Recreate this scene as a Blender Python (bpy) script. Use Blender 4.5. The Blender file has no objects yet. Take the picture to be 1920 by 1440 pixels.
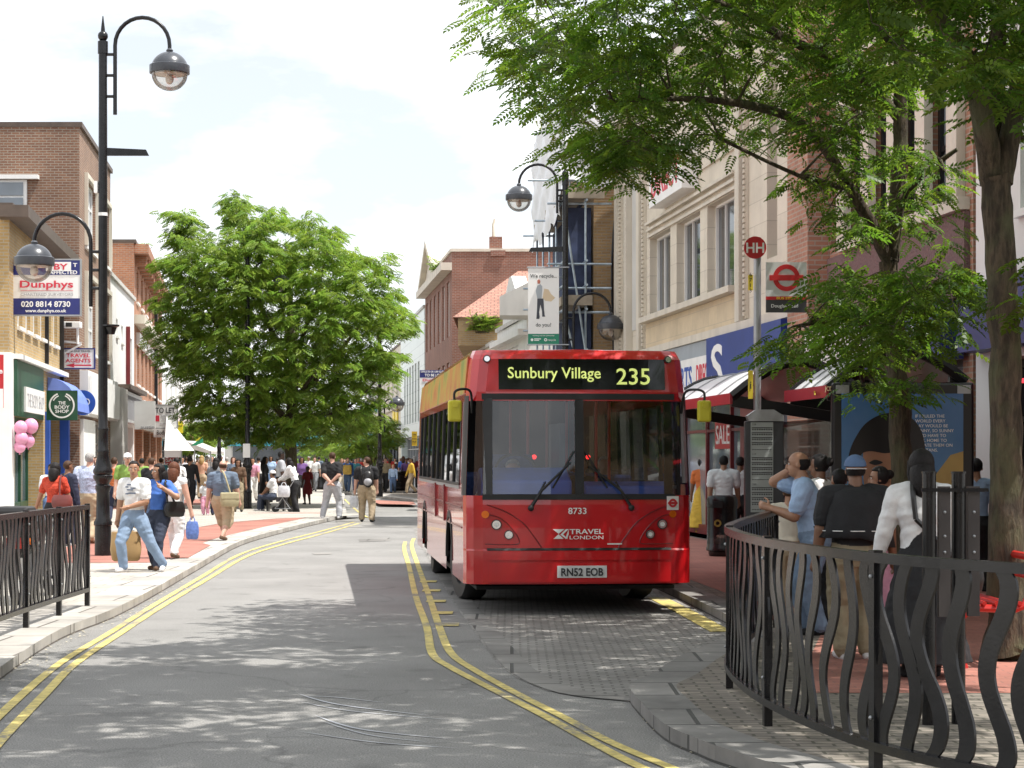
import bpy, math, random
import numpy as np
from mathutils import Vector, Matrix
random.seed(7); rng = np.random.default_rng(7)
S = bpy.context.scene; COL = S.collection
# ------------------------------------------------------------------ camera, world, sun, exposure
E, K, CX, HY = 1.70, 3740.0, 960.0, 860.0          # eye height, focal length in photo pixels, centre column, horizon row
cd = bpy.data.cameras.new('camera'); cam = bpy.data.objects.new('camera', cd); COL.objects.link(cam)
cam.location = (0, 0, E); cam.rotation_euler = (math.radians(90), 0, 0)
cd.sensor_width = 36; cd.lens = 36 * K / 1920; cd.shift_y = (HY - 720) / 1920
cd.clip_start = 0.1; cd.clip_end = 6000; S.camera = cam
SUNV = Vector((1.22, -0.36, 2.75)).normalized()      # towards the sun
el, az = math.asin(SUNV.z), math.atan2(SUNV.x, SUNV.y)
W = bpy.data.worlds.new('World'); S.world = W; W.use_nodes = True
nt = W.node_tree; N = nt.nodes; Lk = nt.links; bg = N['Background']; bg.inputs[1].default_value = 0.078
sky = N.new('ShaderNodeTexSky'); sky.sky_type = 'NISHITA'; sky.sun_disc = False
sky.sun_elevation = el; sky.sun_rotation = az; sky.dust_density = 0.4; sky.air_density = 1.0
tc = N.new('ShaderNodeTexCoord'); mp = N.new('ShaderNodeMapping'); mp.inputs['Scale'].default_value = (1, 1, 2.6)
mp.inputs['Location'].default_value = (0.35, 0.2, 0.0)
nz = N.new('ShaderNodeTexNoise'); nz.inputs['Scale'].default_value = 4.6; nz.inputs['Detail'].default_value = 9; nz.inputs['Roughness'].default_value = 0.55
cr = N.new('ShaderNodeValToRGB'); cr.color_ramp.elements[0].position = 0.39; cr.color_ramp.elements[1].position = 0.58; cr.color_ramp.elements[0].color = (.45, .45, .45, 1)
mx = N.new('ShaderNodeMix'); mx.data_type = 'RGBA'; mx.inputs['B'].default_value = (14.5, 14.7, 15.0, 1)
Lk.new(tc.outputs['Generated'], mp.inputs[0]); Lk.new(mp.outputs[0], nz.inputs[0]); Lk.new(nz.outputs[0], cr.inputs[0])
Lk.new(cr.outputs[0], mx.inputs['Factor']); Lk.new(sky.outputs[0], mx.inputs['A']); Lk.new(mx.outputs['Result'], bg.inputs[0])
sl = bpy.data.lights.new('sun', 'SUN'); sl.energy = 5.0; sl.angle = math.radians(0.5); sl.color = (1, 0.96, 0.9)
so = bpy.data.objects.new('sun', sl); COL.objects.link(so); so.rotation_euler = SUNV.to_track_quat('Z', 'Y').to_euler(); so.location = (20, -10, 60)
S.view_settings.view_transform = 'Standard'; S.view_settings.look = 'None'; S.view_settings.exposure = 0.52; S.view_settings.gamma = 1
S.render.engine = 'CYCLES'; S.cycles.max_bounces = 8; S.cycles.transparent_max_bounces = 16; S.cycles.caustics_reflective = False; S.cycles.caustics_refractive = False
S.cycles.use_denoising = True
# ------------------------------------------------------------------ helpers
def P(px, py, D): return Vector(((px - CX) * D / K, D, E - (py - HY) * D / K))
def G(px, py, z=0.0):
    D = K * (E - z) / (py - HY); return Vector(((px - CX) * D / K, D, z))
def XD(px, D): return (px - CX) * D / K
MATS = {}
def sock(b, *names):
    for n in names:
        if n in b.inputs: return b.inputs[n]
def mat(name, col, rough=0.6, var=0.12, scale=4.0, metal=0.0, bump=0.0, bscale=40.0, spec=0.5, coat=0.0, emit=0.0, stain=0.0):
    """one plain surface: base colour with soft noise, optional grime, optional bump"""
    if name in MATS: return MATS[name]
    m = bpy.data.materials.new(name); m.use_nodes = True; t = m.node_tree; b = t.nodes['Principled BSDF']
    b.inputs['Roughness'].default_value = rough; b.inputs['Metallic'].default_value = metal
    sock(b, 'Specular IOR Level', 'Specular').default_value = spec
    if coat: sock(b, 'Coat Weight', 'Clearcoat').default_value = coat; sock(b, 'Coat Roughness').default_value = 0.04
    co = t.nodes.new('ShaderNodeTexCoord')
    if var > 0:
        n = t.nodes.new('ShaderNodeTexNoise'); n.inputs['Scale'].default_value = scale; n.inputs['Detail'].default_value = 6
        t.links.new(co.outputs['Object'], n.inputs['Vector'])
        x = t.nodes.new('ShaderNodeMix'); x.data_type = 'RGBA'
        x.inputs['A'].default_value = tuple(c * (1 - var) for c in col) + (1,); x.inputs['B'].default_value = tuple(min(1, c * (1 + var)) for c in col) + (1,)
        r = t.nodes.new('ShaderNodeMapRange'); r.inputs[1].default_value = 0.3; r.inputs[2].default_value = 0.7
        t.links.new(n.outputs[0], r.inputs[0]); t.links.new(r.outputs[0], x.inputs['Factor']); out = x.outputs['Result']
        if stain > 0:
            n2 = t.nodes.new('ShaderNodeTexNoise'); n2.inputs['Scale'].default_value = 1.3; n2.inputs['Detail'].default_value = 8
            m2 = t.nodes.new('ShaderNodeMapping'); m2.inputs['Scale'].default_value = (1.6, 1.6, 0.35)
            t.links.new(co.outputs['Object'], m2.inputs[0]); t.links.new(m2.outputs[0], n2.inputs['Vector'])
            r2 = t.nodes.new('ShaderNodeMapRange'); r2.inputs[1].default_value = 0.5; r2.inputs[2].default_value = 0.75
            y = t.nodes.new('ShaderNodeMix'); y.data_type = 'RGBA'; y.inputs['B'].default_value = tuple(c * (1 - stain) for c in col) + (1,)
            t.links.new(n2.outputs[0], r2.inputs[0]); t.links.new(r2.outputs[0], y.inputs['Factor']); t.links.new(out, y.inputs['A']); out = y.outputs['Result']
        t.links.new(out, b.inputs['Base Color'])
    else: b.inputs['Base Color'].default_value = tuple(col) + (1,)
    if bump:
        n = t.nodes.new('ShaderNodeTexNoise'); n.inputs['Scale'].default_value = bscale; n.inputs['Detail'].default_value = 4
        t.links.new(co.outputs['Object'], n.inputs['Vector']); bp = t.nodes.new('ShaderNodeBump'); bp.inputs['Strength'].default_value = bump; bp.inputs['Distance'].default_value = 0.02
        t.links.new(n.outputs[0], bp.inputs['Height']); t.links.new(bp.outputs[0], b.inputs['Normal'])
    if emit: sock(b, 'Emission Color', 'Emission').default_value = tuple(col) + (1,); b.inputs['Emission Strength'].default_value = emit
    MATS[name] = m; return m
def brick(name, c1, c2, mortar, w=0.225, h=0.075, rough=0.85, mort=0.012, bump=0.5, stain=0.25, offset=0.5):
    """courses of bricks / blocks / tiles from the UV in metres"""
    if name in MATS: return MATS[name]
    m = bpy.data.materials.new(name); m.use_nodes = True; t = m.node_tree; b = t.nodes['Principled BSDF']; b.inputs['Roughness'].default_value = rough
    u = t.nodes.new('ShaderNodeUVMap'); k = t.nodes.new('ShaderNodeTexBrick'); k.offset = offset
    k.inputs['Scale'].default_value = 1; k.inputs['Brick Width'].default_value = w; k.inputs['Row Height'].default_value = h; k.inputs['Mortar Size'].default_value = mort; k.inputs['Mortar Smooth'].default_value = 0.2
    k.inputs['Color1'].default_value = tuple(c1) + (1,); k.inputs['Color2'].default_value = tuple(c2) + (1,); k.inputs['Mortar'].default_value = tuple(mortar) + (1,)
    t.links.new(u.outputs[0], k.inputs['Vector'])
    n = t.nodes.new('ShaderNodeTexNoise'); n.inputs['Scale'].default_value = 0.9; n.inputs['Detail'].default_value = 9; n.inputs['Roughness'].default_value = 0.65
    t.links.new(u.outputs[0], n.inputs['Vector'])
    r = t.nodes.new('ShaderNodeMapRange'); r.inputs[1].default_value = 0.35; r.inputs[2].default_value = 0.75; r.inputs[3].default_value = 1 + stain * 0.6; r.inputs[4].default_value = 1 - stain
    x = t.nodes.new('ShaderNodeMix'); x.data_type = 'RGBA'; x.blend_type = 'MULTIPLY'; x.inputs['Factor'].default_value = 1
    t.links.new(n.outputs[0], r.inputs[0]); t.links.new(k.outputs['Color'], x.inputs['A']); t.links.new(r.outputs[0], x.inputs['B']); t.links.new(x.outputs['Result'], b.inputs['Base Color'])
    bp = t.nodes.new('ShaderNodeBump'); bp.inputs['Strength'].default_value = bump; bp.inputs['Distance'].default_value = 0.01; bp.invert = True
    t.links.new(k.outputs['Fac'], bp.inputs['Height']); t.links.new(bp.outputs[0], b.inputs['Normal'])
    MATS[name] = m; return m
def glass(name, tint=(1, 1, 1), refl=1.0, base=0.04):
    """clear pane: fresnel mirror over a tinted see-through sheet"""
    if name in MATS: return MATS[name]
    m = bpy.data.materials.new(name); m.use_nodes = True; t = m.node_tree; t.nodes.remove(t.nodes['Principled BSDF'])
    f = t.nodes.new('ShaderNodeLayerWeight'); f.inputs[0].default_value = 0.22
    r = t.nodes.new('ShaderNodeMapRange'); r.inputs[3].default_value = base; r.inputs[4].default_value = min(1, base + 0.75 * refl)
    a = t.nodes.new('ShaderNodeBsdfTransparent'); a.inputs[0].default_value = tuple(tint) + (1,); g = t.nodes.new('ShaderNodeBsdfGlossy'); g.inputs['Roughness'].default_value = 0.02
    x = t.nodes.new('ShaderNodeMixShader'); t.links.new(f.outputs['Fresnel'], r.inputs[0]); t.links.new(r.outputs[0], x.inputs[0]); t.links.new(a.outputs[0], x.inputs[1]); t.links.new(g.outputs[0], x.inputs[2])
    t.links.new(x.outputs[0], t.nodes['Material Output'].inputs[0]); MATS[name] = m; return m
class MB:
    """collects shapes and links them as ONE mesh object"""
    def __init__(s): s.v = []; s.f = []; s.m = []; s.mi = 0
    def use(s, i): s.mi = i; return s
    def add(s, vs, fs):
        o = len(s.v); s.v += [tuple(v) for v in vs]; s.f += [tuple(i + o for i in f) for f in fs]; s.m += [s.mi] * len(fs); return s
    def quad(s, a, b, c, d): return s.add([a, b, c, d], [(0, 1, 2, 3)])
    def obox(s, o, ux, uy, uz):
        """box from corner o along three edge vectors"""
        o, ux, uy, uz = Vector(o), Vector(ux), Vector(uy), Vector(uz)
        c = [o, o + ux, o + ux + uy, o + uy, o + uz, o + ux + uz, o + ux + uy + uz, o + uy + uz]
        f = [(0, 3, 2, 1), (4, 5, 6, 7), (0, 1, 5, 4), (1, 2, 6, 5), (2, 3, 7, 6), (3, 0, 4, 7)]
        if ux.cross(uy).dot(uz) < 0: f = [tuple(reversed(q)) for q in f]
        return s.add(c, f)
    def box(s, x0, x1, y0, y1, z0, z1): return s.obox((x0, y0, z0), (x1 - x0, 0, 0), (0, y1 - y0, 0), (0, 0, z1 - z0))
    def bar(s, a, b, w, h, up=(0, 0, 1)):
        a, b = Vector(a), Vector(b); d = (b - a); r = d.cross(Vector(up))
        if r.length < 1e-6: r = d.cross(Vector((1, 0, 0)))
        r.normalize(); u = r.cross(d).normalized(); return s.obox(a - r * w / 2 - u * h / 2, d, r * w, u * h)
    def tube(s, pts, r, n=10, cap=True):
        pts = [Vector(p) for p in pts]; rs = r if isinstance(r, (list, tuple)) else [r] * len(pts); o = len(s.v)
        prev = None
        for i, p in enumerate(pts):
            d = (pts[min(i + 1, len(pts) - 1)] - pts[max(i - 1, 0)]); d = d.normalized() if d.length > 1e-9 else Vector((0, 0, 1))
            if prev is None:
                a = d.cross(Vector((0, 0, 1)) if abs(d.z) < 0.9 else Vector((1, 0, 0))).normalized()
            else: a = (prev - d * prev.dot(d)); a = a.normalized() if a.length > 1e-6 else d.orthogonal().normalized()
            prev = a; b = d.cross(a)
            for k in range(n):
                t = 2 * math.pi * k / n; s.v.append(tuple(p + (a * math.cos(t) + b * math.sin(t)) * rs[i]))
        for i in range(len(pts) - 1):
            for k in range(n):
                k2 = (k + 1) % n; s.f.append((o + i * n + k, o + i * n + k2, o + (i + 1) * n + k2, o + (i + 1) * n + k)); s.m.append(s.mi)
        if cap:
            s.f.append(tuple(o + k for k in reversed(range(n)))); s.f.append(tuple(o + (len(pts) - 1) * n + k for k in range(n))); s.m += [s.mi] * 2
        return s
    def lathe(s, c, prof, n=20, cap=True):
        """prof: (radius, z) from bottom to top around the vertical through c"""
        c = Vector(c); o = len(s.v)
        for r, z in prof:
            for k in range(n):
                t = 2 * math.pi * k / n; s.v.append((c.x + r * math.cos(t), c.y + r * math.sin(t), c.z + z))
        for i in range(len(prof) - 1):
            for k in range(n):
                k2 = (k + 1) % n; s.f.append((o + i * n + k, o + i * n + k2, o + (i + 1) * n + k2, o + (i + 1) * n + k)); s.m.append(s.mi)
        if cap:
            s.f.append(tuple(o + k for k in reversed(range(n)))); s.f.append(tuple(o + (len(prof) - 1) * n + k for k in range(n))); s.m += [s.mi] * 2
        return s
    def prism(s, poly, off):
        """polygon (3D points) extruded by off"""
        poly = [Vector(p) for p in poly]; off = Vector(off); n = len(poly); nor = Vector((0, 0, 0))
        for i in range(n): nor += poly[i].cross(poly[(i + 1) % n])
        if nor.dot(off) < 0: poly.reverse()
        f = [tuple(reversed(range(n))), tuple(range(n, 2 * n))] + [(i, (i + 1) % n, n + (i + 1) % n, n + i) for i in range(n)]
        return s.add(poly + [p + off for p in poly], f)
    def disc(s, c, r, ax_u, ax_v, n=28, thick=None, r_in=0.0, a0=0, a1=360):
        """flat disc or ring spanned by ax_u/ax_v; thick = offset vector for a solid one"""
        c, u, v = Vector(c), Vector(ax_u), Vector(ax_v); full = abs(a1 - a0) >= 360; steps = n if full else n + 1
        ang = [math.radians(a0 + (a1 - a0) * k / n) for k in range(steps)]
        out = [c + (u * math.cos(t) + v * math.sin(t)) * r for t in ang]
        if r_in <= 0 and full: return s.prism(out, thick) if thick is not None else s.add(out, [tuple(range(len(out)))])
        inn = [c + (u * math.cos(t) + v * math.sin(t)) * r_in for t in ang]; m = len(ang); cnt = m if full else m - 1
        if thick is None: return s.add(out + inn, [(i, (i + 1) % m, m + (i + 1) % m, m + i) for i in range(cnt)])
        th = Vector(thick); fs = []
        for i in range(cnt):
            j = (i + 1) % m; fs += [(i, j, m + j, m + i), (2 * m + i, 3 * m + i, 3 * m + j, 2 * m + j), (i, 2 * m + i, 2 * m + j, j), (m + i, m + j, 3 * m + j, 3 * m + i)]
        return s.add(out + inn + [p + th for p in out] + [p + th for p in inn], fs)
    def ball(s, c, r, n=12, sz=(1, 1, 1), half=None):
        c = Vector(c); pr = []; lo, hi = {None: (-90, 90), 'top': (0, 90), 'bot': (-90, 0)}[half]
        for i in range(n + 1):
            t = math.radians(lo + (hi - lo) * i / n); pr.append((max(1e-4, math.cos(t)) * r, math.sin(t) * r))
        o = len(s.v); s.lathe((0, 0, 0), pr, n * 2)
        for i in range(o, len(s.v)):
            v = s.v[i]; s.v[i] = (c.x + v[0] * sz[0], c.y + v[1] * sz[1], c.z + v[2] * sz[2])
        return s
    def build(s, name, mats, parent=None, smooth=False, world=True, bevel=0.0, uv=True):
        me = bpy.data.meshes.new(name); off = Vector((0, 0, 0))
        if parent is not None and world:
            p = parent
            while p is not None: off = off + p.location; p = p.parent
        vs = [(v[0] - off.x, v[1] - off.y, v[2] - off.z) for v in s.v]
        me.from_pydata(vs, [], s.f)
        for m in (mats if isinstance(mats, (list, tuple)) else [mats]): me.materials.append(m)
        me.polygons.foreach_set('material_index', s.m)
        if smooth: me.polygons.foreach_set('use_smooth', [True] * len(s.f))
        if uv:
            ul = me.uv_layers.new(name='UVMap'); data = np.zeros(len(me.loops) * 2, dtype=np.float32)
            for p in me.polygons:
                n = p.normal
                if abs(n.z) > 0.8: ux, uy = Vector((1, 0, 0)), Vector((0, 1, 0))
                else:
                    ux = Vector((-n.y, n.x, 0)).normalized(); uy = n.cross(ux)
                for li in p.loop_indices:
                    q = Vector(s.v[me.loops[li].vertex_index]); data[2 * li] = q.dot(ux); data[2 * li + 1] = q.dot(uy)
            ul.data.foreach_set('uv', data)
        me.update(); o = bpy.data.objects.new(name, me); COL.objects.link(o)
        if parent is not None: o.parent = parent
        if bevel:
            b = o.modifiers.new('bevel', 'BEVEL'); b.width = bevel; b.segments = 2; b.limit_method = 'ANGLE'; b.angle_limit = math.radians(40)
        if smooth and not bevel:
            try: me.set_sharp_from_angle(angle=math.radians(42))
            except Exception: pass
        return o
def thing(name, label, cat, loc=(0, 0, 0), rz=0.0, group=None):
    o = bpy.data.objects.new(name, None); COL.objects.link(o); o.location = loc; o.rotation_euler = (0, 0, rz); o.empty_display_size = 0.2
    return tag(o, label, cat, group)
def tag(o, label, cat, group=None):
    o['label'] = label; o['category'] = cat
    if group: o['group'] = group
    return o
def struct(o, kind='structure'): o['kind'] = kind; return o
def dup(root, loc=None, rz=None, label=None):
    r = root.copy(); COL.objects.link(r)
    if loc is not None: r.location = loc
    if rz is not None: r.rotation_euler = (0, 0, rz)
    if label: r['label'] = label
    for ch in list(root.children):
        c = ch.copy(); COL.objects.link(c); c.parent = r
        for g in list(ch.children):
            d = g.copy(); COL.objects.link(d); d.parent = c
    return r
def text(name, s, m, parent, c, right, up, h=None, w=None, thick=0.006, bold=0.0, align='C', world=True, shear=0.0):
    """lettering mesh: c centre (or left middle), right/up unit vectors, cap height h and/or width w in metres"""
    cu = bpy.data.curves.new(name, 'FONT'); cu.body = s; cu.size = 1; cu.offset = bold; cu.resolution_u = 3; cu.shear = shear; cu.align_x = 'CENTER'
    ob = bpy.data.objects.new(name, cu); COL.objects.link(ob)
    dg = bpy.context.evaluated_depsgraph_get(); me = bpy.data.meshes.new_from_object(ob.evaluated_get(dg), depsgraph=dg)
    bpy.data.objects.remove(ob); bpy.data.curves.remove(cu)
    n = len(me.vertices); co = np.zeros(n * 3); me.vertices.foreach_get('co', co); co = co.reshape(-1, 3)
    x0, x1 = co[:, 0].min(), co[:, 0].max(); y0, y1 = co[:, 1].min(), co[:, 1].max()
    sy = (h / 0.73) if h else (w / (x1 - x0)); sx = (w / (x1 - x0)) if w else sy
    r = np.array(Vector(right).normalized()); u = np.array(Vector(up).normalized()); nn = np.cross(r, u); off = Vector((0, 0, 0))
    if parent is not None and world:
        p = parent
        while p is not None: off = off + p.location; p = p.parent
    c = np.array(Vector(c) - off); lines = s.count('\n')
    xx = (co[:, 0] - ((x0 + x1) / 2 if align == 'C' else x0)) * sx; yc = ((y0 + y1) / 2 if lines else 0.365); yy = (co[:, 1] - yc) * sy
    fr = c + xx[:, None] * r + yy[:, None] * u + nn * thick
    fs = [tuple(p.vertices) for p in me.polygons]; bpy.data.meshes.remove(me)
    # thin solid letters: the face, and its outline carried back to the board
    ed = {}
    for f in fs:
        for i in range(len(f)):
            a, b = f[i], f[(i + 1) % len(f)]; ed[(a, b)] = ed.get((a, b), 0) + 1
    side = [(a, b) for (a, b) in ed if (b, a) not in ed]
    bk = fr - nn * thick
    q = MB(); q.add([tuple(v) for v in np.vstack([fr, bk])], fs + [(b, a, a + n, b + n) for a, b in side])
    return q.build(name, m, parent, world=False, uv=False)
def curve_pts(pts, k=6):
    """Catmull-Rom through the points"""
    p = [Vector(a) for a in pts]; out = []
    for i in range(len(p) - 1):
        a, b, c, d = p[max(0, i - 1)], p[i], p[i + 1], p[min(len(p) - 1, i + 2)]
        for j in range(k):
            t = j / k; out.append(0.5 * ((2 * b) + (c - a) * t + (2 * a - 5 * b + 4 * c - d) * t * t + (3 * b - a - 3 * c + d) * t ** 3))
    out.append(p[-1]); return out
BLACK = mat('black_paint', (0.012, 0.012, 0.014), 0.32, 0.3, 8, stain=0.0)
WHITEP = mat('white_paint', (0.8, 0.8, 0.78), 0.5, 0.05, 3)
GREYM = mat('grey_metal', (0.35, 0.36, 0.37), 0.4, 0.1, 6, metal=0.6)
DARK = mat('dark_inside', (0.02, 0.02, 0.022), 0.8, 0.3, 3)
PANE = mat('window_pane', (0.035, 0.042, 0.05), 0.05, 0.3, 0.6, spec=0.8)
PANE2 = mat('window_pane_pale', (0.16, 0.19, 0.22), 0.06, 0.4, 0.5, spec=0.8)
RX, UZ = Vector((1, 0, 0)), Vector((0, 0, 1))
# ------------------------------------------------------------------ ground, road, pavements
def offs(line, d):
    """polyline moved sideways by d (to the right of its direction)"""
    out = []
    for i, p in enumerate(line):
        t = (line[min(i + 1, len(line) - 1)] - line[max(i - 1, 0)]); t = Vector((t.x, t.y, 0)).normalized(); out.append(Vector((p.x + t.y * d, p.y - t.x * d, p.z)))
    return out
def strip(mb, a, b, z):
    for i in range(len(a) - 1):
        q = [(a[i].x, a[i].y, z), (b[i].x, b[i].y, z), (b[i + 1].x, b[i + 1].y, z), (a[i + 1].x, a[i + 1].y, z)]
        n = (Vector(q[1]) - Vector(q[0])).cross(Vector(q[2]) - Vector(q[0]))
        mb.quad(*(q if n.z > 0 else q[::-1]))
def wall_strip(mb, a, z0, z1, flip=False):
    for i in range(len(a) - 1):
        q = [(a[i].x, a[i].y, z0), (a[i + 1].x, a[i + 1].y, z0), (a[i + 1].x, a[i + 1].y, z1), (a[i].x, a[i].y, z1)]; mb.quad(*(q[::-1] if flip else q))
def asphalt(name, c, var):
    m = bpy.data.materials.new(name); m.use_nodes = True; t = m.node_tree; b = t.nodes['Principled BSDF']; b.inputs['Roughness'].default_value = 0.8
    sock(b, 'Specular IOR Level', 'Specular').default_value = 0.35
    co = t.nodes.new('ShaderNodeTexCoord')
    a = t.nodes.new('ShaderNodeTexNoise'); a.inputs['Scale'].default_value = 90; a.inputs['Detail'].default_value = 3
    d = t.nodes.new('ShaderNodeTexNoise'); d.inputs['Scale'].default_value = 0.55; d.inputs['Detail'].default_value = 8; d.inputs['Roughness'].default_value = 0.6
    v = t.nodes.new('ShaderNodeTexVoronoi'); v.inputs['Scale'].default_value = 45
    for n in (a, d, v): t.links.new(co.outputs['Object'], n.inputs['Vector'])
    r = t.nodes.new('ShaderNodeValToRGB'); r.color_ramp.elements[0].position = 0.34; r.color_ramp.elements[1].position = 0.68
    r.color_ramp.elements[0].color = tuple(x * (1 - var) for x in c) + (1,); r.color_ramp.elements[1].color = tuple(x * (1 + var) for x in c) + (1,)
    t.links.new(a.outputs[0], r.inputs[0])
    q = t.nodes.new('ShaderNodeMapRange'); q.inputs[1].default_value = 0.3; q.inputs[2].default_value = 0.7; q.inputs[3].default_value = 0.82; q.inputs[4].default_value = 1.15
    t.links.new(d.outputs[0], q.inputs[0])
    x = t.nodes.new('ShaderNodeMix'); x.data_type = 'RGBA'; x.blend_type = 'MULTIPLY'; x.inputs['Factor'].default_value = 1
    t.links.new(r.outputs[0], x.inputs['A']); t.links.new(q.outputs[0], x.inputs['B'])
    # pale chippings
    w = t.nodes.new('ShaderNodeMapRange'); w.inputs[1].default_value = 0.10; w.inputs[2].default_value = 0.14; w.inputs[3].default_value = 0.5; w.inputs[4].default_value = 0
    t.links.new(v.outputs['Distance'], w.inputs[0]); y = t.nodes.new('ShaderNodeMix'); y.data_type = 'RGBA'; y.inputs['B'].default_value = (0.34, 0.33, 0.31, 1)
    t.links.new(w.outputs[0], y.inputs['Factor']); t.links.new(x.outputs['Result'], y.inputs['A']); t.links.new(y.outputs['Result'], b.inputs['Base Color'])
    bp = t.nodes.new('ShaderNodeBump'); bp.inputs['Strength'].default_value = 0.5; bp.inputs['Distance'].default_value = 0.01; t.links.new(a.outputs[0], bp.inputs['Height']); t.links.new(bp.outputs[0], b.inputs['Normal'])
    # hairline cracks and darker tar patches
    e = t.nodes.new('ShaderNodeTexVoronoi'); e.feature = 'DISTANCE_TO_EDGE'; e.inputs['Scale'].default_value = .32; dn = t.nodes.new('ShaderNodeTexNoise'); dn.inputs['Scale'].default_value = 1.6; dn.inputs['Detail'].default_value = 6; av = t.nodes.new('ShaderNodeVectorMath'); av.operation = 'MULTIPLY_ADD'; av.inputs[1].default_value = (.9, .9, 0)
    t.links.new(co.outputs['Object'], dn.inputs['Vector']); t.links.new(dn.outputs['Color'], av.inputs[0]); t.links.new(co.outputs['Object'], av.inputs[2]); t.links.new(av.outputs[0], e.inputs['Vector'])
    cr = t.nodes.new('ShaderNodeMapRange'); cr.inputs[1].default_value = .002; cr.inputs[2].default_value = .007; cr.inputs[3].default_value = .78; cr.inputs[4].default_value = 1
    sp = t.nodes.new('ShaderNodeTexNoise'); sp.inputs['Scale'].default_value = 1.7; sp.inputs['Detail'].default_value = 10; sr = t.nodes.new('ShaderNodeMapRange'); sr.inputs[1].default_value = .6; sr.inputs[2].default_value = .72; sr.inputs[3].default_value = 1; sr.inputs[4].default_value = .72
    t.links.new(co.outputs['Object'], sp.inputs['Vector']); t.links.new(sp.outputs[0], sr.inputs[0]); t.links.new(e.outputs['Distance'], cr.inputs[0]); mm = t.nodes.new('ShaderNodeMath'); mm.operation = 'MULTIPLY'; t.links.new(cr.outputs[0], mm.inputs[0]); t.links.new(sr.outputs[0], mm.inputs[1])
    fx_ = t.nodes.new('ShaderNodeMix'); fx_.data_type = 'RGBA'; fx_.blend_type = 'MULTIPLY'; fx_.inputs['Factor'].default_value = 1; t.links.new(y.outputs['Result'], fx_.inputs['A']); t.links.new(mm.outputs[0], fx_.inputs['B']); t.links.new(fx_.outputs['Result'], b.inputs['Base Color'])
    MATS[name] = m; return m
ASPH = asphalt('asphalt', (0.235, 0.23, 0.22), 0.4)
PAVE = brick('paving_slabs', (0.43, 0.4, 0.355), (0.35, 0.325, 0.285), (0.2, 0.18, 0.155), 0.45, 0.3, 0.85, 0.008, 0.3, 0.2)
SETT = brick('paving_setts', (0.235, 0.205, 0.17), (0.16, 0.142, 0.12), (0.085, 0.08, 0.06), 0.2, 0.1, 0.85, 0.011, 0.7, 0.5)
REDP = brick('red_pavers', (0.37, 0.155, 0.115), (0.32, 0.13, 0.1), (0.24, 0.12, 0.095), 0.2, 0.1, 0.85, 0.007, 0.4, 0.32)
GRAN = brick('granite_setts', (0.3, 0.29, 0.27), (0.225, 0.215, 0.2), (0.14, 0.135, 0.125), 0.15, 0.09, 0.75, 0.012, 0.8, 0.45)
KERB = brick('kerb_stone', (0.45, 0.43, 0.395), (0.33, 0.31, 0.28), (0.14, 0.125, 0.11), 0.9, 0.9, 0.8, 0.016, 0.6, 0.42)
KERBD = brick('kerb_stone_dark', (0.235, 0.225, 0.21), (0.17, 0.165, 0.155), (0.06, 0.06, 0.055), 0.75, 0.75, 0.8, 0.016, 0.6, 0.5)
YEL = mat('yellow_line', (0.6, 0.49, 0.16), 0.75, 0.3, 14, stain=0.4)
def worn(m, under):
    """traffic wear: chips of the paint gone, the asphalt colour showing"""
    t = m.node_tree; b = t.nodes['Principled BSDF']; l = b.inputs['Base Color'].links[0].from_socket; co = t.nodes.new('ShaderNodeTexCoord'); n = t.nodes.new('ShaderNodeTexNoise'); n.inputs['Scale'].default_value = 22; n.inputs['Detail'].default_value = 8; n.inputs['Roughness'].default_value = .75
    n2 = t.nodes.new('ShaderNodeTexNoise'); n2.inputs['Scale'].default_value = 1.1; a = t.nodes.new('ShaderNodeMath'); a.operation = 'ADD'; r = t.nodes.new('ShaderNodeMapRange'); r.inputs[1].default_value = 1.06; r.inputs[2].default_value = 1.22; x = t.nodes.new('ShaderNodeMix'); x.data_type = 'RGBA'; x.inputs['B'].default_value = under + (1,)
    for k in (n, n2): t.links.new(co.outputs['Object'], k.inputs['Vector'])
    t.links.new(n.outputs[0], a.inputs[0]); t.links.new(n2.outputs[0], a.inputs[1]); t.links.new(a.outputs[0], r.inputs[0]); t.links.new(r.outputs[0], x.inputs['Factor']); t.links.new(l, x.inputs['A']); t.links.new(x.outputs['Result'], b.inputs['Base Color'])
worn(YEL, (.2, .19, .175))
LK = [Vector((-2.6, 5, 0)), Vector((-3.3, 10, 0))] + [G(*a) for a in ((0, 1275), (112, 1200), (206, 1162), (277, 1125), (375, 1067), (450, 1024), (525, 1001), (600, 982), (650, 971))]
LK = curve_pts(LK, 4); corner = LK[-1]
LK2 = curve_pts([corner, corner + Vector((-0.3, 3.5, 0)), corner + Vector((-1.6, 18, 0)), corner + Vector((-3.6, 41, 0)), corner + Vector((-9, 90, 0))], 4)
LKA = LK + LK2[1:]
RKF = [G(*a) for a in ((1181, 1309), (1200, 1342), (1246, 1388), (1308, 1417), (1362, 1438))]        # front nose, from the bay outwards
BK = [Vector((-7.5, 100, 0)), Vector((-2.4, 70, 0)), Vector((-0.3, 50, 0)), Vector((0.75, 40, 0)), Vector((1.35, 32, 0)), G(1225, 1102), G(1362, 1170), Vector((2.16, 19.2, 0)), Vector((1.94, 18, 0)), Vector((1.42, 16.4, 0)), Vector((1.05, 14.9, 0))]
RK = curve_pts(BK + RKF + [Vector((1.6, 10, 0)), Vector((2.4, 8.8, 0)), Vector((3.6, 7.6, 0)), Vector((6, 6, 0))], 4)
ZP = 0.1
g = MB(); g.quad((-900, -300, -0.03), (900, -300, -0.03), (900, 2500, -0.03), (-900, 2500, -0.03)); struct(g.build('ground', PAVE))
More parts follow.
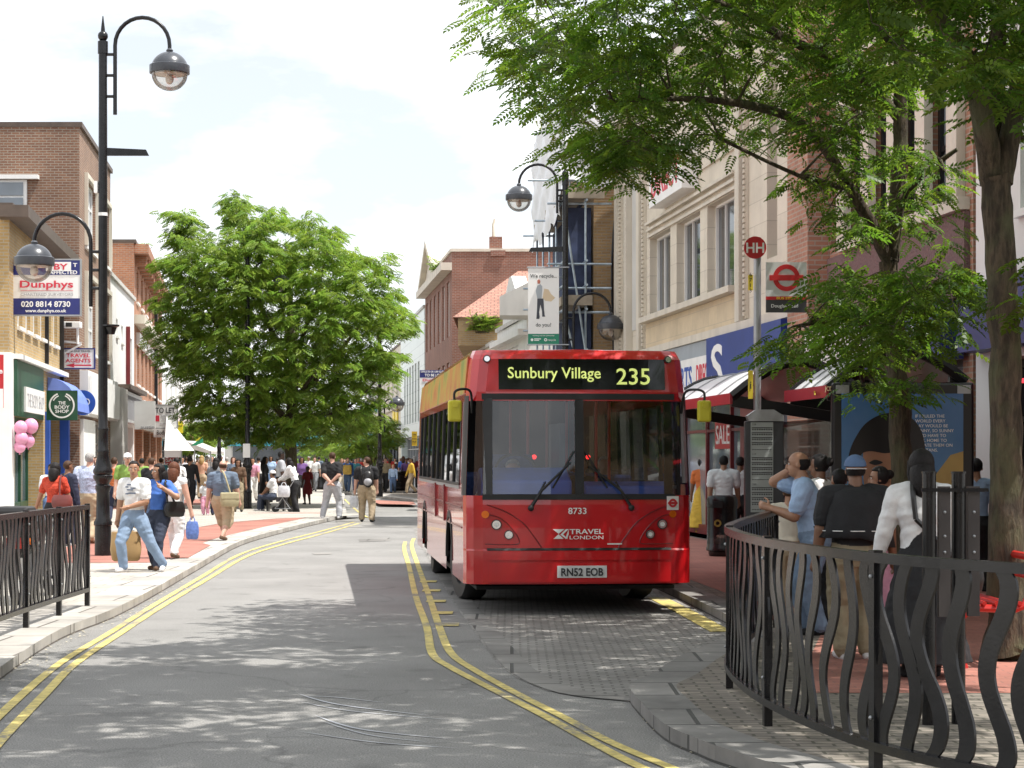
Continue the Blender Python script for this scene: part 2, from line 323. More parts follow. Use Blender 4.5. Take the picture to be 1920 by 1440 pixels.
g = MB(); g.quad((-30, -20, 0), (30, -20, 0), (30, 160, 0), (-30, 160, 0)); struct(g.build('road', ASPH))
# left pavement: kerb, then slabs out to the house fronts
FLIP = {'left_pavement': False, 'right_pavement': False}
def pavement(name, line, side, wide, zt, kmat, pmat, far):
    inner = offs(line, side * wide); k = MB(); wall_strip(k, line, 0, zt, FLIP[name]); strip(k, line, inner, zt); struct(k.build(name.replace('pavement', 'kerb'), kmat))
    p = MB(); outer = [Vector((far, q.y, 0)) for q in inner]; strip(p, inner, outer, zt); struct(p.build(name, pmat)); return inner
LI = pavement('left_pavement', LKA, -1, 0.55, ZP, KERB, PAVE, -30)
RI = pavement('right_pavement', RK, -1, 0.33, ZP, KERBD, SETT, 30)
def patch(name, pts, m, z, pix=True, smooth=0):
    q = [G(a, b, z) if pix else Vector((a, b, z)) for a, b in pts]
    if smooth: q = curve_pts(q + [q[0]], smooth)[:-1]
    nor = sum((q[i].cross(q[(i + 1) % len(q)]) for i in range(len(q))), Vector((0, 0, 0)))
    if nor.z < 0: q.reverse()
    b = MB(); b.add([(v.x, v.y, z) for v in q], [tuple(range(len(q)))]); return struct(b.build(name, m))
# red paving band along the left kerb, following its curve
def band(name, m, z, d0, d1, y0, y1):
    a = [p for p in offs(LKA, -d0)]; b = [p for p in offs(LKA, -d1)]
    sel = [i for i in range(len(LKA)) if y0 <= LKA[i].y <= y1]; mb = MB(); strip(mb, [a[i] for i in sel], [b[i] for i in sel], z); struct(mb.build(name, m))
band('red_paving', REDP, ZP + 0.004, 0.62, 2.9, 30.5, 60)
patch('red_paving', [(150, 1049), (352, 1046), (395, 1022), (330, 1005), (150, 1010)], REDP, ZP + 0.008)
patch('pale_paving', [(318, 984), (430, 962), (700, 963), (636, 968), (520, 972), (420, 980), (330, 996)], PAVE, ZP + 0.010)
patch('red_paving', [(150, 958), (420, 944), (420, 935), (200, 940)], REDP, ZP + 0.004)
# far pavement beyond the crossing, where the crowd walks
fk = [Vector((-8.3, 96, 0)), Vector((-3.6, 77, 0)), Vector((0.5, 68, 0))]
k = MB(); fi = offs(fk, -0.4); wall_strip(k, fk, 0, ZP); strip(k, fk, fi, ZP + .002); struct(k.build('far_kerb', KERB))
p = MB(); p.add([(v.x, v.y, ZP - .004) for v in fi] + [(30, 68, ZP - .004), (30, 320, ZP - .004), (-40, 320, ZP - .004), (-9, 98, ZP - .004)], [(0, 1, 2, 3, 4, 5, 6)]); struct(p.build('far_pavement', PAVE))
patch('red_paving', [(690, 937), (775, 941), (780, 946), (712, 945)], REDP, ZP + 0.004)
patch('raised_crossing', [(628, 976), (655, 971), (790, 972), (800, 990), (640, 988)], GRAN, 0.006)
patch('drain_cover', [(672, 1010), (731, 1008), (733, 1014), (674, 1016)], KERBD, 0.006)
patch('drain_cover', [(585, 1037), (622, 1036), (621, 1039), (590, 1040)], KERBD, 0.006)
patch('red_paving', [(2.05, 13.6), (2.35, 15.8), (2.9, 18.6), (2.75, 21), (2.3, 27), (1.95, 33), (1.2, 41), (3.6, 41), (4.7, 32), (6.0, 22), (6.9, 13.6)], REDP, ZP + .004, False)
# bus bay of granite setts with its flush edge stones
edge = [G(*a) for a in ((776, 985), (788, 1020), (821, 1080), (850, 1130), (883, 1176), (912, 1217), (954, 1263), (1042, 1301), (1179, 1317))]
edge = curve_pts([Vector((-3.0, 66, 0))] + edge, 4)
bay = MB(); bk = [p for p in RK if p.y > 14.0]
m_ = len(edge); rk = bk  # join the two lines by walking both
def resample(line, n):
    d = [0]
    for i in range(len(line) - 1): d.append(d[-1] + (line[i + 1] - line[i]).length)
    out = []; j = 0
    for i in range(n):
        t = d[-1] * i / (n - 1)
        while j < len(d) - 2 and d[j + 1] < t: j += 1
        f = (t - d[j]) / max(1e-9, d[j + 1] - d[j]); out.append(line[j].lerp(line[j + 1], min(1, max(0, f))))
    return out
bk = [p for p in RK if 14.0 < p.y < 66]
strip(bay, resample(edge, 60), resample(bk, 60), 0.004); struct(bay.build('bus_bay', GRAN))
es = MB(); ee = [p for p in edge if p.y < 45]; strip(es, offs(ee, -0.02), offs(ee, -0.24), 0.009); struct(es.build('bay_edge_stones', KERBD))
def yline(name, pts, w=0.075, z=0.008):
    a = curve_pts([G(*q) for q in pts], 5); b = MB(); strip(b, offs(a, -w / 2), offs(a, w / 2), z); struct(b.build(name, YEL))
yline('yellow_line', ((-60, 1410), (0, 1342), (112, 1245), (210, 1185), (281, 1140), (375, 1084), (450, 1040), (525, 1016), (600, 997), (665, 979)))
yline('yellow_line', ((-30, 1432), (0, 1391), (86, 1301), (142, 1245), (225, 1189), (300, 1140), (385, 1089), (462, 1044), (535, 1020), (610, 1000), (675, 981)))
yline('yellow_line', ((760, 1016), (758, 1030), (767, 1063), (779, 1117), (800, 1176), (810, 1226), (842, 1251), (912, 1288), (1017, 1342), (1100, 1388), (1196, 1438), (1320, 1490)))
yline('yellow_line', ((776, 1010), (772, 1024), (783, 1059), (804, 1117), (825, 1180), (846, 1226), (892, 1259), (975, 1305), (1058, 1347), (1142, 1392), (1250, 1438), (1380, 1490)))
yline('yellow_line', ((640, 930), (655, 945), (672, 960), (690, 971)), 0.07); yline('yellow_line', ((1232, 1122), (1290, 1152), (1352, 1186)), 0.22, 0.012)
for a, b in ((805, 1091), (811, 1108), (820, 1128), (832, 1150), (842, 1172)):
    c = G(a, b); q = MB(); q.add([(c.x - .13, c.y - .19, .009), (c.x + .1, c.y - .19, .009), (c.x + .1, c.y + .19, .009), (c.x - .13, c.y + .19, .009)], [(0, 1, 2, 3)]); struct(q.build('yellow_dash', YEL))
# pale curved smears left on the asphalt
SMEAR = mat('road_smear', (0.4, 0.41, 0.44), 0.5, 0.25, 5)
for i, (x0, y0, x1, y1, x2, y2, w) in enumerate(((560, 1302, 640, 1322, 800, 1342, .03), (560, 1316, 660, 1334, 840, 1350, .02), (590, 1342, 680, 1368, 840, 1386, .03), (600, 1352, 690, 1378, 800, 1392, .018), (575, 1306, 630, 1308, 720, 1318, .02), (560, 1372, 700, 1392, 860, 1404, .02))):
    a = curve_pts([G(x0, y0), G(x1, y1), G(x2, y2)], 8); n = len(a); b = MB()
    ww = [w * math.sin(math.pi * (j + .3) / n) for j in range(n)]; l = offs(a, 1); o = [p + (q - p) * wv for p, q, wv in zip(a, l, ww)]; strip(b, a, o, 0.005); struct(b.build('road_smear', SMEAR))

# grit and fallen petals lying along the gutters
def grit(name, line, n, spread, z, seed, m):
    rr = random.Random(seed); b = MB()
    for i in range(n):
        k = rr.randrange(len(line) - 1); p = line[k].lerp(line[k + 1], rr.random()); d = (line[k + 1] - line[k]).normalized(); s = abs(rr.gauss(0, spread)); p = p + Vector((-d.y, d.x, 0)) * 0 + Vector((d.y, -d.x, 0)) * s; r = rr.uniform(.006, .018); a = rr.uniform(0, 3)
        b.add([(p.x + r * math.cos(a + t), p.y + r * 1.3 * math.sin(a + t), z + rr.uniform(.001, .007)) for t in (0, 1.6, 3.1, 4.7)], [(0, 1, 2, 3)])
    return struct(b.build(name, m, uv=False), 'stuff')
grit('fallen_petals', [p for p in RK if 8 < p.y < 15][::-1], 520, .22, .006, 4, mat('dry_petals', (.5, .45, .33), .8, .3, 30)); grit('fallen_petals', [p for p in LKA if 11 < p.y < 30], 220, .12, .006, 5, MATS['dry_petals'])
# ------------------------------------------------------------------ buildings
YBR = brick('yellow_brick', (0.46, 0.31, 0.13), (0.38, 0.25, 0.1), (0.4, 0.34, 0.24))
BBR = brick('brown_brick', (0.24, 0.125, 0.075), (0.18, 0.09, 0.058), (0.3, 0.25, 0.2))
OBR = brick('orange_brick', (0.4, 0.16, 0.075), (0.32, 0.12, 0.06), (0.33, 0.24, 0.18))
RBR = brick('red_brick', (0.26, 0.1, 0.065), (0.2, 0.075, 0.05), (0.27, 0.21, 0.17))
PBR = brick('pink_brick', (0.4, 0.2, 0.13), (0.33, 0.16, 0.105), (0.36, 0.29, 0.23))
TAN = brick('tan_brick', (0.37, 0.24, 0.11), (0.29, 0.18, 0.085), (0.3, 0.24, 0.17))
STONE = brick('cream_stone', (0.63, 0.57, 0.47), (0.58, 0.525, 0.43), (0.47, 0.42, 0.34), 0.9, 0.42, 0.75, 0.008, 0.25, 0.16)
STONEY = brick('warm_stone', (0.6, 0.49, 0.33), (0.54, 0.44, 0.3), (0.45, 0.38, 0.28), 0.75, 0.36, 0.75, 0.008, 0.25, 0.22)
STONEP = mat('plain_stone', (0.6, 0.55, 0.46), 0.7, 0.08, 1.5, bump=0.15, bscale=30, stain=0.18)
RENDER = mat('white_render', (0.75, 0.745, 0.73), 0.7, 0.04, 1.2, bump=0.1, bscale=25, stain=0.12)
CREAMR = mat('cream_render', (0.62, 0.57, 0.47), 0.7, 0.06, 1.2, stain=0.15)
GREYR = mat('grey_render', (0.52, 0.51, 0.48), 0.75, 0.08, 1.2, stain=0.2)
PURP = mat('purple_pebbledash', (0.17, 0.105, 0.1), 0.9, 0.25, 30, bump=0.8, bscale=60)
TILE = brick('roof_tiles', (0.4, 0.2, 0.145), (0.32, 0.155, 0.11), (0.17, 0.09, 0.07), 0.28, 0.2, 0.8, 0.02, 0.9, 0.25)
PALEG = brick('pale_panels', (0.6, 0.66, 0.62), (0.57, 0.63, 0.6), (0.38, 0.43, 0.41), 30, 0.62, 0.35, 0.02, 0.2, 0.08)
SLATE = mat('grey_cladding', (0.3, 0.33, 0.36), 0.5, 0.12, 2)
LEAD = mat('dark_coping', (0.09, 0.065, 0.05), 0.6, 0.2, 3)
ROOFM = mat('flat_roof', (0.12, 0.12, 0.12), 0.85, 0.2, 1)
GREENP = mat('dark_green_paint', (0.018, 0.075, 0.04), 0.3, 0.2, 2)
BLUEP = mat('blue_paint', (0.03, 0.1, 0.45), 0.35, 0.15, 2)
NAVY = mat('navy_paint', (0.018, 0.025, 0.16), 0.45, 0.1, 3)
REDPT = mat('red_paint', (0.5, 0.02, 0.025), 0.4, 0.1, 3)
MAROON = mat('maroon_paint', (0.16, 0.012, 0.015), 0.4, 0.2, 2)
WHITEL = mat('white_letters', (0.85, 0.85, 0.83), 0.5, 0)
REDL = mat('red_letters', (0.6, 0.03, 0.06), 0.5, 0)
BLACKL = mat('black_letters', (0.02, 0.02, 0.022), 0.5, 0)
GREYL = mat('grey_letters', (0.36, 0.36, 0.38), 0.5, 0)
YELS = mat('yellow_sheet', (0.8, 0.62, 0.05), 0.5, 0.05, 3)
class FF:
    """house-front line X = a + b*D; side +1 when the street is towards +X"""
    def __init__(s, a, b, side):
        s.a, s.b = a, b; L = math.hypot(1, b); s.u = Vector((b / L, 1 / L, 0)); s.n = Vector((side / L, -side * b / L, 0)); s.side = side
    def pt(s, D, d=0.0, z=0.0): return Vector((s.a + s.b * D, D, z)) + s.n * d
    def D(s, px): return s.a / ((px - CX) / K - s.b)
    def z(s, px, py): return E - (py - HY) * s.D(px) / K
    def box(s, mb, D0, D1, d0, d1, z0, z1):
        o = s.pt(D0, d0, z0); return mb.obox(o, s.pt(D1, d0, z0) - o, s.n * (d1 - d0), (0, 0, z1 - z0))
    def right(s): return s.u * (1 if s.side > 0 else -1)     # reading direction on the front as seen from the street
def FFpts(x0, y0, x1, y1, side):
    b = (x1 - x0) / (y1 - y0); return FF(x0 - b * y0, b, side)
def wallmesh(fr, D0, D1, z0, z1, ops, depth, reveal=0.18):
    """front wall with real openings, reveals, end walls and back"""
    m = MB(); sd = fr.side
    def q(a, b, c, d): m.quad(a, b, c, d) if sd < 0 else m.quad(d, c, b, a)
    Ds = sorted({D0, D1} | {o[0] for o in ops} | {o[1] for o in ops}); Zs = sorted({z0, z1} | {o[2] for o in ops} | {o[3] for o in ops})
    for i in range(len(Ds) - 1):
        for j in range(len(Zs) - 1):
            a, b, c, d = Ds[i], Ds[i + 1], Zs[j], Zs[j + 1]
            if any(o[0] <= a + 1e-6 and b <= o[1] + 1e-6 and o[2] <= c + 1e-6 and d <= o[3] + 1e-6 for o in ops): continue
            q(fr.pt(b, 0, c), fr.pt(a, 0, c), fr.pt(a, 0, d), fr.pt(b, 0, d))
    for o in ops:
        a, b, c, d = o[:4]; r = -(o[4] if len(o) > 4 else reveal)
        q(fr.pt(b, 0, c), fr.pt(b, r, c), fr.pt(a, r, c), fr.pt(a, 0, c)); q(fr.pt(a, 0, d), fr.pt(a, r, d), fr.pt(b, r, d), fr.pt(b, 0, d))
        q(fr.pt(a, 0, c), fr.pt(a, r, c), fr.pt(a, r, d), fr.pt(a, 0, d)); q(fr.pt(b, 0, d), fr.pt(b, r, d), fr.pt(b, r, c), fr.pt(b, 0, c))
    e = Vector((-sd * depth, 0, 0)); A, B = fr.pt(D0), fr.pt(D1); H = Vector((0, 0, 1))
    q(A + H * z0, A + e + H * z0, A + e + H * z1, A + H * z1); q(B + H * z1, B + e + H * z1, B + e + H * z0, B + H * z0)
    q(B + e + H * z1, A + e + H * z1, A + e + H * z0, B + e + H * z0)
    return m
def building(name, label, fr, D0, D1, z1, ops, m, depth=10, cat='building', z0=0.0, reveal=0.18, roof=True, cop=0.14, copm=None):
    r = thing(name, label, cat, tuple(fr.pt((D0 + D1) / 2))); wallmesh(fr, D0, D1, z0, z1, ops, depth, reveal).build('wall', m, r)
    if roof:
        b = MB(); o = fr.pt(D0 - .03, .08, z1); b.obox(o, fr.pt(D1 + .03, .08, z1) - o, Vector((-fr.side * (depth + .2), 0, 0)), (0, 0, cop)); b.build('roof', copm or LEAD, r)
    return r
def window(r, fr, o, nx=2, ny=2, fm=None, pm=None, d=None, fw=0.07, sill=True, top=None):
    a, b, c, e = o[:4]; d = -(o[4] if len(o) > 4 else 0.18) + 0.02 if d is None else d; f = MB(); fr.box(f, a, a + fw, d, d + .07, c, e); fr.box(f, b - fw, b, d, d + .07, c, e); fr.box(f, a + fw, b - fw, d, d + .07, c, c + fw); fr.box(f, a + fw, b - fw, d, d + .07, e - fw, e)
    for i in range(1, nx): x = a + (b - a) * i / nx; fr.box(f, x - fw * .4, x + fw * .4, d + .003, d + .06, c + fw, e - fw)
    for j in range(1, ny): z = c + (e - c) * (j / ny if top is None else top); fr.box(f, a + fw, b - fw, d + .006, d + .056, z - fw * .4, z + fw * .4)
    w = f.build('window', fm or WHITEP, r)
    p = MB(); fr.box(p, a, b, d - .03, d + .015, c, e); p.build('pane', pm or PANE, w)
    if sill: s = MB(); fr.box(s, a - .06, b + .06, -.1, .08, c - .09, c - .004); s.build('sill', fm or WHITEP, w)
    return w
def shopfront(r, fr, o, n=3, fm=None, pm=None, stall=0.5):
    a, b, c, e = o[:4]; d = -(o[4] if len(o) > 4 else 0.18) + 0.02; f = MB(); fw = .08
    for i in range(n + 1): x = a + (b - a - fw) * i / n; fr.box(f, x, x + fw, d, d + .09, c, e)
    fr.box(f, a, b, d + .004, d + .086, c, c + stall); fr.box(f, a, b, d + .004, d + .086, e - .1, e); fr.box(f, a, b, d + .008, d + .08, e - .75, e - .69)
    w = f.build('shop_window', fm or GREYM, r); p = MB(); fr.box(p, a, b, d - .03, d + .02, c, e); p.build('pane', pm or PANE, w); return w
def part(r, name, m, fr, *boxes, smooth=False):
    b = MB()
    for q in boxes: fr.box(b, *q)
    return b.build(name, m, r)
# ---------------- left side
LF = FF(-6.15, -0.118, 1)
wn = [(47.3 + i * 1.53, 48.25 + i * 1.53, 4.85, 6.35) for i in range(6)]
A = building('yellow_brick_building', 'low yellow brick shop building under the large blue and white letting board', LF, 45.9, 56.9, 7.45, wn + [(46.6, 52.6, .1, 2.75, .5), (53.2, 56.5, .1, 2.9, .35)], YBR, 14)
for o in wn: window(A, LF, o, 1, 2)
part(A, 'eaves', LEAD, LF, (45.3, 57.0, -.2, .5, 7.2, 7.47)); part(A, 'pilaster', WHITEP, LF, (45.8, 46.45, -.3, .04, 0, 4.15))
part(A, 'ledge', WHITEP, LF, (46.3, 56.9, 0, .22, 4.02, 4.14)); shopfront(A, LF, (46.6, 52.6, .1, 2.75, .5), 4, GREENP, PANE2); shopfront(A, LF, (53.2, 56.5, .1, 2.9, .35), 2, BLUEP, PANE2)
part(A, 'shop_fascia', GREENP, LF, (46.35, 51.6, .004, .12, 2.7, 4.0)); part(A, 'drainpipe', BLACK, LF, (52.9, 53.0, .01, .1, 4.2, 7.15)); part(A, 'drainpipe', BLACK, LF, (56.5, 56.62, .01, .12, 3, 7.2))
part(A, 'name_panel', WHITEP, LF, (47.6, 51.4, .122, .17, 2.82, 3.42)); text('lettering', 'THE BODY SHOP', GREYL, A, LF.pt(49.5, .17, 3.12), LF.right(), UZ, h=.34, w=3.4)
part(A, 'blue_pilaster', BLUEP, LF, (52.95, 53.15, 0.004, .12, 0, 2.95)); part(A, 'blue_pilaster', BLUEP, LF, (56.52, 56.86, 0.004, .25, 0, 2.95))
aw = MB()
for i in range(6):
    t0, t1 = math.radians(90 * i / 6), math.radians(90 * (i + 1) / 6); z = lambda t: 2.98 + .9 * math.sin(t); dd = lambda t: .02 + .8 * math.cos(t)
    aw.quad(LF.pt(53.4, dd(t0), z(t0)), LF.pt(56.7, dd(t0), z(t0)), LF.pt(56.7, dd(t1), z(t1)), LF.pt(53.4, dd(t1), z(t1)))
for D_ in (53.4, 56.7): aw.add([LF.pt(D_, .02, 2.98)] + [LF.pt(D_, .02 + .8 * math.cos(math.radians(15 * i)), 2.98 + .9 * math.sin(math.radians(15 * i))) for i in range(7)], [tuple(range(8))])
aw.build('awning', mat('pale_blue_canvas', (0.16, 0.24, 0.62), .6, .1, 3), A)
BF = FFpts(-12.45, 57.4, -13.45, 66.8, 1)
bw = [(58.9, 61.9, 8.0, 10.0), (64.2, 66.3, 8.0, 10.0), (58.9, 61.9, 4.9, 7.1), (64.2, 66.3, 4.9, 7.1)]
B = building('brown_brick_building', 'tall brown brick building with a flat roof behind the tall lamp post', BF, 57.4, 66.8, 11.25, bw + [(61, 66, .1, 2.9, .4)], BBR, 16)
for o in bw:
    window(B, BF, o, 4, 3, pm=PANE2); b_ = MB(); BF.box(b_, o[0] - .14, o[1] + .14, .002, .1, o[3], o[3] + .14); BF.box(b_, o[0] - .14, o[0], .002, .1, o[2], o[3]); BF.box(b_, o[1], o[1] + .14, .002, .1, o[2], o[3]); b_.build('window_surround', STONEP, B)
fl = MB(); fl.box(-17.2, -13.95, 57.33, 57.42, 8.75, 9.72); fl.use(1); fl.box(-17.1, -15.35, 57.3, 57.34, 8.82, 9.64); fl.box(-15.2, -14.05, 57.3, 57.34, 8.82, 9.2); fl.box(-15.2, -14.05, 57.3, 57.34, 9.26, 9.64); fl.use(0); fl.box(-17.4, -13.6, 57.2, 57.41, 9.73, 9.85)
fl.build('flank_window', [WHITEP, PANE2], B)
part(B, 'shop_fascia', RENDER, BF, (57.45, 66.8, .004, .25, 2.95, 4.25)); part(B, 'shop_fascia', WHITEP, BF, (57.6, 66.6, .26, .33, 3.0, 4.1)); shopfront(B, BF, (61, 66, .1, 2.9, .4), 3, WHITEP, PANE2); part(B, 'white_shutter', WHITEP, BF, (57.6, 60.9, .004, .1, .1, 2.85))
CF = FFpts(-13.5, 66.9, -14.78, 78, 1)
cw = [(69.5, 70.3, 6.0, 6.6), (71.8, 72.6, 5.9, 6.5), (74.5, 76.9, 4.2, 6.3)]
C_ = building('white_rendered_building', 'white rendered shop building between two brick ones with a grey doorway', CF, 66.9, 78, 7.85, cw + [(70.5, 77.5, .1, 2.9, .9)], RENDER, 14, copm=GREYR)
for o in cw: window(C_, CF, o, 1, 1, pm=PANE)
part(C_, 'drainpipe', MAROON, CF, (73.9, 74.1, .01, .15, 4.0, 6.6)); part(C_, 'canopy', LEAD, CF, (69.5, 78, .004, .5, 4.15, 4.3)); shopfront(C_, CF, (70.5, 77.5, .1, 2.9, .9), 3, WHITEP, PANE)
part(C_, 'shop_fascia', mat('silver_fascia', (.5, .52, .53), .35, .1, 3), CF, (69.8, 77.8, .004, .32, 3.0, 4.1)); part(C_, 'pillar', GREYR, CF, (67.2, 69.6, .004, .4, 0, 4.1))
part(C_, 'vertical_bars', GREYL, CF, *[(70.2 + i * .5, 70.32 + i * .5, .321, .36, 3.1, 3.95) for i in range(15)])
DF = FFpts(-14.8, 78.1, -18.6, 106, 1)
dw = [(80 + i * 3.6, 81.6 + i * 3.6, 8.0, 9.3) for i in range(7)] + [(80 + i * 3.6, 82 + i * 3.6, 4.7, 6.3) for i in range(7)]
Dd = building('orange_brick_building', 'orange brick terrace with a bracketed cornice and plants on its roof', DF, 78.1, 106, 10.15, dw + [(79 + i * 6.8, 84.6 + i * 6.8, .1, 2.9, .5) for i in range(4)], OBR, 16)
for o in dw: window(Dd, DF, o, 1, 2)
part(Dd, 'cornice', OBR, DF, (78.2, 106, .004, .55, 9.75, 10.12), *[(79 + i * 1.8, 79.4 + i * 1.8, .003, .45, 9.35, 9.75) for i in range(15)]); part(Dd, 'string_course', CREAMR, DF, (78.2, 106, .004, .4, 7.0, 7.35))
part(Dd, 'window_arches', WHITEP, DF, *[(79.8 + i * 3.6, 82.2 + i * 3.6, .003, .14, 6.3, 6.75) for i in range(7)]); part(Dd, 'drainpipe', BLACK, DF, (96.5, 96.7, .01, .16, 3.5, 9.4)); part(Dd, 'shop_fascia', RENDER, DF, (78.2, 106, .004, .4, 2.95, 4.0))
for i in range(4): shopfront(Dd, DF, (79 + i * 6.8, 84.6 + i * 6.8, .1, 2.9, .5), 3, [REDPT, WHITEP, MAROON, WHITEP][i], PANE)
EF = FFpts(-18.9, 106.1, -25.5, 160, 1)
ew = [(109 + i * 6, 111.5 + i * 6, 4.6, 6.6) for i in range(8)]
Eb = building('pale_terrace', 'pale rendered terrace with sash windows behind the big green street tree', EF, 106.1, 160, 8.2, ew + [(108, 158, .1, 2.9, .5)], RENDER, 16)
for o in ew: window(Eb, EF, o, 2, 2)
shopfront(Eb, EF, (108, 158, .1, 2.9, .5), 14, BLACK, PANE); part(Eb, 'shop_fascia', NAVY, EF, (106.3, 130, .004, .4, 2.95, 3.9)); part(Eb, 'shop_fascia', REDPT, EF, (131, 158, .004, .4, 2.95, 3.9))
# ---------------- right side
RF = FF(8.85, -0.125, -1)
R1w = [(19.5, 20.6, 4.6, 6.3), (22.2, 23.3, 4.6, 6.3)]
R1 = building('white_corner_building', 'white painted building with arched windows seen behind the thick tree trunk', RF, 15, 24.75, 8.4, R1w + [(16, 24.2, .1, 2.9, .4)], RENDER, 10, z0=0)
for o in R1w: window(R1, RF, o, 1, 2)
ar = MB()
for o in R1w:
    c = (o[0] + o[1]) / 2; n = 12
    for rr in (.62, .8, .98):
        pts = [RF.pt(c + rr * math.cos(math.pi * i / n), .03, o[3] + rr * math.sin(math.pi * i / n)) for i in range(n + 1)]; ar.tube(pts, .035, 6)
ar.build('window_arches', WHITEP, R1); shopfront(R1, RF, (16, 24.2, .1, 2.9, .4), 4, BLACK, PANE)
part(R1, 'shop_fascia', NAVY, RF, (15.2, 24.6, .004, .3, 3.0, 3.8)); part(R1, 'red_sign_strip', mat('red_neon', (.9, .03, .05), .4, 0, emit=1.2), RF, (17, 23.3, .31, .34, 2.55, 2.6))
r2w = [(25.5 + i * 1.22, 26.4 + i * 1.22, 5.0, 7.6) for i in range(4)]
R2 = building('dark_brick_building', 'building with a pink brick pier, purple pebbledash panel and tall dark framed windows', RF, 24.85, 32.4, 9.3, r2w + [(30.3, 31.1, 5.0, 7.6), (25.2, 32, .1, 3.0, .4)], PBR, 10)
for o in r2w + [(30.3, 31.1, 5.0, 7.6)]: window(R2, RF, o, 1, 2, BLACK, PANE2, sill=False, fw=.09, top=.3)
part(R2, 'window_surround', STONEP, RF, (24.95, 30.2, .003, .16, 4.82, 4.98), *[(25.12 + i * 1.22, 25.5 + i * 1.22, .002, .12, 4.98, 7.6) for i in range(5)], (24.95, 30.2, .003, .16, 7.6, 7.8))
part(R2, 'spandrel_panel', PURP, RF, (24.95, 31.0, .003, .08, 3.75, 4.8), (24.95, 30.2, .003, .08, 7.82, 9.0)); part(R2, 'brick_pier', PBR, RF, (31.15, 32.35, .004, .35, 0, 9.2)); shopfront(R2, RF, (25.2, 32, .1, 3.0, .4), 4, BLACK, PANE2)
part(R2, 'shop_fascia', MATS['deep_blue_fascia'] if 'deep_blue_fascia' in MATS else NAVY, RF, (24.95, 31.1, .085, .4, 2.95, 3.72)); part(R2, 'fascia_panel', RENDER, RF, (27.6, 31.0, .402, .44, 3.0, 3.68)); text('lettering', 'S', WHITEL, R2, RF.pt(25.9, .402, 3.34), RF.right(), UZ, h=.5)
# cream stone building
r3w = [(45.6 - i * 2.95 - 2.3, 45.6 - i * 2.95, 4.93, 6.72, .26) for i in range(3)]
tall = (34.3, 35.0, 5.2, 9.8, .3)
R3 = building('cream_stone_building', 'cream stone building with three deep first-floor windows above a sports shop', RF, 32.55, 49.5, 10.5, r3w + [tall, (33.2, 48.6, .1, 3.0, .6)], STONE, 12)
for o in r3w: window(R3, RF, o, 3, 1, WHITEP, PANE, sill=False, fw=.05)
window(R3, RF, tall, 1, 4, WHITEP, PANE, sill=False, fw=.05)
part(R3, 'sill_band', STONEP, RF, (37.0, 45.9, .003, .22, 4.8, 4.92)); part(R3, 'lintel_mould', STONEP, RF, (37.2, 45.7, .003, .05, 6.74, 6.8), (37.2, 45.7, .003, .08, 6.88, 6.94), (37.2, 45.7, .003, .11, 7.02, 7.08), (37.2, 45.7, .003, .05, 7.5, 7.53))
part(R3, 'spandrel_panel', STONEY, RF, (37.0, 45.9, .003, .035, 4.22, 4.79)); part(R3, 'plinth_band', STONEP, RF, (32.7, 49.4, .003, .16, 4.05, 4.2)); part(R3, 'cladding_band', SLATE, RF, (32.7, 49.4, .003, .12, 3.72, 4.04))
for c in (36.6, 46.3, 47.9, 49.2): part(R3, 'pilaster', STONEP, RF, (c - .16, c + .16, .003, .16, 4.21, 9.78))
for c in (36.35, 46.05, 46.55, 49.0):
    rope = MB(); RF.box(rope, c - .055, c + .055, .003, .06, 4.25, 9.75)
    for j in range(55): RF.box(rope, c - .05, c + .05, .061, .1, 4.3 + j * .1, 4.37 + j * .1)
    rope.build('rope_moulding', STONEP, R3)
part(R3, 'recess_panel', GREYR, RF, (46.65, 47.7, .002, .02, 4.75, 9.6)); part(R3, 'parapet_mould', STONEP, RF, (32.6, 49.45, .003, .3, 9.8, 10.2)); shopfront(R3, RF, (33.2, 48.6, .1, 3.0, .6), 7, MAROON, PANE2, stall=.2)
part(R3, 'shop_fascia', WHITEP, RF, (38.35, 48.9, .003, .3, 3.0, 3.7)); text('lettering', 'SPORTS', BLUEP, R3, RF.pt(40.9, .3, 3.33), RF.right(), UZ, h=.46, w=2.3, bold=.02); text('lettering', 'DIRECT', REDL, R3, RF.pt(37.55 + 1.2, .3, 3.33), RF.right(), UZ, h=.46, w=1.2, bold=.02)
part(R3, 'shop_fascia', mat('deep_blue_fascia', (.018, .045, .24), .4, .12, 2), RF, (32.8, 38.3, .003, .34, 2.98, 4.0)); text('lettering', 'S', WHITEL, R3, RF.pt(37.4, .34, 3.45), RF.right(), UZ, h=.85, w=.95, bold=.015)
part(R3, 'entrance_panel', MAROON, RF, (36.0, 38.2, -.55, -.3, .1, 2.95)); part(R3, 'sale_poster', REDPT, RF, (39.8, 41.2, -.55, -.5, 1.9, 2.5)); text('lettering', 'SALE', WHITEL, R3, RF.pt(40.5, -.5, 2.2), RF.right(), UZ, h=.4, w=1.2)
dsg = thing('hanging_sign', 'white lightbox sign with red lettering on the cream stone wall', 'sign', tuple(RF.pt(42.2, .1, 7.4))); part(dsg, 'sign_box', WHITEP, RF, (40.5, 43.9, .003, .35, 7.2, 8.15)); text('lettering', 'DIRECT', REDL, dsg, RF.pt(42.2, .35, 7.66), RF.right(), UZ, h=.55, w=2.9, bold=.02)
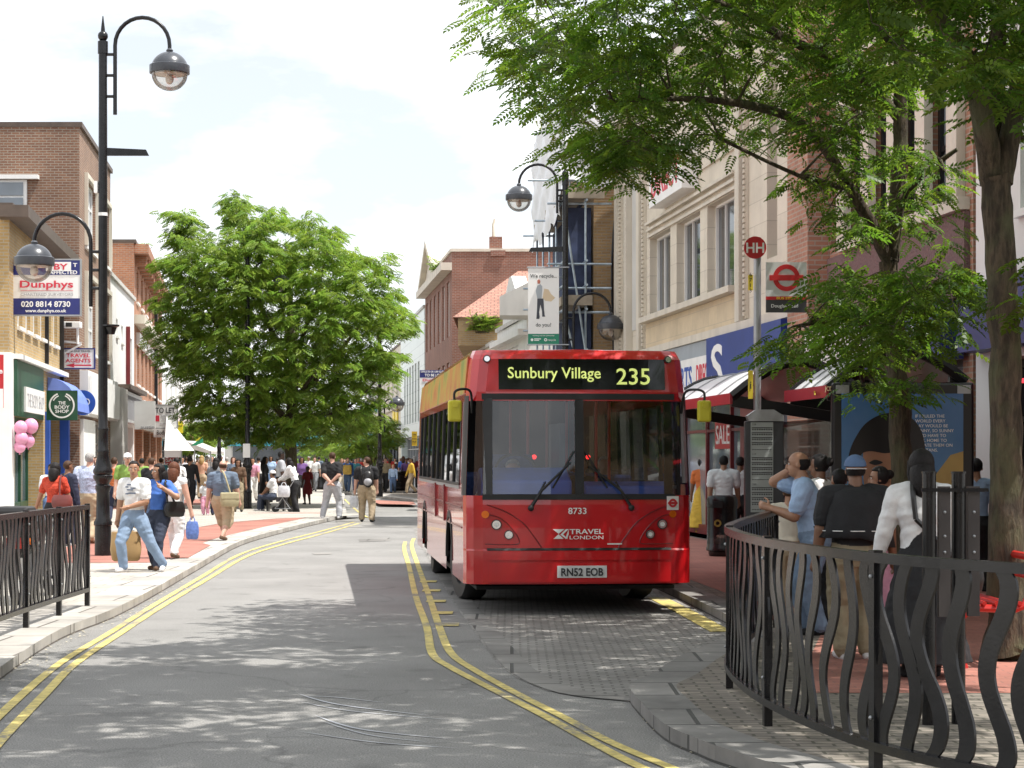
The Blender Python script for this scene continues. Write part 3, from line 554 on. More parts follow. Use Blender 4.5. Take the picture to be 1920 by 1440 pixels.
# scaffolded building
SF = FFpts(2.05, 49.95, 1.5, 57, -1)
R4 = building('tan_brick_building', 'tan brick building wrapped in scaffolding and white sheeting', SF, 49.95, 57, 10.6, [(51.2, 52.4, 4.8, 6.9), (54, 55.2, 4.8, 6.9), (51, 56, .1, 3, .5)], TAN, 12)
for o in [(51.2, 52.4, 4.8, 6.9), (54, 55.2, 4.8, 6.9)]: window(R4, SF, o, 2, 2)
shopfront(R4, SF, (51, 56, .1, 3, .5), 4, BLACK, PANE); pc = MB(); pc.tube(curve_pts([(2.55, 49.88, 4), (2.5, 49.88, 6.5), (2.62, 49.88, 8), (2.9, 49.88, 8.6)]), .03, 6); pc.build('black_cable', BLACK, R4)
# further houses
G5 = FFpts(.75, 64, -.6, 75, -1)
R5 = building('white_gabled_house', 'white house with a small gable and ball finial beside the recycling banner', G5, 66, 74.6, 6.4, [(68.5, 71.5, 4.6, 5.6)], RENDER, 8, copm=GREYR)
window(R5, G5, (68.5, 71.5, 4.6, 5.6), 2, 1); gb = MB(); gb.prism([G5.pt(68, .05, 6.4), G5.pt(72.5, .05, 6.4), G5.pt(72.2, .05, 7.3), G5.pt(70.6, .05, 8.1), G5.pt(69.9, .05, 8.1), G5.pt(68.3, .05, 7.3)], G5.n * -.5); gb.build('gable', RENDER, R5)
part(R5, 'cornice', RENDER, G5, (66, 74.6, .004, .3, 5.8, 6.0))
tr = MB(); tr.prism([(1.0, 64.0, 6.3), (-.4, 64.0, 6.3), (-.4, 64.0, 6.9), (1.0, 64.0, 7.6)], (0, 2, 0)); tr.build('rendered_flank', GREYR, R5)
G6 = FFpts(-.7, 75.2, -2.1, 88, -1)
R6 = building('cream_gabled_house', 'cream house with a curved gable, roof plants and red tiled hip roof', G6, 75, 89.5, 6.0, [(78, 79, 3.9, 5.2), (82, 83, 3.9, 5.2), (86, 87, 3.9, 5.2)], CREAMR, 9, copm=GREYR)
for o in [(78, 79, 3.9, 5.2), (82, 83, 3.9, 5.2), (86, 87, 3.9, 5.2)]: window(R6, G6, o, 1, 2)
tl = MB(); a0 = [(-2.0, 89.8, 6.6), (4.5, 77, 6.6), (4.5, 88, 10.2), (-.2, 89.6, 10.1)]
tl.add([(-2.3, 77.5, 7.2), (5.5, 77.5, 7.2), (5.5, 83, 9.5), (.25, 83, 9.5), (-2.3, 89.7, 7.2), (5.5, 89.7, 7.2)], [(0, 1, 2, 3), (0, 3, 4), (2, 5, 4, 3), (1, 5, 2)]); tl.build('tiled_roof', TILE, R6)
bw_ = MB(); bw_.box(-2.1, 5.4, 77.6, 89.6, 6.1, 7.18); bw_.build('brick_parapet', TAN, R6); dm = MB(); dm.box(.2, 3.4, 77.3, 80.5, 6.7, 8.0); dm.use(1); dm.box(.6, 3.6, 77.1, 80.6, 7.9, 8.05); dm.build('dormer', [TAN, LEAD], R6)
for i, (dd, zz) in enumerate(((80.4, 6.0), (86.0, 6.0))):
    q = MB(); q.prism([G6.pt(dd - 2.2, .06, zz), G6.pt(dd + 2.2, .06, zz), G6.pt(dd, .06, zz + 1.3)], G6.n * -.4); q.build('gable', CREAMR, R6)
G7 = FFpts(-2.75, 91.5, -4.7, 108, -1)
g7w = [(93 + i * 2.6, 94.3 + i * 2.6, z, z + 2.6) for i in range(6) for z in (3.6, 7.4)]
R7 = building('red_brick_house', 'tall red brick building with a pediment, white sash windows and chimney', G7, 91.5, 108, 11.2, g7w, RBR, 14, copm=STONEP)
for o in g7w: window(R7, G7, o, 2, 3, sill=False, fw=.14)
part(R7, 'cornice', STONEP, G7, (91.5, 108, .004, .5, 10.35, 10.7)); pdm = MB(); pdm.prism([G7.pt(98, .1, 10.7), G7.pt(108, .1, 10.7), G7.pt(103, .1, 12.7)], G7.n * -.6); pdm.prism([G7.pt(97.4, .4, 10.7), G7.pt(98.2, .4, 10.7), G7.pt(103, .4, 12.65), G7.pt(103, .4, 13.0)], G7.n * -1); pdm.prism([G7.pt(108.6, .4, 10.7), G7.pt(107.8, .4, 10.7), G7.pt(103, .4, 12.65), G7.pt(103, .4, 13.0)], G7.n * -1); pdm.build('pediment', STONEP, R7)
ch = MB(); ch.box(-1.05, -.45, 91.6, 93.2, 11.2, 11.9); ch.box(-.98, -.3, 91.4, 93.4, 11.0, 11.25); ch.build('chimney', RBR, R7); cp = MB(); cp.tube([(-.85, 92, 11.9), (-.87, 92, 12.5), (-.8, 92, 12.75)], [.09, .06, .05], 8); cp.build('chimney_cowl', CREAMR, R7)
G8 = FFpts(-4.75, 108.2, -7.2, 129, -1)
R8 = building('pale_panelled_store', 'pale green panelled store front with tall narrow windows beyond the bus', G8, 108.2, 129, 9.9, [(112 + i * 2.4, 113.4 + i * 2.4, 3.8, 7.2) for i in range(6)] + [(109, 128, .1, 3, .5)], PALEG, 14, copm=GREYR)
for i in range(6): window(R8, G8, (112 + i * 2.4, 113.4 + i * 2.4, 3.8, 7.2), 1, 1, GREYR, PANE2, sill=False)
shopfront(R8, G8, (109, 128, .1, 3, .5), 8, GREYM, PANE2)
G9 = FFpts(-7.1, 129.2, -11.5, 165, -1)
R9 = building('beige_store', 'beige stone clothes store with a small black blade sign on its corner', G9, 129.2, 165, 9.2, [(133 + i * 5, 135 + i * 5, 5.2, 7.6) for i in range(6)] + [(133, 163, .1, 3.2, .5)], CREAMR, 16)
for i in range(6): window(R9, G9, (133 + i * 5, 135 + i * 5, 5.2, 7.6), 2, 2)
shopfront(R9, G9, (133, 163, .1, 3.2, .5), 8, BLACK, PANE); part(R9, 'sign_letters', YELS, G9, (133, 135, .01, .1, 3.9, 5.0), (136, 138, .01, .1, 3.9, 5.0)); part(R9, 'band', STONEP, G9, (129.3, 165, .004, .2, 5.0, 5.2))
HF = FFpts(-30, 240, -2, 236, -1)
R10 = thing('far_store', 'low pale store closing the far end of the street', 'building', (-16, 240, 0)); q = MB(); q.box(-34, -4, 236, 250, 0, 7.5); q.build('wall', GREYR, R10)
q = MB(); q.box(-34, -4, 235.6, 235.96, 3.2, 4.6); q.build('shop_fascia', mat('teal_paint', (.03, .25, .32), .4, .1, 2), R10); q = MB(); q.box(-33, -5, 235.7, 235.98, .3, 3.1); q.build('shop_window', PANE, R10)
for i in range(9):
    q = MB(); q.box(-32.5 + i * 3.1, -31 + i * 3.1, 235.8, 235.97, 5, 6.8); q.build('window', PANE2, R10)
# ---------------- scaffolding
SC = thing('scaffolding', 'steel tube scaffolding with blue netting in front of the tan brick building', 'scaffolding', (1.2, 55, 0))
SFo = FFpts(2.05 - .8, 49.95, 1.5 - .8, 57, -1); t = MB()
for D_ in (49.6, 51.4, 53.2, 55, 56.8):
    for f_, dd in ((SFo, 0), (SF, .25)): t.tube([f_.pt(D_, dd, 3.2), f_.pt(D_, dd, 11.0)], .03, 6)
for z in (4.4, 5.4, 6.0, 6.6, 8.1):
    t.tube([SFo.pt(49.2, 0, z), SFo.pt(57.2, 0, z)], .03, 6); t.tube([SF.pt(49.3, .25, z), SF.pt(57.1, .25, z)], .03, 6)
    for D_ in (49.6, 53.2, 56.8): t.tube([SF.pt(D_, -.4, z - .06), SFo.pt(D_, .4, z - .06)], .03, 6)
t.tube([SF.pt(49.55, .2, 4.0), SFo.pt(49.55, 0, 8)], .03, 6); t.tube([SF.pt(49.55, .25, 3.2), SFo.pt(49.55, 0, 5.4)], .03, 6); t.tube([SF.pt(49.5, -1.0, 8.6), SFo.pt(49.5, .9, 8.6)], .03, 6)
t.tube([SFo.pt(49.4, .6, 10.4), SFo.pt(49.4, -.3, 10.6)], .025, 6); t.tube([SFo.pt(49.4, .0, 9.4), SFo.pt(49.4, 0, 11.6)], .025, 6); t.build('tubes', mat('scaffold_tube', (.42, .5, .56), .35, .3, 5, metal=.5), SC)
b = MB()
for z in (5.5, 8.15): SF.box(b, 49.5, 57, .25, .85, z, z + .06); SFo.box(b, 49.5, 57, .03, .07, z, z + .22)
SF.box(b, 49.4, 49.46, .1, .85, 5.5, 5.75); SF.box(b, 49.4, 49.46, -.2, .85, 8.15, 8.4); b.build('boards', mat('scaffold_board', (.36, .31, .24), .8, .2, 4), SC)
nt_ = MB(); SF.box(nt_, 50.2, 57, .3, .34, 3.3, 8.1); SF.box(nt_, 50.1, 50.14, .05, .75, 3.3, 5.4); SF.box(nt_, 50.1, 50.14, .05, .75, 5.6, 8.0); nt_.build('netting', mat('blue_netting', (.035, .05, .105), .8, .45, 4), SC)
sh = MB()
def sheet(mb, a, b, z0, z1, nrm, nu=26, nv=20, amp=.045):
    o = len(mb.v); a, b = Vector(a), Vector(b)
    for j in range(nv + 1):
        for i in range(nu + 1):
            p = a.lerp(b, i / nu); z = z0 + (z1 - z0) * j / nv; w = math.sin(i * 1.1 + .6 * math.sin(j * .9)) * .5 + math.sin(i * .37 + j * .8) * .7 + random.uniform(-.3, .3)
            mb.v.append(tuple(p + Vector(nrm) * w * amp + Vector((0, 0, z + ((.12 * math.sin(i * .6)) if j == 0 else 0)))))
    for j in range(nv):
        for i in range(nu): mb.f.append((o + j * (nu + 1) + i, o + j * (nu + 1) + i + 1, o + (j + 1) * (nu + 1) + i + 1, o + (j + 1) * (nu + 1) + i)); mb.m.append(mb.mi)
sheet(sh, SFo.pt(49.4, .1), SFo.pt(57.1, .1), 7.7, 10.7, SFo.n, 40); sheet(sh, SFo.pt(49.4, .12), SF.pt(49.4, -2.6), 8.5, 10.7, Vector((0, -1, 0)), 30)
shm = mat('white_sheeting', (.72, .73, .75), .45, .06, 2); sh.build('sheeting', shm, SC, smooth=True)
# ------------------------------------------------------------------ the bus
BRED = mat('bus_red', (0.56, 0.01, 0.014), 0.2, 0.08, 1.2, coat=0.7, spec=0.5, stain=.3)
BREDD = mat('bus_red_dark', (0.2, 0.005, 0.012), 0.3, 0.1, 2, coat=0.4)
RUB = mat('black_rubber', (0.014, 0.014, 0.015), 0.55, 0.3, 6)
GLOSSB = mat('gloss_black', (0.006, 0.006, 0.007), 0.08, 0, spec=0.6)
BYEL = mat('mirror_yellow', (0.62, 0.55, 0.04), 0.4, 0.06, 4)
CHROME = mat('chrome', (0.7, 0.7, 0.7), 0.15, 0, metal=1)
LENS = glass('lamp_lens', (0.95, 0.93, 0.88), 1, 0.12)
BGL = glass('bus_windscreen', (0.86, 0.9, 0.92), 0.9, 0.075); BGS = glass('bus_side_glass', (0.3, 0.33, 0.35), 0.7, 0.06)
LED = mat('destination_letters', (0.75, 0.86, 0.25), 0.5, 0, emit=0.35)
BX0, BY0 = -0.505, 21.5
bus_rz = math.atan2(0.0976, 1)          # turned a little: its tail lies further left
fx = Vector((math.cos(bus_rz), math.sin(bus_rz), 0)); bl = Vector((-math.sin(bus_rz), math.cos(bus_rz), 0))
HWB = 1.255
org = Vector((BX0, BY0, 0)) + fx * HWB
BUS = thing('bus', 'red single-deck bus in the bay showing Sunbury Village 235', 'bus', tuple(org), bus_rz)
LB = 10.4
def hw(z): return HWB - (0 if z < 1.3 else (z - 1.3) * 0.035) - (0 if z < 2.62 else (z - 2.62) ** 2 * 0.9)
def fo(z): return (0.03 if z < .72 else 0.05) + (0 if z < 1.1 else (z - 1.1) * 0.075) + (0 if z < 2.7 else (z - 2.7) ** 2 * 2.6)
RC = 0.2
# perimeter columns: (kind, value) on half the outline, mirrored for the other side
FXS = [0, .04, .3, .62, .85, 1.0]
def outline(z):
    W_, F_ = hw(z), fo(z); xf = W_ - RC; pts = []
    for x in FXS: xx = x / 1.0 * xf; pts.append((xx, F_ + .075 * (xx / W_) ** 2))
    yb = F_ + .075 * (xf / W_) ** 2
    for a in (30, 60, 90): t = math.radians(a); pts.append((xf + RC * math.sin(t), yb + RC * (1 - math.cos(t))))
    for y in SY: pts.append((W_, y))
    for a in (30, 60, 90): t = math.radians(a); pts.append((W_ - .12 + .12 * math.cos(t), LB - .12 + .12 * math.sin(t)))
    pts.append((0, LB)); return pts
SY = [.55, .95, 2.05, 3.15, 4.2, 5.3, 6.4, 7.5, 8.75, 9.7, LB - .12]
ZR = [.34, .40, .52, .70, .72, .95, 1.2, 1.30, 1.42, 2.33, 2.39, 2.43, 2.79, 2.84, 2.875, 2.89]
half = [outline(z) for z in ZR]; NC = len(half[0])
def P3(i, c, s): x, y = half[i][c]; return (x * s, y, ZR[i])
zi = ZR.index
shell = MB(); NF = len(FXS)
def in_hole(i, c, s):
    z = ZR[i]; y = SY[c - NF - 3] if NF + 3 <= c < NF + 3 + len(SY) else None
    if c < NF + 1 and 1.30 <= z < 2.33: return True                      # windscreen, wrapping the corner a little
    if y is not None and .95 <= y < 9.7 and 1.42 <= z < 2.33: return True # side windows
    if s > 0 and y is not None and .55 <= y < .95: return .34 <= z < 2.33  # entrance
    if y is not None and (2.05 <= y < 3.15 or 7.5 <= y < 8.75) and z < .95: return True   # wheel arches
    return False
for s in (1, -1):
    for i in range(len(ZR) - 1):
        for c in range(NC - 1):
            if in_hole(i, c, s): continue
            q = [P3(i, c, s), P3(i, c + 1, s), P3(i + 1, c + 1, s), P3(i + 1, c, s)]; shell.quad(*(q if s > 0 else q[::-1]))
    top = len(ZR) - 1; ring = [P3(top, c, s) for c in range(NC)]
    cen = [(0, ring[0][1] + .1, 2.895), (0, LB, 2.895)]
    for c in range(NC - 1):
        a, b = ring[c], ring[c + 1]; q = [a, b, (0, b[1], 2.90), (0, a[1], 2.90)]; shell.quad(*(q if s > 0 else q[::-1]))
body = shell.build('body', BRED, BUS, smooth=True, world=False)
def bp(name, m, mb, par=BUS, **k): return mb.build(name, m, par, world=False, **k)
def fy(x, z): return fo(z) + .075 * (x / hw(z)) ** 2     # the front surface
# glass
for s in (1, -1):
    w = MB(); i0, i1 = zi(1.30), zi(2.33)
    for i in range(i0, i1):
        for c in range(0 if s > 0 else 0, NF):
            q = [P3(i, c, s), P3(i, c + 1, s), P3(i + 1, c + 1, s), P3(i + 1, c, s)]; q = [(x, y + .012, z) for x, y, z in q]; w.quad(*(q if s > 0 else q[::-1]))
    bp('windscreen', BGL, w, smooth=True)
fr = MB()
def fbar(x0, x1, z0, z1, proud=.012, deep=.03, n=10, mb=None):
    mb = mb or fr
    for k in range(n):
        a, b = x0 + (x1 - x0) * k / n, x0 + (x1 - x0) * (k + 1) / n
        q = [(a, fy(a, z0) - proud, z0), (b, fy(b, z0) - proud, z0), (b, fy(b, z1) - proud, z1), (a, fy(a, z1) - proud, z1)]; q2 = [(x, y + deep + proud, z) for x, y, z in q]
        mb.add(q + q2, [(0, 1, 2, 3), (7, 6, 5, 4), (0, 4, 5, 1), (3, 2, 6, 7)] + ([(0, 3, 7, 4)] if k == 0 else []) + ([(1, 5, 6, 2)] if k == n - 1 else []))
fbar(-1.06, 1.06, 1.255, 1.315, .014, n=12); fbar(-1.06, 1.06, 2.345, 2.41, .014, n=12); fbar(-.045, .045, 1.317, 2.343, .016, n=1)
for s in (1, -1): fr.obox((s * (1.0 if s > 0 else 1.0) - .05, fy(1, 1.4) + .03, 1.3), (.1, .07 * s, 0), (0, .05, 0), (0, .06, 1.06))
bp('windscreen_frame', RUB, fr)
for s in (1, -1):
    pl = MB()
    for i in range(zi(1.30), zi(2.39)):
        for c in range(NF + 1, NF + 3):
            q = [P3(i, c, s), P3(i, c + 1, s), P3(i + 1, c + 1, s), P3(i + 1, c, s)]; q = [(x + .004 * s, y - .004, z) for x, y, z in q]; pl.quad(*(q if s > 0 else q[::-1]))
    bp('corner_pillar', RUB, pl)
# destination display: frame, glass face, letters
dd = MB(); fbar(-.875, .96, 2.455, 2.79, .006, mb=dd); bp('display', GLOSSB, dd)
def ftext(name, s, m, x, z, h=None, w=None, proud=.02, bold=0, par=BUS):
    t = text(name, s, m, par, (x, fy(x, z) - proud, z), (1, 0, 0), (0, .075, 1), h=h, w=w, thick=.004, bold=bold, world=False); return t
ftext('lettering', 'Sunbury Village', LED, -.27, 2.64, h=.125, w=1.02, bold=.008, proud=.024); ftext('route_number', '235', LED, .60, 2.605, h=.185, w=.37, bold=.006, proud=.028)
ftext('fleet_number', '8733', WHITEL, -.03, 1.135, h=.07, w=.2, bold=.01, proud=.006)
ftext('lettering', 'TRAVEL', WHITEL, .07, .91, h=.055, w=.37, bold=.015, proud=.006); ftext('lettering', 'LONDON', WHITEL, .07, .845, h=.04, w=.37, bold=.004, proud=.006)
lg = MB(); y = fy(.2, .88) - .008
for poly in ([(-.30, .935), (-.17, .935), (-.235, .885)], [(-.155, .935), (-.125, .935), (-.19, .875), (-.205, .885)], [(-.29, .83), (-.235, .88), (-.18, .83)], [(-.165, .83), (-.125, .88), (-.125, .935), (-.14, .83)], [(-.215, .875), (-.20, .89), (-.135, .83), (-.155, .83)]):
    lg.prism([(x, fy(x, z) - .003, z) for x, z in poly], (0, -.004, 0))
bp('logo', WHITEL, lg)
st = MB(); st.prism([(.30, fy(.4, .78) - .003, .765), (.46, fy(.4, .78) - .003, .765), (.46, fy(.4, .78) - .003, .78), (.30, fy(.4, .78) - .003, .78)], (0, -.003, 0)); bp('small_sticker', WHITEP, st)
# roundel sticker by the nearside corner
ry = fy(1.02, 1.2) + .004; rk_ = MB(); rk_.obox((.96, ry - .03, 1.14), (.135, .03, 0), (0, -.006, 0), (0, 0, .15)); rk_.use(1); rk_.disc((1.027, ry - .026, 1.215), .047, (1, .2, 0), (0, 0, 1), thick=(0, -.004, 0), r_in=.024); rk_.obox((.972, ry - .037, 1.203), (.11, .024, 0), (0, -.004, 0), (0, 0, .024)); bp('roundel_sticker', [WHITEP, REDPT], rk_)
# number plate
pb = MB(); fbar(-.255, .285, .41, .54, .045, .01, 1, pb); bp('number_plate', mat('plate_white', (.72, .73, .72), .35, .05, 6), pb); ftext('lettering', 'RN52 EOB', BLACKL, .015, .475, h=.085, w=.46, bold=.022, proud=.05)
# bumper mouldings and front panel creases
cr_ = MB(); fbar(-1.01, 1.01, .705, .73, .004, n=14, mb=cr_); bp('bumper_gap', RUB, cr_)
bb = MB(); fbar(-1.0, 1.0, .60, .69, .022, n=14, mb=bb); fbar(-1.0, 1.0, .36, .575, .03, n=14, mb=bb); bp('bumper', BRED, bb)
for s in (1, -1):
    cs = MB(); pts = curve_pts([(s * x, 0, z) for x, z in ((1.01, 1.20), (.8, 1.12), (.62, 1.0), (.5, .85), (.42, .735))], 5); cs.tube([(p.x, fy(p.x, p.z) - .001, p.z) for p in pts], .007, 6); bp('panel_crease', BREDD, cs)
    hp = MB(); pts = curve_pts([(s * x, 0, z) for x, z in ((1.04, 1.1), (.88, 1.06), (.74, .94), (.66, .79), (.8, .77), (1.03, .775), )], 5); hp.tube([(p.x, fy(p.x, p.z) - .001, p.z) for p in pts], .006, 6); bp('headlamp_panel', BREDD, hp)
    for x, z, r in ((.91, .985, .055), (.775, .875, .05)):
        h = MB(); y = fy(x, z); h.disc((s * x, y + .0, z), r, (1, .12 * s, 0), (0, 0, 1), thick=(0, -.016, 0)); lm = bp('headlight', BREDD if r < .01 else RUB, h)
        q = MB(); q.disc((s * x, y - .017, z), r * .82, (1, .12 * s, 0), (0, 0, 1), thick=(0, -.006, 0)); q.use(1); q.disc((s * x, y - .024, z), r * .45, (1, .12 * s, 0), (0, 0, 1), thick=(0, -.006, 0)); bp('lens', [CHROME, WHITEP], q, lm)
    q = MB(); x, z = 1.03, 1.095; q.disc((s * x, fy(x, z) + .02, z), .04, (1, .45 * s, 0), (0, 0, 1), thick=(-.0, -.03, 0)); bp('indicator', mat('amber_lens', (.75, .16, .01), .25, .1, 20), q)
    q = MB(); x, z = 1.0, 2.79; q.disc((s * x, fy(x, z) + .01, z), .04, (1, .2 * s, 0), (0, .2, 1), thick=(0, -.04, 0)); mk = bp('marker_lamp', RUB, q); q = MB(); q.disc((s * x, fy(x, z) - .031, z), .03, (1, .2 * s, 0), (0, .2, 1), thick=(0, -.008, 0)); bp('lens', CHROME, q, mk)
# wipers
for s, x0, x1, z1 in ((1, .56, .1, 1.62), (-1, -.54, -.1, 1.66)):
    w = MB(); w.tube([(x0, fy(x0, 1.19) - .05, 1.17), (x0 - s * .12, fy(x0, 1.35) - .075, 1.36), (x1, fy(x1, z1) - .05, z1)], [.02, .016, .01], 8); w.tube([(x0 - s * .02, fy(x0, 1.2) - .06, 1.2), ((x0 + x1) / 2 + s * .06, fy(.3, 1.5) - .05, 1.45)], .01, 6); w.tube([(x1 + s * .2, fy(.3, 1.42) - .03, 1.38), (x1 - s * .04, fy(.1, 1.8) - .035, 1.78)], .011, 6); w.ball((x0, fy(x0, 1.18) - .05, 1.165), .035, 6); bp('wiper', RUB, w)
# mirrors
for s, x, y in ((-1, -1.36, .1), (1, 1.36, .02)):
    a = MB(); a.tube(curve_pts([(s * 1.16, .3, 2.2), (s * 1.18, .2, 2.42), (s * 1.27, y + .03, 2.455), (x, y, 2.42), (x, y, 2.3)], 5), .014, 8); am = bp('mirror_arm', RUB, a)
    q = MB(); q.box(x - .075, x + .075, y - .05, y + .03, 2.1, 2.335); bp('mirror', BYEL, q, am, bevel=.025); q = MB(); q.disc((x + s * .0, y - .051, 2.285), .032, (1, 0, 0), (0, 0, 1), thick=(0, -.025, 0)); bp('mirror_joint', BYEL, q, am)
# side windows: pillars and panes, advert band, rub strips
for s in (-1, 1):
    ys = [.95, 2.05, 3.15, 4.2, 5.3, 6.4, 7.5, 8.75, 9.7]
    for a, b in zip(ys[:-1], ys[1:]):
        q = MB(); q.add([(s * (hw(1.42) - .012), a, 1.42), (s * (hw(1.42) - .012), b, 1.42), (s * (hw(2.33) - .012), b, 2.33), (s * (hw(2.33) - .012), a, 2.33)], [(0, 1, 2, 3)]); bp('side_window', BGS, q)
    pm_ = MB()
    for a in ys: pm_.obox((s * (hw(1.42) - .03), a - .045, 1.42), (s * .036, 0, 0), (0, .09, 0), (-s * .03, 0, .91))
    pm_.obox((s * (hw(1.42) - .03), .9, 1.40), (s * .042, 0, 0), (0, 8.85, 0), (0, 0, .03)); bp('window_pillars', RUB, pm_)
    sv = MB(); sv.obox((s * (hw(1.42) - .03), .56, 1.43), (s * .04, 0, 0), (0, .04, 0), (-s * .03, 0, .9)); sv.obox((s * (hw(1.42) - .03), .9, 1.36), (s * .04, 0, 0), (0, 8.85, 0), (0, 0, .035)); bp('window_trim', GREYM, sv)
    tr_ = MB()
    for z in (.93, 1.15): tr_.obox((s * (hw(z) - .01), .5, z), (s * .018, 0, 0), (0, LB - .8, 0), (0, 0, .018))
    bp('side_trim', BREDD, tr_)
    for y in (3.3, 5.15): q = MB(); q.obox((s * (hw(1) - .01), y, .93), (s * .035, 0, 0), (0, .12, 0), (0, 0, .45)); bp('side_strap', BREDD, q)
    # wheel arches and wheels
    for k, yc in enumerate((2.6, 8.12)):
        q = MB(); q.disc((s * (HWB - .02), yc, .5), .58, (0, 1, 0), (0, 0, 1), n=24, thick=(s * .03, 0, 0), r_in=.5, a0=0, a1=180); bp('wheel_arch', RUB, q)
        q = MB(); pr = [(.30, -.13), (.46, -.14), (.49, -.09), (.49, .09), (.46, .14), (.30, .13)]; o = len(q.v); n = 32
        wx = s * (HWB - .25)
        st_ = math.radians(9 if k == 0 else 0)
        for r, d in pr:
            for j in range(n):
                t = 2 * math.pi * j / n; yy = r * math.cos(t); q.v.append((wx + d * math.cos(st_) - yy * math.sin(st_), yc + d * math.sin(st_) + yy * math.cos(st_), .49 + r * math.sin(t)))
        for i in range(len(pr)):
            for j in range(n):
                i2, j2 = (i + 1) % len(pr), (j + 1) % n; q.f.append((o + i * n + j, o + i * n + j2, o + i2 * n + j2, o + i2 * n + j)); q.m.append(0)
        wh = bp('wheel', RUB, q, smooth=True); q = MB(); q.disc((wx, yc, .49), .3, (-math.sin(st_), math.cos(st_), 0), (0, 0, 1), n=24, thick=(s * .09, 0, 0)); q.disc((wx + s * .09, yc, .49), .1, (-math.sin(st_), math.cos(st_), 0), (0, 0, 1), n=16, thick=(s * .06, 0, 0)); bp('rim', GREYM, q, wh)
# side advertisement along the roof edge on the offside
ADM = bpy.data.materials.new('advert_sheet'); ADM.use_nodes = True; t = ADM.node_tree; b = t.nodes['Principled BSDF']; b.inputs['Roughness'].default_value = .3
co = t.nodes.new('ShaderNodeTexCoord'); n_ = t.nodes.new('ShaderNodeTexNoise'); n_.inputs['Scale'].default_value = 1.6; n_.inputs['Detail'].default_value = 5; r_ = t.nodes.new('ShaderNodeValToRGB'); el_ = r_.color_ramp.elements
for pos, c in ((.33, (.42, .05, .02)), (.45, (.6, .22, .03)), (.56, (.55, .4, .05)), (.66, (.22, .3, .05))):
    e = el_.new(pos); e.color = c + (1,)
el_.remove(el_[0]); el_.remove(el_[-1]); t.links.new(co.outputs['Object'], n_.inputs['Vector']); t.links.new(n_.outputs[0], r_.inputs[0]); t.links.new(r_.outputs[0], b.inputs['Base Color'])
q = MB(); q.obox((-hw(2.44) + .002, .45, 2.42), (-.016, 0, 0), (0, LB - .7, 0), (.04, 0, .40)); bp('advert_panel', ADM, q)
# inside: floor, dash, cab, poles, seats
ins = MB(); ins.box(-1.15, 1.15, .55, LB - .2, .30, .36); ins.box(-1.15, 1.15, LB - .35, LB - .25, .36, 2.7); bp('floor', mat('bus_floor', (.05, .05, .055), .7, .2, 4), ins)
q = MB(); q.box(-1.12, 1.12, .45, LB - .3, 2.62, 2.66); bp('ceiling', mat('bus_ceiling', (.75, .75, .74), .6, .1, 2), q)
q = MB(); q.prism([(-1.05, .33, 1.0), (-1.05, .33, 1.46), (-1.05, .8, 1.6), (-1.05, .95, 1.55), (-1.05, .95, 1.0)], (1.0, 0, 0)); q.prism([(.1, .36, 1.0), (.1, .36, 1.4), (.1, .7, 1.45), (.1, .7, 1.0)], (.95, 0, 0)); q.box(-1.05, 1.05, .33, .5, .5, 1.0); bp('dashboard', mat('dash_blue', (.07, .15, .6), .45, .15, 3), q, bevel=.03)
q = MB(); q.tube([(-.62 + .23 * math.cos(t), .88 + .09 * math.sin(t), 1.56 + .19 * math.sin(t)) for t in [2 * math.pi * i / 20 for i in range(21)]], .017, 6); q.tube([(-.62, .9, 1.56), (-.62, 1.0, 1.3)], .03, 8); q.tube([(-.84, .88, 1.56), (-.4, .88, 1.56)], .014, 6); bp('steering_wheel', RUB, q)
q = MB(); q.box(-.12, -.06, .9, 1.9, .4, 2.1); bp('cab_door', mat('cab_grey', (.12, .13, .14), .5, .1, 3), q)
for x, y in ((.35, 1.3), (.62, 2.1), (-.3, 2.6), (.3, 3.6), (-.3, 4.8), (.3, 5.8)): q = MB(); q.tube([(x, y, .36), (x, y, 2.62)], .018, 8); bp('grab_pole', mat('pole_red', (.5, .03, .03), .35, .1, 4), q)
SEATM = mat('seat_blue', (.04, .07, .2), .8, .3, 20)
seat0 = MB(); seat0.box(-.22, .22, -.22, .22, .75, .87); seat0.box(-.22, .22, .16, .26, .87, 1.5); sb = None
for s in (-1, 1):
    for k in range(6):
        o = bp('seat', SEATM, seat0, bevel=.04) if sb is None else sb.copy()
        if sb is None: sb = o
        else: COL.objects.link(o)
        o.location = (s * .85, 3.0 + k * 1.1, 0)
        o2 = sb.copy(); COL.objects.link(o2); o2.location = (s * .4, 3.0 + k * 1.1, 0)
q = MB(); q.box(-.85, -.35, 1.55, 1.68, .7, 1.75); q.box(-.85, -.35, 1.15, 1.6, .6, .75); bp('driver_seat', SEATM, q, bevel=.04)
for x in (-.3, .34):
    q = MB(); q.ball((x, 1.9, 1.72), .028, 6); bp('red_lamp', mat('red_light', (1, .03, .03), .3, 0, emit=1.5), q)
# underside and door frame
q = MB(); q.box(-1.1, 1.1, .4, LB - .2, .26, .299); bp('underframe', DARK, q)
q = MB(); q.box(1.165, 1.20, .56, .62, .36, 2.33); q.box(1.165, 1.20, 1.55, 1.6, .36, 1.4); bp('door_frame', RUB, q)
def buspt(x, y, z): return org + fx * x + bl * y + Vector((0, 0, z))
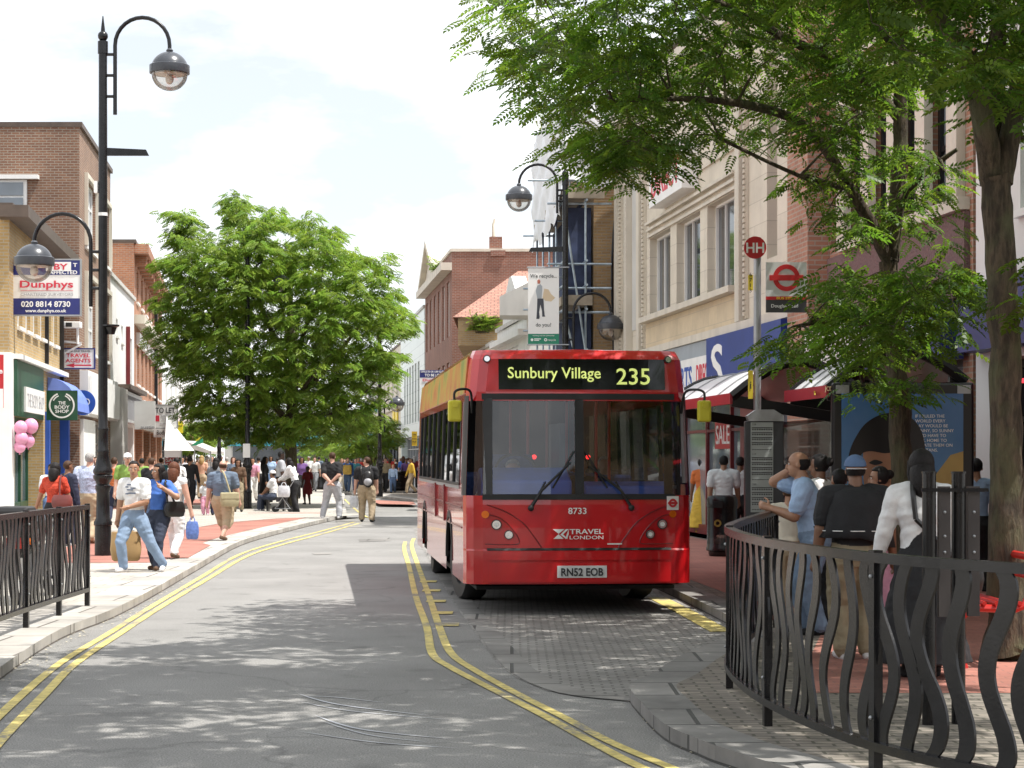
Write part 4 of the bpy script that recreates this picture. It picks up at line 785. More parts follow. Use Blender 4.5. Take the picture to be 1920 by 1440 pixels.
# ------------------------------------------------------------------ street furniture
IRON = mat('iron_paint', (0.009, 0.009, 0.010), 0.25, 0.4, 9, bump=0.05, bscale=60, spec=.4)
LAMPG = mat('lamp_hood', (0.05, 0.055, 0.065), 0.3, 0.15, 6)
BOWL = glass('lamp_bowl', (0.9, 0.88, 0.84), 1.0, 0.12)
REFL = mat('lamp_reflector', (0.55, 0.48, 0.44), 0.4, 0.15, 8)
def lantern(root, c, r=.33):
    """hooded globe: dark dome, band and clear bowl; c = centre of the band"""
    q = MB(); q.ball(c, r * .92, 10, (1, 1, .95), half='top'); q.lathe(c, [(r * .99, -.07), (r, -.06), (r, .06), (r * .93, .075)], 28); q.lathe(c, [(.05, r * .85), (.06, r * .95), (.03, r * 1.05)], 10); h = q.build('lantern', LAMPG, root, smooth=True)
    q = MB(); q.ball(Vector(c) - Vector((0, 0, .072)), r * .9, 10, (1, 1, .95), half='bot'); q.build('glass_bowl', BOWL, h, smooth=True)
    q = MB(); q.disc(Vector(c) - Vector((0, 0, .075)), r * .88, (1, 0, 0), (0, 1, 0), n=24, thick=(0, 0, -.01)); q.ball(Vector(c) - Vector((0, 0, .16)), .07, 6, (1, 1, 1.3)); q.build('reflector', REFL, h)
def arm(root, x, y, s, zb, zt, out, zl, r=.033):
    """side tube clipped to the post that rises and hooks over to the lantern"""
    q = MB(); a = x + s * .2; R = (out - .2) / 2; cx = a + s * R
    pts = [(a, y, zb), (a, y, zt)] + [(cx - s * R * math.cos(t), y, zt + R * 1.02 * math.sin(t)) for t in [math.pi * i / 14 for i in range(1, 15)]] + [(x + s * out, y, zl + .3)]
    q.tube(pts, r, 10)
    for i in range(3): z = zb + .3 + (zt - zb - .45) * i / 2; q.tube([(x, y, z), (a, y, z)], .026, 8)
    q.build('arm', IRON, root, smooth=True); lantern(root, (x + s * out, y, zl))
def lamp_post(px, D, top, label, arms, base=True, bracket=None, z0=ZP):
    x = XD(px, D); r = thing('street_lamp', label, 'street lamp', (x, D, z0), 0, 'black globe street lamps'); q = MB()
    q.lathe((x, D, 0), [(.135, z0), (.135, z0 + .5), (.15, z0 + .51), (.15, z0 + .56), (.115, z0 + .62), (.105, 1.15), (.125, 1.2), (.125, 1.26), (.105, 1.28), (.13, 1.34), (.16, 1.38), (.16, 1.42), (.14, 1.44), (.16, 1.47), (.16, 1.51), (.135, 1.56), (.09, 1.78), (.098, 1.8), (.098, 1.84), (.085, 1.86), (.085, 2.15), (.095, 2.17), (.095, 2.2), (.078, 2.22), (.078, 2.6), (.07, top - .62), (.085, top - .62), (.085, top - .42), (.05, top - .4)], 18)
    q.build('post', IRON, r, smooth=True)
    q = MB(); q.ball((x, D, top - .33), .085, 8); q.lathe((x, D, 0), [(.035, top - .27), (.035, top - .22), (.008, top)], 10); q.build('finial', IRON, r, smooth=True)
    for a in arms: arm(r, x, D, *a)
    for zb, s, ln in (bracket or []):
        q = MB(); q.prism([(x + s * .07, D - .02, zb - .08), (x + s * .07, D - .02, zb + .05), (x + s * (ln - .05), D - .02, zb + .02), (x + s * ln, D - .02, zb - .08)], (0, .04, 0)); q.build('banner_bracket', IRON, r)
    return r, x
D1 = 32.8; zz = lambda py, D: E - (py - HY) * D / K
L1, x1 = lamp_post(193, D1, zz(30, D1), 'tall black lamp post with two hooked globe lamps beside the left kerb', [(1, zz(215, D1), zz(85, D1), (318 - 193) * D1 / K, zz(130, D1)), (-1, zz(575, D1), zz(455, D1), (193 - 64) * D1 / K, zz(490, D1))], bracket=[(zz(283, D1), 1, .76)])
q = MB(); q.lathe((x1 + .13, D1, 0), [(.06, zz(627, D1)), (.1, zz(614, D1)), (.14, zz(612, D1)), (.14, zz(609, D1))], 10); q.build('bracket_cup', IRON, L1); q = MB(); q.box(x1 - .14, x1 - .08, D1 - .05, D1 + .05, zz(362, D1), zz(340, D1)); q.build('small_camera', WHITEP, L1)
q = MB(); q.lathe((x1, D1, 0), [(.082, zz(405, D1)), (.082, zz(399, D1))], 12); q.build('tape_band', WHITEP, L1)
D2 = 49.0
L2, x2 = lamp_post(1060, D2, zz(300, D2), 'black lamp post carrying the recycling banner in front of the scaffolding', [(-1, zz(400, D2), zz(345, D2), (1060 - 973) * D2 / K, zz(370, D2)), (1, zz(700, D2), zz(585, D2), (1145 - 1060) * D2 / K, zz(612, D2))], bracket=[(zz(466, D2), -1, .9)])
D3 = 84.0
L3, x3 = lamp_post(712, D3, zz(560, D3), 'distant black lamp post beside the beige clothes store with a banner', [(1, zz(810, D3), zz(760, D3), (744 - 712) * D3 / K, zz(757, D3))])
D4 = 27.0
L4, x4 = lamp_post(1847, D4, 9.6, 'black lamp post half hidden behind the thick tree trunk', [(-1, 7.3, 8.2, 1.3, 7.9)], bracket=[])
q = MB(); q.lathe((x4 - .16, D4, 0), [(.07, zz(357, D4)), (.1, zz(332, D4)), (.15, zz(331, D4)), (.15, zz(328, D4))], 10); q.build('bracket_cup', IRON, L4); q = MB(); q.box(x4 - .1, x4 + .05, D4 - .1, D4 - .09, zz(718, D4), zz(654, D4)); q.build('taped_notice', WHITEP, L4)
text('lettering', 'WA', GREYL, L4, (x4 - .03, D4 - .1, zz(690, D4)), RX, UZ, h=.06)
D5 = 64.0
L5, x5 = lamp_post(464, D5, 9.0, 'black lamp post under the left side of the big green tree', [(1, 6.8, 7.6, 1.1, 7.3)])
q = MB(); q.box(x5 - .13, x5 + .1, D5 - .12, D5 - .11, zz(858, D5), zz(832, D5)); q.build('taped_notice', WHITEP, L5)
L6, x6 = lamp_post(411, 82, 9.0, 'black lamp post behind shoppers left of the big green tree', [(1, 6.8, 7.6, 1.1, 7.3)])
# banners on posts
def banner(px0, px1, py0, py1, D, label, full):
    a, b = P(px0, py1, D), P(px1, py0, D); w, h = b.x - a.x, b.z - a.z; c = (a + b) / 2
    r = thing('street_banner', label, 'banner', tuple(c), 0, 'recycling banners'); y = D - .02
    q = MB(); q.box(a.x, b.x, y, y + .012, a.z + h * .135, b.z); q.build('cloth', mat('banner_white', (.78, .78, .76), .6, .03, 2), r)
    q = MB(); q.box(a.x, b.x, y, y + .012, a.z, a.z + h * .133); q.build('green_band', mat('banner_green', (.02, .22, .13), .6, .05, 3), r)
    q = MB(); q.tube([(a.x - .02, y, b.z + .02), (b.x + .25, y, b.z + .02)], .018, 6); q.build('top_rod', GREYM, r); q = MB(); q.tube([(a.x - .02, y, a.z - .02), (b.x + .25, y, a.z - .02)], .018, 6); q.build('bottom_rod', GREYM, r)
    DG = mat('banner_ink', (.1, .11, .11), .6, 0)
    text('lettering', 'We recycle...', DG, r, (c.x, y, b.z - h * .1), RX, UZ, h=h * .05, w=w * .86, bold=.01); text('lettering', 'do you?', DG, r, (c.x, y, a.z + h * .255), RX, UZ, h=h * .05, w=w * .5, bold=.01)
    text('lettering', 'working with the community', WHITEL, r, (c.x, y, a.z + h * .112), RX, UZ, w=w * .7); 
    q = MB(); q.disc((a.x + w * .13, y, a.z + h * .055), w * .045, RX, UZ, n=10, thick=(0, -.005, 0)); q.disc((a.x + w * .57, y, a.z + h * .055), w * .05, RX, UZ, n=14, thick=(0, -.005, 0), r_in=w * .025); q.box(a.x + w * .2, a.x + w * .42, y - .005, y, a.z + h * .06, a.z + h * .072); q.box(a.x + w * .2, a.x + w * .36, y - .005, y, a.z + h * .042, a.z + h * .052); q.build('emblems', WHITEL, r); text('lettering', 'recycle', WHITEL, r, (a.x + w * .77, y, a.z + h * .055), RX, UZ, w=w * .26)
    # printed picture of a man carrying a sack
    def pic(name, pts, m): g_ = MB(); g_.prism([(a.x + u * w, y, a.z + v * h) for u, v in pts], (0, -.004, 0)); g_.build(name, m, r)
    pic('printed_figure', [(.27, .33), (.36, .33), (.38, .36), (.36, .42), (.40, .52), (.45, .44), (.46, .36), (.56, .36), (.54, .38), (.52, .45), (.50, .60), (.30, .60), (.29, .45)], mat('print_dark', (.05, .055, .07), .6, 0)); pic('printed_figure', [(.30, .602), (.44, .602), (.46, .70), (.46, .76), (.40, .79), (.30, .77), (.25, .70)], mat('print_grey', (.36, .4, .43), .6, 0))
    pic('printed_figure', [(.31, .795), (.39, .795), (.40, .83), (.36, .855), (.30, .84)], mat('print_skin', (.45, .15, .1), .6, 0)); pic('printed_figure', [(.47, .61), (.52, .73), (.66, .72), (.74, .66), (.88, .61), (.75, .56), (.56, .57)], mat('print_buff', (.62, .5, .34), .6, 0))
    return r
banner(990, 1048, 503, 645, 48.9, 'white and green recycling banner showing a man carrying a sack above the bus', True); banner(684, 708, 715, 772, 84, 'small distant recycling banner beside the big green tree', False)
# railings of wavy flat bars
def railing(name, label, line, posts, zt, zb, nb, amp, seed, wbar=.085):
    rr = random.Random(seed); c = line[len(line) // 2]; r = thing(name, label, 'railing', (c.x, c.y, ZP))
    ln = resample(line, 90); L = sum((ln[i + 1] - ln[i]).length for i in range(89))
    def at(t):
        t = min(.9999, max(0, t)) * 89; i = int(t); return ln[i].lerp(ln[i + 1], t - i), (ln[i + 1] - ln[i]).normalized()
    for nm, z, h in (('top_rail', zt, .05), ('bottom_rail', zb, .045)):
        q = MB(); o = len(q.v)
        for i, p in enumerate(ln):
            t = (ln[min(89, i + 1)] - ln[max(0, i - 1)]).normalized(); n = Vector((-t.y, t.x, 0)) * .03
            q.v += [tuple(p + n + Vector((0, 0, z - h))), tuple(p - n + Vector((0, 0, z - h))), tuple(p - n + Vector((0, 0, z))), tuple(p + n + Vector((0, 0, z)))]
        for i in range(89):
            for k in range(4): k2 = (k + 1) % 4; q.f.append((i * 4 + k, i * 4 + k2, i * 4 + 4 + k2, i * 4 + 4 + k)); q.m.append(0)
        q.f += [(3, 2, 1, 0), (356, 357, 358, 359)]; q.m += [0, 0]; q.build(nm, IRON, r)
    for t in posts:
        p, d = at(t); q = MB(); n = Vector((-d.y, d.x, 0)); q.obox(p - d * .03 - n * .025 + Vector((0, 0, ZP)), d * .06, n * .05, (0, 0, zt - ZP + .012)); q.use(1)
        for z in (zt - .12, zb + .12): q.ball(p + n * (.028) + Vector((0, 0, z)), .011, 4); q.ball(p - n * .028 + Vector((0, 0, z)), .011, 4)
        q.build('post', [IRON, GREYM], r)
    for k in range(nb):
        t0 = (k + .5 + rr.uniform(-.16, .16)) / nb; ph = 2 * math.pi * (k / nb * L * .55) + rr.uniform(-.5, .5); am = amp * rr.uniform(.75, 1.25); q = MB(); M_ = 26
        if any(abs(t0 - t) < .04 / L for t in posts): t0 += .05 / L
        for j in range(M_ + 1):
            v = j / M_; z = zb + (zt - .05 - zb) * v; env = math.sin(math.pi * v) ** .6; s = am * env * math.sin(ph + v * 5.2) + rr.uniform(0, .0005); p, d = at(t0 + s / L); n = Vector((-d.y, d.x, 0)) * .007
            ds = am * env * math.cos(ph + v * 5.2) * 5.2; wd = wbar * math.sqrt(1 + min(1.2, (ds / (zt - zb)) ** 2)) * .5
            for a_, b_ in ((1, 1), (-1, 1), (-1, -1), (1, -1)): q.v.append(tuple(p + d * wd * a_ + n * b_ + Vector((0, 0, z))))
        for j in range(M_):
            for e in range(4): e2 = (e + 1) % 4; q.f.append((j * 4 + e, j * 4 + 4 + e, j * 4 + 4 + e2, j * 4 + e2)); q.m.append(0)
        q.build('bar', IRON, r, smooth=True)
    return r
def R_(px, py, z, dz=0): return G(px, py, z)
rl = curve_pts([Vector((2.5, 18.9, 0)), Vector((2.15, 17.3, 0)), Vector((1.75, 15.4, 0)), Vector((1.515, 13.9, 0)), Vector((1.53, 11.95, 0)), Vector((1.84, 10.1, 0)), Vector((2.4, 9.0, 0)), Vector((3.2, 8.3, 0)), Vector((4.2, 7.9, 0))], 8)
_d = [0]
for i in range(len(rl) - 1): _d.append(_d[-1] + (rl[i + 1] - rl[i]).length)
def tpos(y, x=None): i = min(range(len(rl)), key=lambda i: abs(rl[i].y - y)); return _d[i] / _d[-1]
railing('pedestrian_railing', 'curved black railing of wavy flat bars enclosing the tree and bus stop', rl, [0.0, tpos(13.9), tpos(11.95), tpos(10.1), .999], 1.225, .27, 54, .11, 3, .1)
ll = [Vector((-4.62, 21.7, 0)), Vector((-4.6, 18.9, 0)), Vector((-4.45, 15, 0)), Vector((-4.2, 12, 0))]
railing('pedestrian_railing', 'black railing of wavy bars along the left kerb beside the parked motorcycle', curve_pts(ll, 6), [0.0, .14, .29, .6, .98], 1.2, .30, 58, .08, 5, .085)
# litter bins
def litter_bin(px, py, label, h=1.0, w=.25, dark=False):
    c = G(px, py, ZP); r = thing('litter_bin', label, 'litter bin', tuple(c), 0, 'black litter bins'); q = MB()
    q.lathe(c, [(w * .82, 0), (w * .9, .04), (w * .9, .08), (w * 1.05, .1), (w * 1.05, .14), (w, .16), (w * .98, h * .8)], 22); q.build('drum', IRON, r, smooth=True); q = MB(); q.lathe(c, [(w * 1.0, h * .8), (w * 1.02, h * .82), (w * 1.02, h * .93), (w * .9, h * .985), (w * .5, h)], 22); hd = q.build('hood', IRON, r, smooth=True)
    for sx in (-1, 1): q = MB(); q.box(c.x - .13 + .05 * sx, c.x + .03 + .05 * sx, c.y + sx * (w + .012) * 1.0 - .012, c.y + sx * (w + .012) + .012, h * .8 + ZP, h * .91 + ZP); q.build('slot', DARK, hd)
    if not dark: q = MB(); q.disc((c.x - .1, c.y - w * 1.0, ZP + h * .55), .06, RX, UZ, thick=(0, -.01, 0), r_in=.03); q.build('gold_emblem', mat('gold_paint', (.45, .32, .08), .4, .1, 4, metal=.4), r)
    return r
litter_bin(1354, 1043, 'black litter bin with gold emblem beside the bus shelter'); litter_bin(602, 918, 'black litter bin beside the man in the black T-shirt', .95, .33, True); litter_bin(748, 920, 'black litter bin in front of the distant crowd by the bus', 1.0, .42, True)
# bus stop: pole, flag, route disc, timetable case
DS = 22.4; xs = XD(1420, DS)
BS = thing('bus_stop', 'bus stop pole with red HH disc, roundel flag and timetable case', 'bus stop', (xs, DS, ZP))
q = MB(); q.tube([(xs, DS, ZP), (xs, DS, zz(445, DS))], .042, 14); q.build('pole', GREYM, BS, smooth=True)
dc = P(1416, 464, DS - .06); q = MB(); q.disc(dc, .125, RX, UZ, n=32, thick=(0, .03, 0)); hd = q.build('stop_letter_disc', REDPT, BS); text('lettering', 'HH', WHITEL, hd, dc, RX, UZ, h=.115, w=.2, bold=.02)
f0, f1 = P(1436, 586, DS), P(1512, 492, DS); fw = f1.x - f0.x; q = MB(); q.box(f0.x, f1.x, DS - .02, DS + .02, f0.z + .18, f1.z); fl_ = q.build('flag', mat('flag_white', (.62, .64, .63), .4, .04, 3), BS)
q = MB(); q.box(f0.x, f1.x, DS - .021, DS + .021, f0.z, f0.z + .14); q.build('name_band', mat('flag_dark', (.05, .05, .055), .4, .05, 3), BS); q = MB(); q.box(f0.x, f1.x, DS - .022, DS + .022, f0.z + .142, f0.z + .178); q.build('red_band', REDPT, BS)
rc = Vector(((f0.x + f1.x) / 2 + .0, DS - .02, f1.z - .175)); q = MB(); q.disc(rc, .15, RX, UZ, n=36, thick=(0, -.008, 0), r_in=.1); q.box(rc.x - .19, rc.x + .19, DS - .034, DS - .02, rc.z - .03, rc.z + .03); q.build('roundel', REDPT, BS)
text('lettering', 'BUS STOP', YELS, BS, (rc.x + .0, DS - .022, f0.z + .16), RX, UZ, h=.026, w=.22, bold=.01); text('lettering', 'Douglas Road', WHITEL, BS, (rc.x - .02, DS - .021, f0.z + .075), RX, UZ, h=.04, w=.3)
for i, (py0, py1, s) in enumerate(((516, 545, '6\n7\n1\n3'), (695, 748, 'i'))):
    a, b = P(1402, py1, DS), P(1411, py0, DS); q = MB(); q.box(a.x, b.x, DS - .05, DS - .03, a.z, b.z); q.build('yellow_plate', YELS, BS); text('lettering', s, BLACKL, BS, ((a.x + b.x) / 2, DS - .05, (a.z + b.z) / 2), RX, UZ, w=(b.x - a.x) * (.5 if i == 0 else .25), thick=.004)
a, b = P(1396, 968, DS), P(1468, 790, DS); q = MB(); q.box(a.x, b.x, DS - .07, DS + .07, a.z - .25, b.z); q.build('timetable_case', mat('case_grey', (.06, .063, .07), .4, .1, 4), BS, bevel=.01)
q = MB(); q.prism([(a.x + .04, DS - .1, b.z), (b.x, DS - .1, b.z), (b.x, DS - .1, b.z + .06), ((a.x + b.x) / 2 + .1, DS - .1, b.z + .13), (a.x + .12, DS - .1, b.z + .13), (a.x + .02, DS - .1, b.z + .06)], (0, .2, 0)); q.build('case_cap', GREYM, BS)
a, b = P(1406, 960, DS), P(1448, 792, DS); tt = MB(); tt.box(a.x, b.x, DS - .085, DS - .071, a.z, b.z); tb = tt.build('timetable', mat('paper_grey', (.4, .43, .42), .3, .05, 3), BS)
hgt = b.z - a.z
ln_ = MB()
for i in range(3):
    for j in range(4):
        z = b.z - hgt * (i / 3 + .06 + j * .055); ln_.box(a.x + .01, b.x - .01, DS - .089, DS - .0855, z - .004, z + .004)
        for k in range(9): ln_.box(a.x + .015 + k * .026, a.x + .03 + k * .026, DS - .088, DS - .0855, z - .028, z - .012)
    z = b.z - hgt * (i / 3 + .3)
    for k in range(8): ln_.box(a.x + .015 + k * .028, a.x + .033 + k * .028, DS - .088, DS - .0855, z - .008, z)
ln_.build('timetable_lines', BLACKL, tb)
for i, s in enumerate(('116', '117', '235')): text('lettering', s, BLACKL, tb, (a.x + .04, DS - .0855, b.z - hgt * (i / 3 + .022)), RX, UZ, h=.022, thick=.003)
# bus shelters
ROOFT = mat('shelter_roof', (.62, .63, .64), .3, .06, 3); SHG = glass('shelter_glass', (.86, .9, .9), 1, .05)
DKM = mat('shelter_frame', (.014, .014, .016), .3, .2, 5)
def shelter(x0, D0, D1_, wide, label, red_letters, near_panel):
    r = thing('bus_shelter', label, 'bus shelter', (x0 + wide / 2, (D0 + D1_) / 2, ZP)); dx = -.11
    ze = 2.42; n = 10
    def X(D_, u): return x0 + dx * (D_ - D0) + u
    def prof(u): return ze + .42 * math.sin(math.pi * min(1, max(0, u / wide)) * .93 + .02)
    q = MB(); o = len(q.v); us = [wide * i / n for i in range(n + 1)]; Ds = [D0 + .02, D1_ - .02]
    for D_ in Ds:
        for u in us: q.v.append((X(D_, u), D_, prof(u)))
        for u in us: q.v.append((X(D_, u), D_, prof(u) - .03))
    m = n + 1
    for i in range(n): q.f += [(i + 1, i, 2 * m + i, 2 * m + i + 1), (m + i, m + i + 1, 3 * m + i + 1, 3 * m + i)]; q.m += [0, 0]
    q.build('roof', ROOFT, r, smooth=True)
    k = 4
    for j in range(k + 1):
        D_ = D0 + (D1_ - D0) * j / k; q = MB(); q.tube([(X(D_, u), D_, prof(u) + .012) for u in us], .065 if j == 0 else .03 if j == k else .009, 6); q.build('roof_rib', DKM if j in (0, k) else GREYM, r)
    q = MB(); q.obox((X(D0, -.03), D0, ze - .07), Vector((dx * (D1_ - D0), D1_ - D0, 0)), (.03, 0, 0), (0, 0, .13)); q.build('red_fascia', mat('shelter_red', (.42, .03, .05), .35, .08, 3), r)
    for D_ in (D0 + .1, D1_ - .12):
        q = MB(); q.bar((X(D_, wide - .1), D_, ZP), (X(D_, wide - .1), D_, 2.6), .09, .09, (0, 1, 0)); q.build('post', DKM, r); q = MB(); q.bar((X(D_, wide - .12), D_, 2.18), (X(D_, .02), D_, ze - .03), .06, .14); q.build('roof_strut', DKM, r)
    D_ = D0 + .1; q = MB(); q.obox((X(D0 + .25, wide - .06), D0 + .25, .5), Vector((dx * (D1_ - D0 - .5), D1_ - D0 - .5, 0)), (.012, 0, 0), (0, 0, 1.7)); q.build('back_glass', SHG, r)
    q = MB(); q.box(X(D1_, wide * .42), X(D1_, wide - .12), D1_ - .06, D1_ - .045, .5, 2.2); q.build('end_glass', SHG, r)
    q = MB(); q.obox((X(D0 + .4, wide - .45), D0 + .4, .6), Vector((dx * (D1_ - D0 - .8), D1_ - D0 - .8, 0)), (.25, 0, 0), (0, 0, .05)); q.build('perch_seat', mat('seat_red', (.4, .02, .03), .4, .1, 4), r)
    if red_letters: text('lettering', 'JCDecaux', YELS, r, (X(D0 + .45, -.034), D0 + .45, ze), (-dx * -1, -1, 0), UZ, h=.07, thick=.006)
    return r, X
S1, XS = shelter(3.36, 21.15, 22.95, 1.45, 'black framed bus shelter with the sunny advertisement poster on its near end', True, True)
S2, XS2 = shelter(2.62, 23.7, 28.2, 1.5, 'longer bus shelter with a white ribbed roof behind the bus stop pole', False, False)
text('lettering', 'JCDecaux', mat('fascia_letters', (.75, .6, .35), .5, 0), S1, (3.40, 21.06, 2.44), RX, UZ, h=.05, w=.2, thick=.02)
# poster end panel
DP = 21.0; a, b = P(1578, 1085, DP), P(1806, 738, DP)
q = MB(); q.box(a.x - .1, b.x + .12, DP + .01, DP + .12, .35, b.z + .12); q.build('poster_frame', DKM, S1, bevel=.03); q = MB()
for x in (a.x - .05, b.x + .06): q = MB(); q.box(x - .05, x + .05, DP + .02, DP + .11, ZP, .35); q.build('poster_leg', DKM, S1)
for x in (a.x - .06, b.x - .06): q = MB(); q.box(x, x + .14, DP, DP + .009, b.z + .0, b.z + .09); q.build('corner_plate', GREYM, S1)
w_, h_ = b.x - a.x, b.z - a.z
q = MB(); o = q.v
def skymat():
    m = bpy.data.materials.new('poster_sky'); m.use_nodes = True; t = m.node_tree; bs = t.nodes['Principled BSDF']; bs.inputs['Roughness'].default_value = .12
    co = t.nodes.new('ShaderNodeTexCoord'); sp = t.nodes.new('ShaderNodeSeparateXYZ'); r = t.nodes.new('ShaderNodeValToRGB'); t.links.new(co.outputs['Generated'], sp.inputs[0]); t.links.new(sp.outputs[2], r.inputs[0])
    r.color_ramp.elements[0].color = (.12, .3, .45, 1); r.color_ramp.elements[1].color = (.05, .16, .42, 1); n = t.nodes.new('ShaderNodeTexNoise'); n.inputs['Scale'].default_value = 3; x = t.nodes.new('ShaderNodeMix'); x.data_type = 'RGBA'; x.inputs['Factor'].default_value = .3
    t.links.new(co.outputs['Object'], n.inputs['Vector']); rr = t.nodes.new('ShaderNodeValToRGB'); rr.color_ramp.elements[0].color = (.03, .12, .36, 1); rr.color_ramp.elements[1].color = (.3, .45, .55, 1); t.links.new(n.outputs[0], rr.inputs[0]); t.links.new(rr.outputs[0], x.inputs['B']); t.links.new(r.outputs[0], x.inputs['A']); t.links.new(x.outputs['Result'], bs.inputs['Base Color']); return m
q.box(a.x, b.x, DP - .004, DP + .008, a.z, b.z); ps = q.build('poster', skymat(), S1)
def pp(name, pts, m, k): g_ = MB(); g_.prism([(a.x + (px - 1578) / 228 * w_, DP - .005 - .002 * k, b.z - (py - 738) / 347 * h_) for px, py in pts], (0, -.0015, 0)); return g_.build(name, m, ps)
pp('printed_sand', curve_pts([(1806, 846, 0), (1780, 855, 0), (1750, 890, 0), (1700, 940, 0), (1690, 1084, 0), (1806, 1084, 0)], 1) and [(1806, 846), (1782, 853), (1758, 885), (1715, 935), (1690, 1084), (1805, 1084)], mat('print_sand', (.5, .33, .1), .3, .1, 3), 0)
sm = lambda pts: [(p.x, p.y) for p in curve_pts([Vector((u, v, 0)) for u, v in pts], 5)]
pp('printed_face', sm([(1618, 846), (1640, 832), (1668, 832), (1716, 850), (1718, 910), (1700, 965), (1665, 990), (1635, 965), (1620, 910), (1618, 846)])[:-1], mat('print_face', (.4, .2, .12), .3, .12, 5), 1)
pp('printed_hair', sm([(1583, 900), (1592, 850), (1604, 820), (1625, 792), (1660, 775), (1700, 778), (1728, 810), (1736, 870), (1730, 930), (1718, 900), (1716, 862), (1690, 846), (1660, 850), (1630, 846), (1612, 856), (1600, 900), (1583, 900)])[:-1], mat('print_hair', (.012, .01, .01), .4, 0), 2)
for dx in (0, 44): pp('printed_eye', sm([(1628 + dx, 868), (1640 + dx, 862), (1655 + dx, 867), (1641 + dx, 872), (1628 + dx, 868)])[:-1], BLACKL, 3)
pp('printed_mouth', sm([(1640, 925), (1663, 921), (1688, 925), (1664, 938), (1640, 925)])[:-1], mat('print_lips', (.35, .08, .07), .4, 0), 3); pp('printed_nose', sm([(1652, 902), (1660, 897), (1668, 903), (1660, 907), (1652, 902)])[:-1], mat('print_shade', (.27, .12, .07), .4, 0), 3)
for i, s in enumerate(('IF I RULED THE', 'WORLD EVERY', 'DAY WOULD BE', 'SUNNY, SO SUNNY', "WE'D HAVE TO", 'CALL HOME TO', 'UPDATE THEM ON', 'OUR TANS.')):
    x = a.x + (1716 - 1578) / 228 * w_; z = b.z - (780 - 738 + i * 9.1) / 347 * h_; text('lettering', s, WHITEL, ps, (x, DP - .005, z), RX, UZ, h=.034, align='L', thick=.003, bold=.006)
# posts with flat plates behind the railing
def plate_post(px, D, label):
    x = XD(px, D); r = thing('steel_post', label, 'post', (x, D, ZP), 0, 'black plated posts'); q = MB(); q.tube([(x, D, ZP), (x, D, zz(886, D))], .042, 16); q.build('tube', IRON, r, smooth=True); q = MB(); q.lathe((x, D, 0), [(.046, zz(888, D)), (.046, zz(884, D))], 16); q.build('cap', IRON, r)
    q = MB(); q.box(x + .055, x + .125, D - .02, D + .03, .75, zz(912, D)); pl = q.build('plate', mat('plate_brown', (.05, .042, .04), .5, .2, 6), r); q = MB(); q.box(x - .055, x + .17, D - .055, D - .045, zz(922, D), zz(915, D)); q.build('clamp', IRON, r)
    for z in (zz(960, D), zz(1005, D), zz(1035, D)): q = MB(); q.ball((x + .09, D - .022, z), .01, 4); q.build('bolt', GREYM, pl)
plate_post(1742, 12.0, 'black tubular post with plate behind the railing, in front of the white cardigan'); plate_post(1797, 12.05, 'black tubular post with plate behind the railing, beside the thick trunk')
RB = thing('metal_bench', 'red tubular metal bench beside the thick tree trunk behind the railing', 'bench', (3.55, 15.6, ZP)); rm = mat('bench_red', (.5, .02, .015), .3, .1, 4)
for y in (15.2, 16.0): q = MB(); q.tube(curve_pts([(3.45, y, ZP), (3.38, y, .35), (3.5, y, .55), (3.9, y, .58), (3.95, y, .95)], 5), .03, 8); q.build('leg', rm, RB, smooth=True)
q = MB()
for i in range(5): q.tube([(3.5 + i * .09, 15.15, .6), (3.5 + i * .09, 16.05, .6)], .018, 6)
q.build('seat', rm, RB); q = MB(); q.tube([(3.95, 15.15, .95), (3.95, 16.05, .95)], .03, 8); q.tube([(3.94, 15.15, .8), (3.94, 16.05, .8)], .02, 8); q.build('backrest', rm, RB)
# ---------------- signs on the left shops
def board(name, label, px0, px1, py0, py1, D, rows, m, frame=None, cat='sign'):
    a, b = P(px0, py1, D), P(px1, py0, D); r = thing(name, label, cat, (a.x, D, a.z)); q = MB(); q.box(a.x, b.x, D, D + .04, a.z, b.z); q.build('board', m, r)
    if frame: q = MB(); t = .035; q.box(a.x - t, b.x + t, D - .012, D + .05, b.z, b.z + t); q.box(a.x - t, b.x + t, D - .012, D + .05, a.z - t, a.z); q.box(a.x - t, a.x, D - .012, D + .05, a.z, b.z); q.box(b.x, b.x + t, D - .012, D + .05, a.z, b.z); q.build('frame', frame, r)
    for kind, m2, u0, u1, v0, v1, s in rows:
        x0, x1_, z0, z1 = a.x + (b.x - a.x) * u0, a.x + (b.x - a.x) * u1, b.z - (b.z - a.z) * v1, b.z - (b.z - a.z) * v0
        if kind == 'r': q = MB(); q.box(x0, x1_, D - .006, D - .001, z0, z1); q.build('panel', m2, r)
        elif kind == 'r2': q = MB(); q.box(x0, x1_, D - .011, D - .0065, z0, z1); q.build('panel', m2, r)
        else: text('lettering', s, m2, r, ((x0 + x1_) / 2, D - (.011 if kind == 't2' else .006), (z0 + z1) / 2), RX, UZ, h=(z1 - z0), w=(x1_ - x0), thick=.006, bold=.02 if kind != 'tl' else 0)
    return r, a, b
